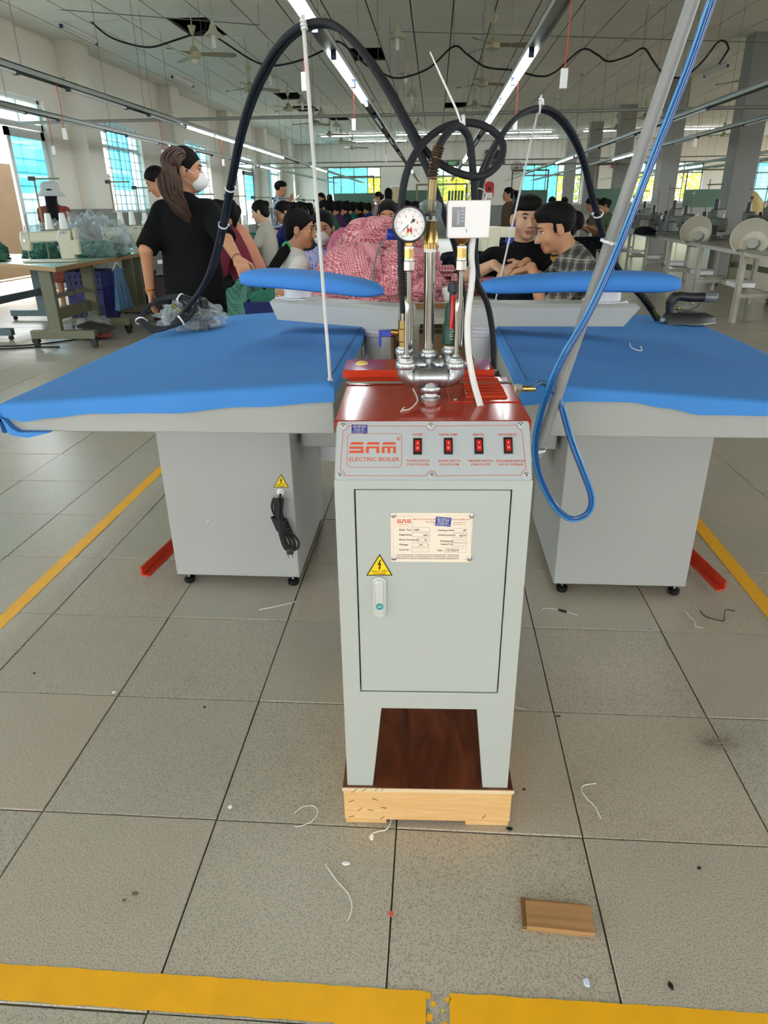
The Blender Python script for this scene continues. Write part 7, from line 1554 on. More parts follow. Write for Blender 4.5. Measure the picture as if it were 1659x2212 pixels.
def heap_thing(name, label, cat, c, r, seed, mat, group=None, **kw): t = thing(name, label, cat, c, 0, group); cloth_heap(t, 'cloth', (0, 0, 0), r, seed, mat, **kw); return t
G_ = 'pink gingham bundles on the work table'
def hp3(px, py, Y): return aty(px, py, Y)
heap_thing('cloth_bundle', 'largest pink gingham bundle at the table\'s near end, tied with grey string', 'cloth bundle', (-0.47, 4.42, TZ), (0.26, 0.34, 0.29), 1.3, M_PINK, G_, amp=0.10, layer=0.03)
heap_thing('cloth_bundle', 'pink gingham bundle with spilling hems behind the gauge', 'cloth bundle', (-0.20, 4.36, TZ), (0.19, 0.30, 0.27), 2.7, M_PINK, G_, amp=0.14, layer=0.045, ridges=13)
heap_thing('cloth_bundle', 'pink gingham bundle on top of the heap, below the peeking woman', 'cloth bundle', (-0.35, 4.72, TZ+0.26), (0.25, 0.22, 0.17), 4.1, M_PINK, G_, amp=0.12, layer=0.035)
heap_thing('cloth_bundle', 'crumpled pink bundle at the peak of the heap beside the gauge', 'cloth bundle', (-0.20, 5.15, TZ+0.02), (0.22, 0.22, 0.36), 5.9, M_PINK, G_, amp=0.13, layer=0.03)
heap_thing('cloth_bundle', 'small darker pink bundle beside the masked woman', 'cloth bundle', (-0.62, 5.05, TZ), (0.13, 0.16, 0.34), 7.2, M_PINKP_, G_, amp=0.15)
heap_thing('cloth_bundle', 'flat pink gingham spill under the sleeve board tip', 'cloth bundle', (-0.38, 4.10, TZ), (0.3, 0.13, 0.05), 8.8, M_PINK, G_, amp=0.16, layer=0.03, ridges=15)
heap_thing('cloth_bundle', 'low pink gingham drift right of the brass valve', 'cloth bundle', (-0.06, 4.18, TZ), (0.15, 0.17, 0.12), 9.5, M_PINK, G_, amp=0.17, layer=0.04, ridges=14)
gs = thing('tie_string', 'grey string tied around the largest pink bundle', 'string', (-0.33, 4.42, TZ)); MB().tube(catmull([(0.0, -0.36, 0.01), (-0.02, -0.335, 0.12), (0.0, -0.27, 0.24), (0.03, -0.12, 0.305), (0.04, 0.05, 0.31)], 6), 0.006, 6).build('string', pm('grey string', '77797c', 0.9), gs)
for (px, py, Y, sx, sy, n, lab) in ((1000, 628, 4.35, 0.15, 0.2, 7, 'folded pink gingham stack right of the steel riser'), (1048, 626, 4.4, 0.14, 0.2, 6, 'folded pink gingham stack below the white switch box'), (955, 626, 4.6, 0.16, 0.2, 9, 'taller folded pink stack behind the steel riser')):
    p = atz(px, py, TZ); t = thing('folded_stack', lab, 'cloth stack', (p.x, Y, TZ), 0, 'folded pink stacks'); cloth_stack(t, 'folded_garments', (0, 0, 0), sx, sy, n, 0.016, int(px), M_PINK)
for (px, py, Y, r, mat, lab, nm) in ((1150, 592, 3.98, (0.16, 0.14, 0.12), M_NAVYF, 'dark navy garment under the plaid man\'s hands', 'garment'), (1108, 590, 4.2, (0.12, 0.12, 0.1), M_NAVYF, 'dark navy garment in front of the black polo', 'garment'), (985, 565, 5.6, (0.2, 0.2, 0.16), M_NAVYF, 'heap of dark printed garments behind the folded pink stacks', 'garment')):
    p = aty(px, py, Y); heap_thing(nm, lab, 'garment', (p.x, Y, TZ), r, px*0.01, mat, None, amp=0.2, layer=0.02, nu=40, nv=20)
p = atz(1085, 606, TZ); t = thing('plastic_tray', 'pale green plastic tray on the table near the dark cloth', 'tray', (p.x, 4.75, TZ)); m = MB()
m.box(-0.11, 0.11, -0.09, 0.09, 0, 0.006)
for (a, b, c, d) in ((-0.11, 0.11, -0.09, -0.084), (-0.11, 0.11, 0.084, 0.09), (-0.11, -0.104, -0.09, 0.09), (0.104, 0.11, -0.09, 0.09)): m.box(a, b, c, d, 0, 0.085)
m.build('tray', pm('pale green plastic', 'b7cf86', 0.35), t); MB().box(-0.115, 0.115, -0.095, 0.095, 0.085, 0.09).build('lid', clear_film('clear lid', 'eef3e6', 0.3), t)
p = atz(958, 655, TZ); t = thing('paper_cup', 'small white crumpled cup at the table edge right of the steel riser', 'cup', (p.x+0.02, 4.06, TZ)); MB().lathe([(0.025, 0), (0.035, 0.07), (0.033, 0.07), (0.022, 0.006)], (0, 0, 0), (0, 0, 1), 14).build('cup', M_PRINTW, t, smooth=0.6)
sg = aty(815, 482, 5.0); t = thing('paper_tag', 'white printed tag lying on top of the pink heap', 'paper', (sg.x, 4.9, sg.z)); MB().obox((0, 0, 0), (0.055, 0.002, 0.05), Matrix.Rotation(-0.7, 3, 'X')).build('tag_sheet', M_PRINTW, t); text(t, 'lettering', '-21-', 0.04, M_INK, (0, -0.004, 0.0), (1, 0, 0.1), (0, 0.64, 0.76), 'CENTER', 0.0002, 0.001)
# ---- sewing machine heads
def sewing_head(name, label, loc, rz, mat, group=None):
    t = thing(name, label, 'sewing machine', loc, rz, group)
    MB().box(-0.25, 0.25, -0.09, 0.09, 0, 0.02).build('bed', mat, t, bevel=0.004)
    MB().prism([(0.1, 0.02), (0.235, 0.02), (0.225, 0.2), (0.235, 0.285), (0.12, 0.29), (0.085, 0.22), (0.1, 0.16)], lambda a, b: (a, 0.055, b), lambda a, b: (a, -0.055, b)).build('pillar', mat, t, bevel=0.012)
    MB().prism([(-0.16, 0.18), (0.13, 0.185), (0.13, 0.285), (-0.16, 0.275)], lambda a, b: (a, 0.048, b), lambda a, b: (a, -0.048, b)).build('arm', mat, t, bevel=0.014)
    MB().prism([(-0.235, 0.11), (-0.165, 0.10), (-0.15, 0.18), (-0.155, 0.285), (-0.235, 0.28), (-0.245, 0.2)], lambda a, b: (a, 0.052, b), lambda a, b: (a, -0.052, b)).build('face_head', mat, t, bevel=0.014)
    MB().cyl((-0.2, 0, 0.115), (-0.2, 0, 0.03), 0.007, n=8).build('needle_bar', M_STEEL, t, smooth=0.9); MB().box(-0.212, -0.188, -0.012, 0.02, 0.022, 0.034).build('presser_foot', M_STEEL, t)
    MB().lathe([(0.03, 0), (0.072, 0.006), (0.075, 0.03), (0.05, 0.04)], (0.24, 0, 0.235), (1, 0, 0), 20).build('handwheel', mat, t, smooth=0.6)
    MB().box(0.2, 0.285, -0.06, 0.045, 0.06, 0.2).build('motor_box', mat, t, bevel=0.01); MB().cyl((-0.19, 0, 0.28), (-0.19, 0, 0.33), 0.006, n=8).build('thread_post', M_STEEL, t)
    MB().cyl((-0.2, -0.052, 0.2), (-0.2, -0.066, 0.2), 0.012, n=12).build('tension_disc', M_STEEL, t, smooth=0.6)
    return t
M_MC = pm('cream machine enamel', 'cfcbb2', 0.35); M_MG = pm('grey machine enamel', '5f605a', 0.4)
head_c = sewing_head('sewing_machine', 'cream lockstitch sewing machine on the near corner of the olive-legged table', (-3.78, 6.95, 0.782), 0.28, M_MC)
text(head_c, 'lettering', 'JUKI', 0.032, pm('blue print', '2c5db0', 0.5), (0.16, -0.0555, 0.262), (1, 0, 0), (0, 0, 1), 'CENTER', 0.0002, 0.001); text(head_c, 'lettering', 'JUKI', 0.016, MATS['blue print'], (-0.2, -0.0525, 0.255), (1, 0, 0), (0, 0, 1), 'CENTER', 0.0002, 0.001)
head_g = sewing_head('sewing_machine', 'grey sewing machine on the benches straight behind the pole tie', (4.75, 12.2, 0.78), PI/2, M_MG, 'machines behind the white benches')
def stand_mesh():
    return None
def thread_stand(label, loc, rz=0.0, h=0.75, group='thread stands'):
    t = thing('thread_stand', label, 'thread stand', loc, rz, group); MB().cyl((0, 0, 0), (0, 0, h), 0.009, n=8).build('pole', M_LEGO, t, smooth=0.9)
    for z, L in ((h-0.03, 0.24), (h*0.35, 0.26)): MB().box(-0.03, L, -0.012, 0.012, z, z+0.016).build('cross_arm', M_LEGO, t)
    MB().box(-0.05, 0.01, -0.02, 0.02, h-0.04, h).build('clamp', M_BLACK, t)
    for k, x in enumerate((0.06, 0.2)): MB().lathe([(0.042, 0), (0.028, 0.15), (0.01, 0.155)], (x, 0, h*0.35+0.016), (0, 0, 1), 14).build('thread_cone', M_TAPE if group == 'thread stands' and loc[0] < 0 else (M_LEGO if k else M_BLACK), t, smooth=0.6)
    return t
# ---- the near sewing station against the window wall
ss = thing('sewing_table', 'sewing table with thick tan edge and olive legs on castors', 'table', (-3.8, 7.4, 0))
outl = [(-3.405, 6.29), (-3.5, 8.75), (-4.05, 8.75), (-4.3, 6.9)]
MB().prism([(a+3.8, b-7.4) for a, b in outl], lambda a, b: (a, b, 0.735), lambda a, b: (a, b, 0.775)).build('table_edge', pm('tan ply edge', '9a774b', 0.6, var=(10, 0.15)), ss, bevel=0.002)
MB().prism([(a+3.8, b-7.4) for a, b in outl], lambda a, b: (a*0.995, b*0.995, 0.7755), lambda a, b: (a*0.995, b*0.995, 0.779)).build('table_top', M_TEALTOP, ss)
for y in (6.62, 7.45, 8.5):
    MB().box(0.05, 0.17, y-7.4-0.03, y-7.4+0.03, 0.16, 0.735).build('leg', M_LEGO, ss, bevel=0.004); MB().box(-0.15, 0.5, y-7.4-0.035, y-7.4+0.035, 0.09, 0.17).build('foot', M_LEGO, ss, bevel=0.006)
    for x in (-0.12, 0.47):
        MB().lathe([(0.03, -0.012), (0.03, 0.012)], (x, y-7.4, 0.03), (0, 1, 0), 14).build('castor', M_BLACK, ss, smooth=0.6); MB().box(x-0.03, x+0.03, y-7.4-0.03, y-7.4+0.03, 0.05, 0.11).build('castor_fork', M_BLACK, ss)
MB().box(0.06, 0.1, -0.75, 0.02, 0.25, 0.36).build('cross_rail', M_LEGO, ss); MB().box(0.06, 0.09, -0.75, 0.02, 0.45, 0.49).build('tie_rail', M_LEGO, ss)
MB().obox((0.35, -0.45, 0.15), (0.13, 0.16, 0.012), Matrix.Rotation(0.25, 3, 'Y')).build('treadle', pm('dark treadle', '3a3a2e', 0.7), ss, bevel=0.004); MB().cyl((0.25, -0.4, 0.16), (0.12, -0.45, 0.735), 0.005, n=6).build('pull_rod', M_BLACK, ss)
thread_stand('thread stand with a tall pole in front of the open door', (-4.02, 7.35, 0.779), 0.2, 0.78)
bg2 = thing('cloth_bag', 'big clear plastic bags of green garments on the near sewing table', 'bag', (-3.72, 7.85, 0.78)); cloth_heap(bg2, 'green_garments', (0, 0, 0.0), (0.24, 0.32, 0.15), 3.3, M_TEALF, amp=0.25, layer=0.03, nu=44, nv=22); crumple('bag_film', bg2, (0, 0, 0.17), (0.34, 0.42, 0.25), 6.2, M_BAG, 0.168, amp=0.42)
bg3 = thing('cloth_bag', 'second clear bag of green garments nearer the window wall', 'bag', (-4.4, 8.3, 0.78)); cloth_heap(bg3, 'green_garments', (0, 0, 0), (0.22, 0.28, 0.2), 5.3, M_GREEN, amp=0.25, layer=0.03, nu=44, nv=22); crumple('bag_film', bg3, (0, 0, 0.14), (0.27, 0.32, 0.22), 9.2, M_BAG, 0.138, amp=0.42)
for (x, y, r, lab, sd) in ((-4.72, 7.3, (0.28, 0.22, 0.2), 'folded green gingham pile at the photo\'s edge on the sewing table', 2.2), (-4.2, 7.55, (0.17, 0.16, 0.15), 'rolled green garment bundle tied in pink by the sewing machine', 4.4)):
    heap_thing('cloth_bundle', lab, 'cloth bundle', (x, y, 0.78), r, sd, M_GREEN, 'green bundles on the sewing table', amp=0.14, layer=0.03, ridges=16)
# a second table behind it carries the rest of that row
def plain_table(label, x0, x1, y0, y1, z, top=M_LAM, leg=M_LEGO, name='sewing_table', rz=0.0, group=None):
    cx, cy = (x0+x1)/2, (y0+y1)/2; t = thing(name, label, 'table', (cx, cy, 0), rz, group); a, b = (x1-x0)/2, (y1-y0)/2
    MB().box(-a, a, -b, b, z-0.035, z).build('table_top', top, t, bevel=0.003)
    for q in (-1, 1):
        MB().box(-0.06, 0.06, q*(b-0.14)-0.03, q*(b-0.14)+0.03, 0.12, z-0.035).build('leg', leg, t); MB().box(-a+0.05, a-0.05, q*(b-0.14)-0.035, q*(b-0.14)+0.035, 0.05, 0.12).build('foot', leg, t)
        for w_ in (-1, 1): MB().lathe([(0.025, -0.012), (0.025, 0.012)], (w_*(a-0.08), q*(b-0.14), 0.025), (0, 1, 0), 12).build('castor', M_BLACK, t)
    MB().box(-0.02, 0.02, -b+0.14, b-0.14, 0.3, 0.38).build('cross_rail', leg, t); return t
plain_table('pale table pushed behind the near sewing table', -5.3, -4.36, 6.9, 8.6, 0.765, M_LAM, pm('blue grey leg enamel', '66757a', 0.5))
plain_table('next sewing table down the window side', -4.1, -3.5, 8.85, 10.5, 0.775, M_TEALTOP)
o = dup(head_c, (-3.8, 8.75, 0.777), 0.3, 'cream sewing machine behind the bagged garments'); o = dup(head_c, (-3.8, 9.9, 0.777), 0.3, 'cream sewing machine on the second table down the window side')
thread_stand('thread stand with cones beside the ponytailed woman', (-3.95, 8.95, 0.777), 0.1, 0.8); thread_stand('thread stand behind the ponytailed woman', (-3.9, 9.6, 0.777), 0.1, 0.75)
# crates, hung cloth and bag underneath
def crate(label, x, y, z0, w_, d_, h_, mat, rz=0.0, name='crate'):
    t = thing(name, label, 'crate', (x, y, z0), rz); MB().box(-w_/2, w_/2, -d_/2, d_/2, 0, 0.01).build('base', mat, t)
    for (a0, a1, b0, b1) in ((-w_/2, w_/2, -d_/2, -d_/2+0.008), (-w_/2, w_/2, d_/2-0.008, d_/2), (-w_/2, -w_/2+0.008, -d_/2, d_/2), (w_/2-0.008, w_/2, -d_/2, d_/2)): MB().box(a0, a1, b0, b1, 0, h_).build('side_panel', mat, t)
    for b in (-d_/2-0.006, d_/2): MB().box(-w_/2-0.006, w_/2+0.006, b, b+0.006, h_-0.04, h_).build('rim', mat, t)
    m = MB()
    for k in range(6):
        for j in range(3): xx = -w_/2+0.04+k*(w_-0.1)/5; m.box(xx, xx+0.022, -d_/2-0.001, -d_/2, 0.06+j*0.07, 0.1+j*0.07)
    m.build('slots', M_DARK, t); return t
M_CRB = pm('deep blue plastic', '17226e', 0.45)
crate('deep blue plastic crate under the near sewing table', -3.95, 8.0, 0.0, 0.4, 0.4, 0.42, M_CRB, 0.1); crate('deep blue crate stacked on the lower one under the sewing table', -3.95, 8.0, 0.42, 0.4, 0.4, 0.2, M_CRB, 0.15); crate('deep blue crate under the second sewing table', -4.0, 9.3, 0.0, 0.5, 0.4, 0.5, M_CRB, 0.0); crate('dark basket under the table beside the black T-shirt woman', -3.25, 8.6, 0.0, 0.35, 0.35, 0.5, pm('dark brown plastic', '3a2a26', 0.5), 0.0)
hg = thing('hanging_garment', 'pale blue garment on a hanger under the sewing table', 'garment', (-3.42, 7.55, 0.2)); G = []
for i in range(25):
    u = i/24; row = []
    for j in range(13):
        v = j/12; wd = 0.09+0.09*v; row.append((0.03*math.sin(u*19+v*2)*(0.4+v)+0.02, (u-0.5)*2*wd, 0.5-0.45*v-(0.05*abs(u-0.5)*2 if v == 0 else 0)))
    G.append(row)
MB().grid(G).build('cloth', cloth('pale blue cotton', '5f7fa3'), hg, smooth=1.0); MB().tube(catmull([(0.02, -0.1, 0.47), (0.02, 0, 0.53), (0.02, 0.1, 0.47)], 4), 0.006, 6).build('hanger', M_WHITE, hg); MB().tube([(0.02, 0, 0.53), (0.02, 0.01, 0.56)], 0.003, 6).build('hook', M_STEEL, hg)
rb = thing('red_bag', 'clear bag of red cloth on the foot rail of the near sewing table', 'bag', (-3.58, 7.15, 0.0)); cloth_heap(rb, 'red_cloth', (0, 0, 0.02), (0.15, 0.12, 0.13), 6.6, cloth('red cloth', 'b2443a'), amp=0.15, nu=36, nv=18); crumple('bag_film', rb, (0, 0, 0.11), (0.18, 0.15, 0.12), 2.2, M_BAG, 0.108, amp=0.35)
for k, (pts, lab) in enumerate((([(-4.6, 6.6), (-4.1, 6.7), (-3.8, 6.95), (-3.6, 7.3)], 'black cable trailing from the sewing table across the tiles'), ([(-4.9, 6.9), (-4.4, 6.5), (-3.9, 6.6), (-3.7, 6.62)], 'second black cable lying on the tiles by the castors'))):
    t = thing('floor_cable', lab, 'cable', (pts[0][0], pts[0][1], 0.009)); MB().tube([Vector((a-pts[0][0], b-pts[0][1], 0)) for a, b in [(q.x, q.y) for q in catmull([(a, b, 0) for a, b in pts], 6)]], 0.008, 6).build('cable', M_RUB, t, smooth=1.0)
# ---- sewing row down the middle-left
for k in range(9):
    y = 7.9+1.45*k; o = plain_table('%s sewing table along the row of seated workers' % ORD[k], -2.85, -2.25, y-0.6, y+0.6, 0.765, M_LAM, M_LEGO, group='tables of the sewing row')
    dup(head_c, (-2.5, y+0.1, 0.766), -PI/2+0.1, 'cream sewing machine on the %s table of the seated row' % ORD[k], 'machines of the sewing row')
    if k < 7: thread_stand('thread stand on the %s table of the seated row' % ORD[k], (-2.75, y+0.45, 0.766), 0.3, 0.65)
    heap_thing('cloth_bundle', '%s pile on the %s table of the seated row' % ('pink gingham' if k % 2 else 'grey-green cloth', ORD[k]), 'cloth bundle', (-2.68, y-0.3, 0.766), (0.16, 0.2, 0.16), 1.1+k, M_PINK if k % 2 else M_TEALF, 'piles along the sewing row', amp=0.2, nu=36, nv=16)
crate('blue plastic basket of green cloth behind the sleeve board', -1.18, 5.25, 0.0, 0.42, 0.34, 0.62, M_CRB, 0.1, 'laundry_basket')
heap_thing('cloth_bundle', 'green cloth overflowing the blue basket', 'cloth bundle', (-1.18, 5.25, 0.60), (0.19, 0.15, 0.1), 3.9, M_TEALF, None, amp=0.2, nu=40, nv=18)
heap_thing('cloth_bundle', 'green gingham cloth slipping off the stool beside the black T-shirt woman', 'cloth bundle', (-1.42, 5.55, 0.0), (0.25, 0.26, 0.72), 6.1, M_GREEN, None, amp=0.16, layer=0.04, nu=44, nv=24, ridges=14)
# ---- white steel benches
def bench(label, x, y, L, rz):
    t = thing('steel_bench', label, 'bench', (x, y, 0), rz, 'white steel benches'); D = 0.75; H = 0.76
    MB().box(0, D, -L/2, L/2, H-0.012, H).build('bench_top', M_GTOP, t); MB().box(-0.002, 0.03, -L/2, L/2, H-0.05, H-0.012).build('front_rail', M_WSTEEL, t); MB().box(D-0.03, D, -L/2, L/2, H-0.05, H-0.012).build('back_rail', M_WSTEEL, t)
    for a in (0.0, D-0.04):
        for q in (-1, 1): b = q*(L/2-0.02); MB().box(a, a+0.04, b-0.02, b+0.02, 0, H-0.012).build('leg', M_WSTEEL, t)
    for q in (-1, 1): b = q*(L/2-0.02); MB().box(0.04, D-0.04, b-0.015, b+0.015, 0.27, 0.31).build('end_rail', M_WSTEEL, t)
    MB().box(D*0.45, D*0.52, -L/2, L/2, 0.26, 0.31).build('shelf_rail', M_WSTEEL, t); MB().box(0.2, 0.42, -0.18, 0.18, 0.31, 0.36).build('tray', M_PRINTW, t); MB().box(0.36, 0.4, -L/2, L/2, 0.27, 0.285).build('brace', M_WSTEEL, t)
    return t
nb = 0; y = 6.55
while y < 17.5:
    nb += 1; xx = 3.40+0.07*(y-8.0); bench('white steel bench, %s counting away from the photo edge' % ORD[nb-1], xx, y+0.83, 1.64, -0.07); y += 1.66
for k in range(6):
    y = 20.2+2.0*k; bench('far white steel bench, %s of the rear group' % ORD[k], 4.0+0.02*k, y, 1.6, 0.0)
# machines and stands standing behind the benches
for k in range(4):
    y = 8.2+1.15*k; x = 4.62+0.07*(y-8)
    if k: dup(head_g, (x, y, 0.778), PI/2+0.3*math.sin(k*2), 'grey sewing machine, %s in the idle row behind the benches' % ORD[k])
    if k % 2 == 0: plain_table('idle machine table behind the white benches, %s from the photo edge' % ORD[k//2], x-0.3, x+0.3, y-0.55, y+1.65, 0.777, M_GTOP, M_LEGO, group='idle machine tables')
head_g.location = (4.6, 8.2, 0.777)
for k in range(4):
    y = 8.6+1.1*k; x = 4.62+0.07*(y-8); thread_stand('thread stand with bare arms behind the benches, %s from the photo edge' % ORD[k], (x-0.05, y, 0.778), 0.4*k, 0.55+0.08*(k % 3))
for k, (px, py, w_, h_, lab) in enumerate(((1395, 458, 0.3, 0.42, 'tall machine frame beside the far column'), (1480, 470, 0.34, 0.5, 'grey overlock machine with tall frame above the benches'), (1545, 462, 0.4, 0.46, 'wide grey buttonhole machine above the benches'), (1600, 468, 0.3, 0.4, 'grey machine next to the white bowls'))):
    t = thing('overlock_machine', lab, 'sewing machine', (4.62+0.07*(4.2-0.9*k), 12.2-0.9*k-0.35, 0.778), 0.2*k)
    MB().box(-w_/2, w_/2, -0.12, 0.12, 0, h_*0.45).build('body', M_MG, t, bevel=0.02); MB().box(-w_/2, -w_/2+0.12, -0.1, 0.1, h_*0.45, h_*0.8).build('upper_arm', M_MG, t, bevel=0.02); MB().lathe([(0.03, 0), (0.1, 0.006), (0.1, 0.03), (0.04, 0.04)], (w_/2-0.05, -0.13, h_*0.3), (0, -1, 0), 20).build('handwheel', M_BLACK, t, smooth=0.6)
    MB().cyl((w_/2-0.04, 0, h_*0.45), (w_/2-0.04, 0, h_+0.3), 0.008, n=8).build('spool_pole', M_LEGO, t); MB().box(-w_/2+0.02, w_/2, -0.01, 0.01, h_+0.22, h_+0.24).build('spool_arm', M_LEGO, t)
    for q in range(3): MB().lathe([(0.035, 0), (0.03, 0.13), (0.008, 0.135)], (-w_/2+0.06+q*0.1, 0.05, h_*0.8 if q == 0 else h_*0.46), (0, 0, 1), 12).build('thread_cone', M_BLACK if q != 1 else M_LEGO, t, smooth=0.6)
ovl = [o for o in COL.objects if o.name.startswith('overlock_machine')]
for k in range(12):
    y = 10.9+0.62*k; x = 3.40+0.07*(y-8)+(0.5 if k % 2 else 0.42); s_ = ovl[k % 4] if k % 2 else head_g
    dup(s_, (x, y, 0.761), PI/2+0.5*math.sin(k*1.7), '%s machine of the line standing on the white benches' % ORD[k], 'machines on the white benches')
heap_thing('garment', 'dark navy garments heaped on the far bench by the second hose', 'garment', (4.35, 20.0, 0.762), (0.3, 0.5, 0.2), 3.0, M_NAVYF, None, amp=0.2, nu=40, nv=18); heap_thing('garment', 'dark garments heaped on the bench left of the pole tie', 'garment', (3.58, 12.9, 0.762), (0.12, 0.5, 0.12), 5.0, M_NAVYF, None, amp=0.22, nu=40, nv=18)
heap_thing('garment', 'white cloth over the dark garments on the far bench', 'garment', (4.35, 21.4, 0.762), (0.3, 0.4, 0.22), 7.0, cloth('white cloth', 'c9c9c1'), None, amp=0.25, nu=36, nv=16)
# white bowls lying on the near benches
for (px, py, Y, lab) in ((1502, 502, 10.4, 'white plastic bowl lying tipped on the bench, the smaller of two'), (1622, 508, 8.3, 'larger white plastic bowl tipped towards the camera at the photo edge')):
    p = aty(px, py, Y); t = thing('plastic_bowl', lab, 'bowl', (p.x, Y, 0.90), 0, 'white bowls'); ax = Vector((-0.5, -0.75, 0.42)).normalized()
    MB().lathe([(0.08, -0.24), (0.15, -0.21), (0.19, -0.1), (0.205, 0.0), (0.198, 0.003), (0.18, -0.1), (0.14, -0.195), (0.05, -0.225)], (0, 0, 0), ax, 30).build('bowl', pm('off-white plastic', 'd6d0bd', 0.4), t, smooth=0.7)
    MB().lathe([(0.07, 0), (0.06, 0.05), (0.02, 0.06)], ax*-0.22, ax, 16).build('inner_boss', pm('milky plastic', 'b9b9b2', 0.4), t, smooth=0.6)
# covered machine and green boards at the back
tp_ = thing('covered_machine', 'tall machine under a yellow dust sheet near the last window', 'covered machine', (9.6, 24.0, 0)); cloth_heap(tp_, 'dust_sheet', (0, 0, 0.55), (0.75, 0.6, 1.05), 4.8, cloth('yellow dust sheet', 'b3a070'), amp=0.1, layer=0.0, nu=48, nv=24, power=1.6, ridges=7); MB().box(-0.5, 0.5, -0.4, 0.4, 0, 0.7).build('machine_base', M_MG, tp_)
for (px, py, Y, w_, lab) in ((1545, 428, 26.5, 2.1, 'green board in a tube frame beside the yellow dust sheet'), (1314, 432, 21.0, 0.9, 'small green board between the columns'), (1142, 430, 26.0, 1.2, 'green board under the blue end window'), (765, 434, 30.0, 1.6, 'pale green board below the first end window'), (905, 436, 20.0, 0.7, 'green rack board beyond the gauge')):
    p = aty(px, py, Y); t = thing('green_board', lab, 'board', (p.x, Y, 0), 0, 'green boards'); MB().box(-w_/2, w_/2, -0.02, 0.02, p.z-0.28, p.z+0.28).build('panel', pm('dull green board', '5a7a69', 0.6), t)
    for a in (-w_/2, w_/2): MB().cyl((a, 0, 0), (a, 0, p.z+0.9), 0.025, n=8).build('frame_post', M_LEGO, t)
    MB().cyl((-w_/2, 0, p.z+0.88), (w_/2, 0, p.z+0.88), 0.025, n=8).build('frame_bar', M_LEGO, t)
# rail rack of hangers beyond the manifold, chair, blue sacks
t = thing('tube_rack', 'pale tube rack standing beyond the riser pipe', 'rack', (0.12, 19.0, 0)); 
for a in (-0.6, 0.65):
    for b in (-0.2, 0.2): MB().cyl((a, b, 0), (a, b, 1.75), 0.02, n=8).build('post', M_LEGO, t)
for z in (0.5, 1.1, 1.73): MB().box(-0.6, 0.65, -0.22, 0.22, z, z+0.03).build('shelf', M_LEGO, t)
for k in range(5): MB().cyl((0.2+0.08*k, -0.1, 1.13), (0.22+0.08*k, -0.12, 1.6), 0.03, n=8).build('roll', M_LEGO if k % 2 else M_TEALF, t)
t = thing('swivel_chair', 'black swivel chair left of the brown blouse woman', 'chair', (0.95, 14.2, 0)); MB().box(-0.2, 0.2, -0.2, 0.2, 0.45, 0.5).build('seat', M_BLACK, t, bevel=0.02); MB().cyl((0, 0, 0.1), (0, 0, 0.45), 0.025, n=8).build('stem', M_BLACK, t)
for k in range(5): MB().bar((0, 0, 0.1), (0.26*math.cos(k*1.256), 0.26*math.sin(k*1.256), 0.06), 0.03, 0.03).build('base_arm', M_BLACK, t); MB().ell((0.27*math.cos(k*1.256), 0.27*math.sin(k*1.256), 0.03), 0.03, 8, 6).build('castor', M_BLACK, t)
MB().tube(catmull([(0.0, 0.2, 0.5), (0.0, 0.26, 0.7), (0.05, 0.2, 0.85)], 4), 0.02, 6).build('back_bar', M_BLACK, t)
heap_thing('sack', 'shiny blue sack beside the brown blouse woman', 'sack', (1.35, 12.0, 0.0), (0.22, 0.22, 1.05), 3.7, pm('shiny blue plastic', '2338b5', 0.25), None, amp=0.2, nu=36, nv=18)
plain_table('sewing table across the aisle by the brown blouse woman', 0.35, 1.1, 6.9, 8.6, 0.765, M_TEALTOP, M_LEGO); dup(head_c, (0.72, 7.4, 0.766), PI+0.3, 'cream sewing machine below the white switch box, across the aisle')
heap_thing('garment', 'navy and printed garments on the table beyond the riser', 'garment', (0.5, 8.1, 0.766), (0.25, 0.3, 0.16), 6.6, M_NAVYF, None, amp=0.22, nu=36, nv=16)
for (px, py, Y, h_, lab) in ((905, 420, 19.0, 1.1, 'brown slatted crate rack near the far wall'), ):
    pass
bk = aty(800, 452, 22.0); t = thing('slat_rack', 'brown slatted rack standing before the end wall', 'rack', (bk.x, 22.0, 0))
for k in range(14): MB().box(-0.75+k*0.11, -0.75+k*0.11+0.05, -0.02, 0.02, 0.0, 1.3).build('slat', pm('brown slat', '6b3f2a', 0.7), t)
for z in (0.2, 0.72, 1.25): MB().box(-0.78, 0.78, 0.02, 0.05, z, z+0.06).build('rail', MATS['brown slat'], t)
# ================================================================ SMALL LITTER ON THE TILES
M_THREAD = pm('white thread', 'e6e4dd', 0.8)
def thread(label, pts, r=0.0009, z=0.0013, mat=None, name='thread_scrap', zf=None):
    P = [atz(a, b, z) for a, b in pts] if zf is None else [zf(a, b) for a, b in pts]; o = P[0]; t = thing(name, label, 'thread', o); MB().tube([p-o for p in catmull(P, 6)], r, 5).build('strand', mat or M_THREAD, t, smooth=1.0); return t
thread('curled white thread beside the plinth corner', ((635, 1757), (650, 1745), (662, 1741), (680, 1742), (686, 1757), (672, 1775), (650, 1784), (636, 1785))); thread('long wavy white thread on the tan tile', ((703, 1866), (708, 1875), (730, 1905), (752, 1930), (760, 1955), (757, 1975), (750, 1990)))
thread('white thread coming out from under the plinth', ((846, 1768), (840, 1785), (832, 1793), (818, 1796), (806, 1800), (800, 1806)), 0.0014); thread('hooked white thread right of the boiler', ((1287, 1692), (1262, 1696), (1256, 1707), (1268, 1725), (1285, 1742), (1298, 1768)), 0.0012)
thread('thin white thread with a black scrap near the pedestal foot', ((1168, 1320), (1178, 1314), (1205, 1317), (1225, 1322), (1238, 1326), (1247, 1329))); thread('short white thread beside the boiler leg', ((1113, 1525), (1122, 1530), (1136, 1533)))
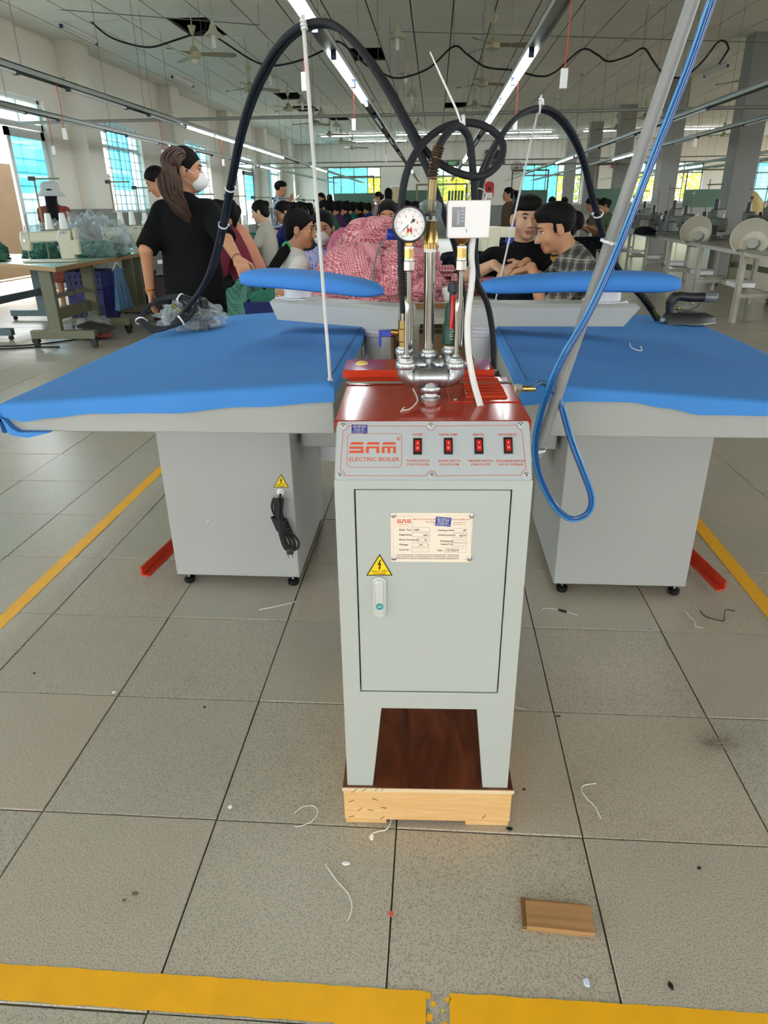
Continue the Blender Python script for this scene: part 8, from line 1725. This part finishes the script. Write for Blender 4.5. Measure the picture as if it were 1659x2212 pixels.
thread('squiggled white thread near the yellow line', ((1480, 1320), (1490, 1332), (1500, 1342), (1502, 1352), (1510, 1355), (1518, 1357)), 0.0013); thread('bent black wire near the yellow line', ((1512, 1318), (1522, 1330), (1545, 1338), (1564, 1340), (1567, 1318), (1588, 1320)), 0.0012, mat=M_BLACK)
thread('thin pale stick on the floor before the pedestal with the cord', ((560, 1317), (600, 1309), (640, 1299)), 0.0016)
zt8 = 0.8945; thread('white thread scrap on the red boiler top', ((892, 840), (898, 850), (902, 863), (898, 872), (884, 884), (868, 886), (874, 880), (866, 889)), 0.0012, zt8)
zt9 = ztop(0.6, XIR, XOR)+0.003; thread('white thread scrap on the bare-iron table', ((1361, 741), (1362, 748), (1372, 755), (1386, 757), (1384, 748)), 0.0016, zt9)
def flake(label, px, py, w_, h_, mat, rot=0.0, name='paper_scrap', th=0.002):
    p = atz(px, py, 0.0); t = thing(name, label, 'scrap', (p.x, p.y, 0.0007), rot); rnd = random.Random(int(px)); n = 7
    pts = [(w_*math.cos(2*PI*k/n)*rnd.uniform(0.7, 1.1), h_*math.sin(2*PI*k/n)*rnd.uniform(0.7, 1.1)) for k in range(n)]; MB().prism(pts, lambda a, b: (a, b, 0), lambda a, b: (a*0.85, b*0.85, th)).build('scrap', mat, t); return t
for (px, py, w_, h_, mat, lab) in ((803, 1809, 0.006, 0.01, M_PRINTW, 'white paper tag on the thread by the plinth'), (748, 1866, 0.011, 0.005, M_PRINTW, 'white paper scrap with print on the tan tile'), (497, 1744, 0.006, 0.006, M_PRINTW, 'tiny white triangle on the tiles left of the plinth'), (1268, 2124, 0.007, 0.009, pm('pale blue paper', 'cfd9ec', 0.7), 'pale blue scrap near the yellow line'), (1449, 2131, 0.006, 0.009, M_BLACK, 'dark leaf-like speck near the yellow line'), (1100, 1791, 0.008, 0.006, M_BLACK, 'black scrap at the plinth corner'), (1205, 1548, 0.008, 0.003, M_BLACK, 'small black clip beside the boiler'), (1510, 1876, 0.005, 0.004, M_DARK, 'dark speck on the right-hand tile'), (845, 1975, 0.006, 0.008, pm('orange scrap', 'd9573a', 0.6), 'orange scrap on the tile joint'), (1404, 1361, 0.006, 0.004, pm('teal scrap', '2f8fa8', 0.6), 'teal scrap on the tile joint'), (268, 1946, 0.004, 0.004, pm('brown grime', '6b6252', 0.9), 'dark spot on the tile, lower of two'), (291, 1931, 0.008, 0.004, pm('brown grime', '6b6252', 0.9), 'dark smudge on the tile, upper of two'), (246, 1496, 0.006, 0.005, M_PRINTW, 'white crumb on the tile joint'), (75, 1455, 0.005, 0.003, M_BLACK, 'black speck on the bright tile'), (442, 1528, 0.005, 0.003, M_BLACK, 'black speck on the middle tile'), (1132, 1706, 0.004, 0.004, M_DARK, 'dark olive speck beside the plinth')):
    flake(lab, px, py, w_, h_, mat)
p = atz(1215, 1321, 0.0); t = thing('plastic_clip', 'short black plastic piece lying across the white thread', 'scrap', (p.x, p.y, 0.003), -0.5); MB().box(-0.014, 0.014, -0.004, 0.004, -0.003, 0.003).build('clip', M_BLACK, t, bevel=0.001)
p = atz(1207, 1987, 0.0); t = thing('cardboard_piece', 'folded piece of brown cardboard on the floor', 'cardboard', (p.x, p.y, 0), -0.05); M_CARD = pm('corrugated cardboard', 'a87d4f', 0.85, var=(20, 0.12))
m = MB(); G = []
for i in range(27):
    x = -0.062+0.124*i/26; G.append([(x, -0.026+0.052*j/10, 0.0105+0.0003*math.sin(j*2.2)+(0.0012 if 2.5 < j < 3.5 else 0)+0.003*(i/26)*(j/10)) for j in range(11)])
m.grid(G); m.build('upper_flap', M_CARD, t, smooth=1.0); MB().box(-0.07, 0.055, -0.028, 0.036, 0, 0.003).build('lower_flap', M_CARD, t); MB().box(-0.062, 0.062, -0.0275, -0.025, 0.001, 0.012).build('folded_edge', M_CARD, t); MB().box(-0.07, -0.062, -0.026, 0.034, 0.001, 0.008).build('side_edge', pm('dark cardboard edge', '7a5634', 0.9), t)
# grey lint tuft on the floor
p = atz(1560, 1612, 0.0); t = thing('lint_tuft', 'grey tuft of lint and threads on the floor', 'lint', (p.x, p.y, 0.0)); rnd = random.Random(5); m = MB()
for k in range(46):
    a = rnd.uniform(0, 6.28); c = Vector((rnd.gauss(0, 0.035), rnd.gauss(0, 0.01), 0.003+abs(rnd.gauss(0, 0.003)))); L = rnd.uniform(0.01, 0.04); d = Vector((math.cos(a), math.sin(a)*0.5, 0)); m.tube(catmull([c-d*L, c+Vector((0, 0, rnd.uniform(0, 0.006))), c+d*L+Vector((0, rnd.uniform(-0.01, 0.01), 0))], 3), 0.0007, 4)
o = m.build('lint', pm('grey lint', '8a8274', 0.95), t); o['kind'] = 'stuff'
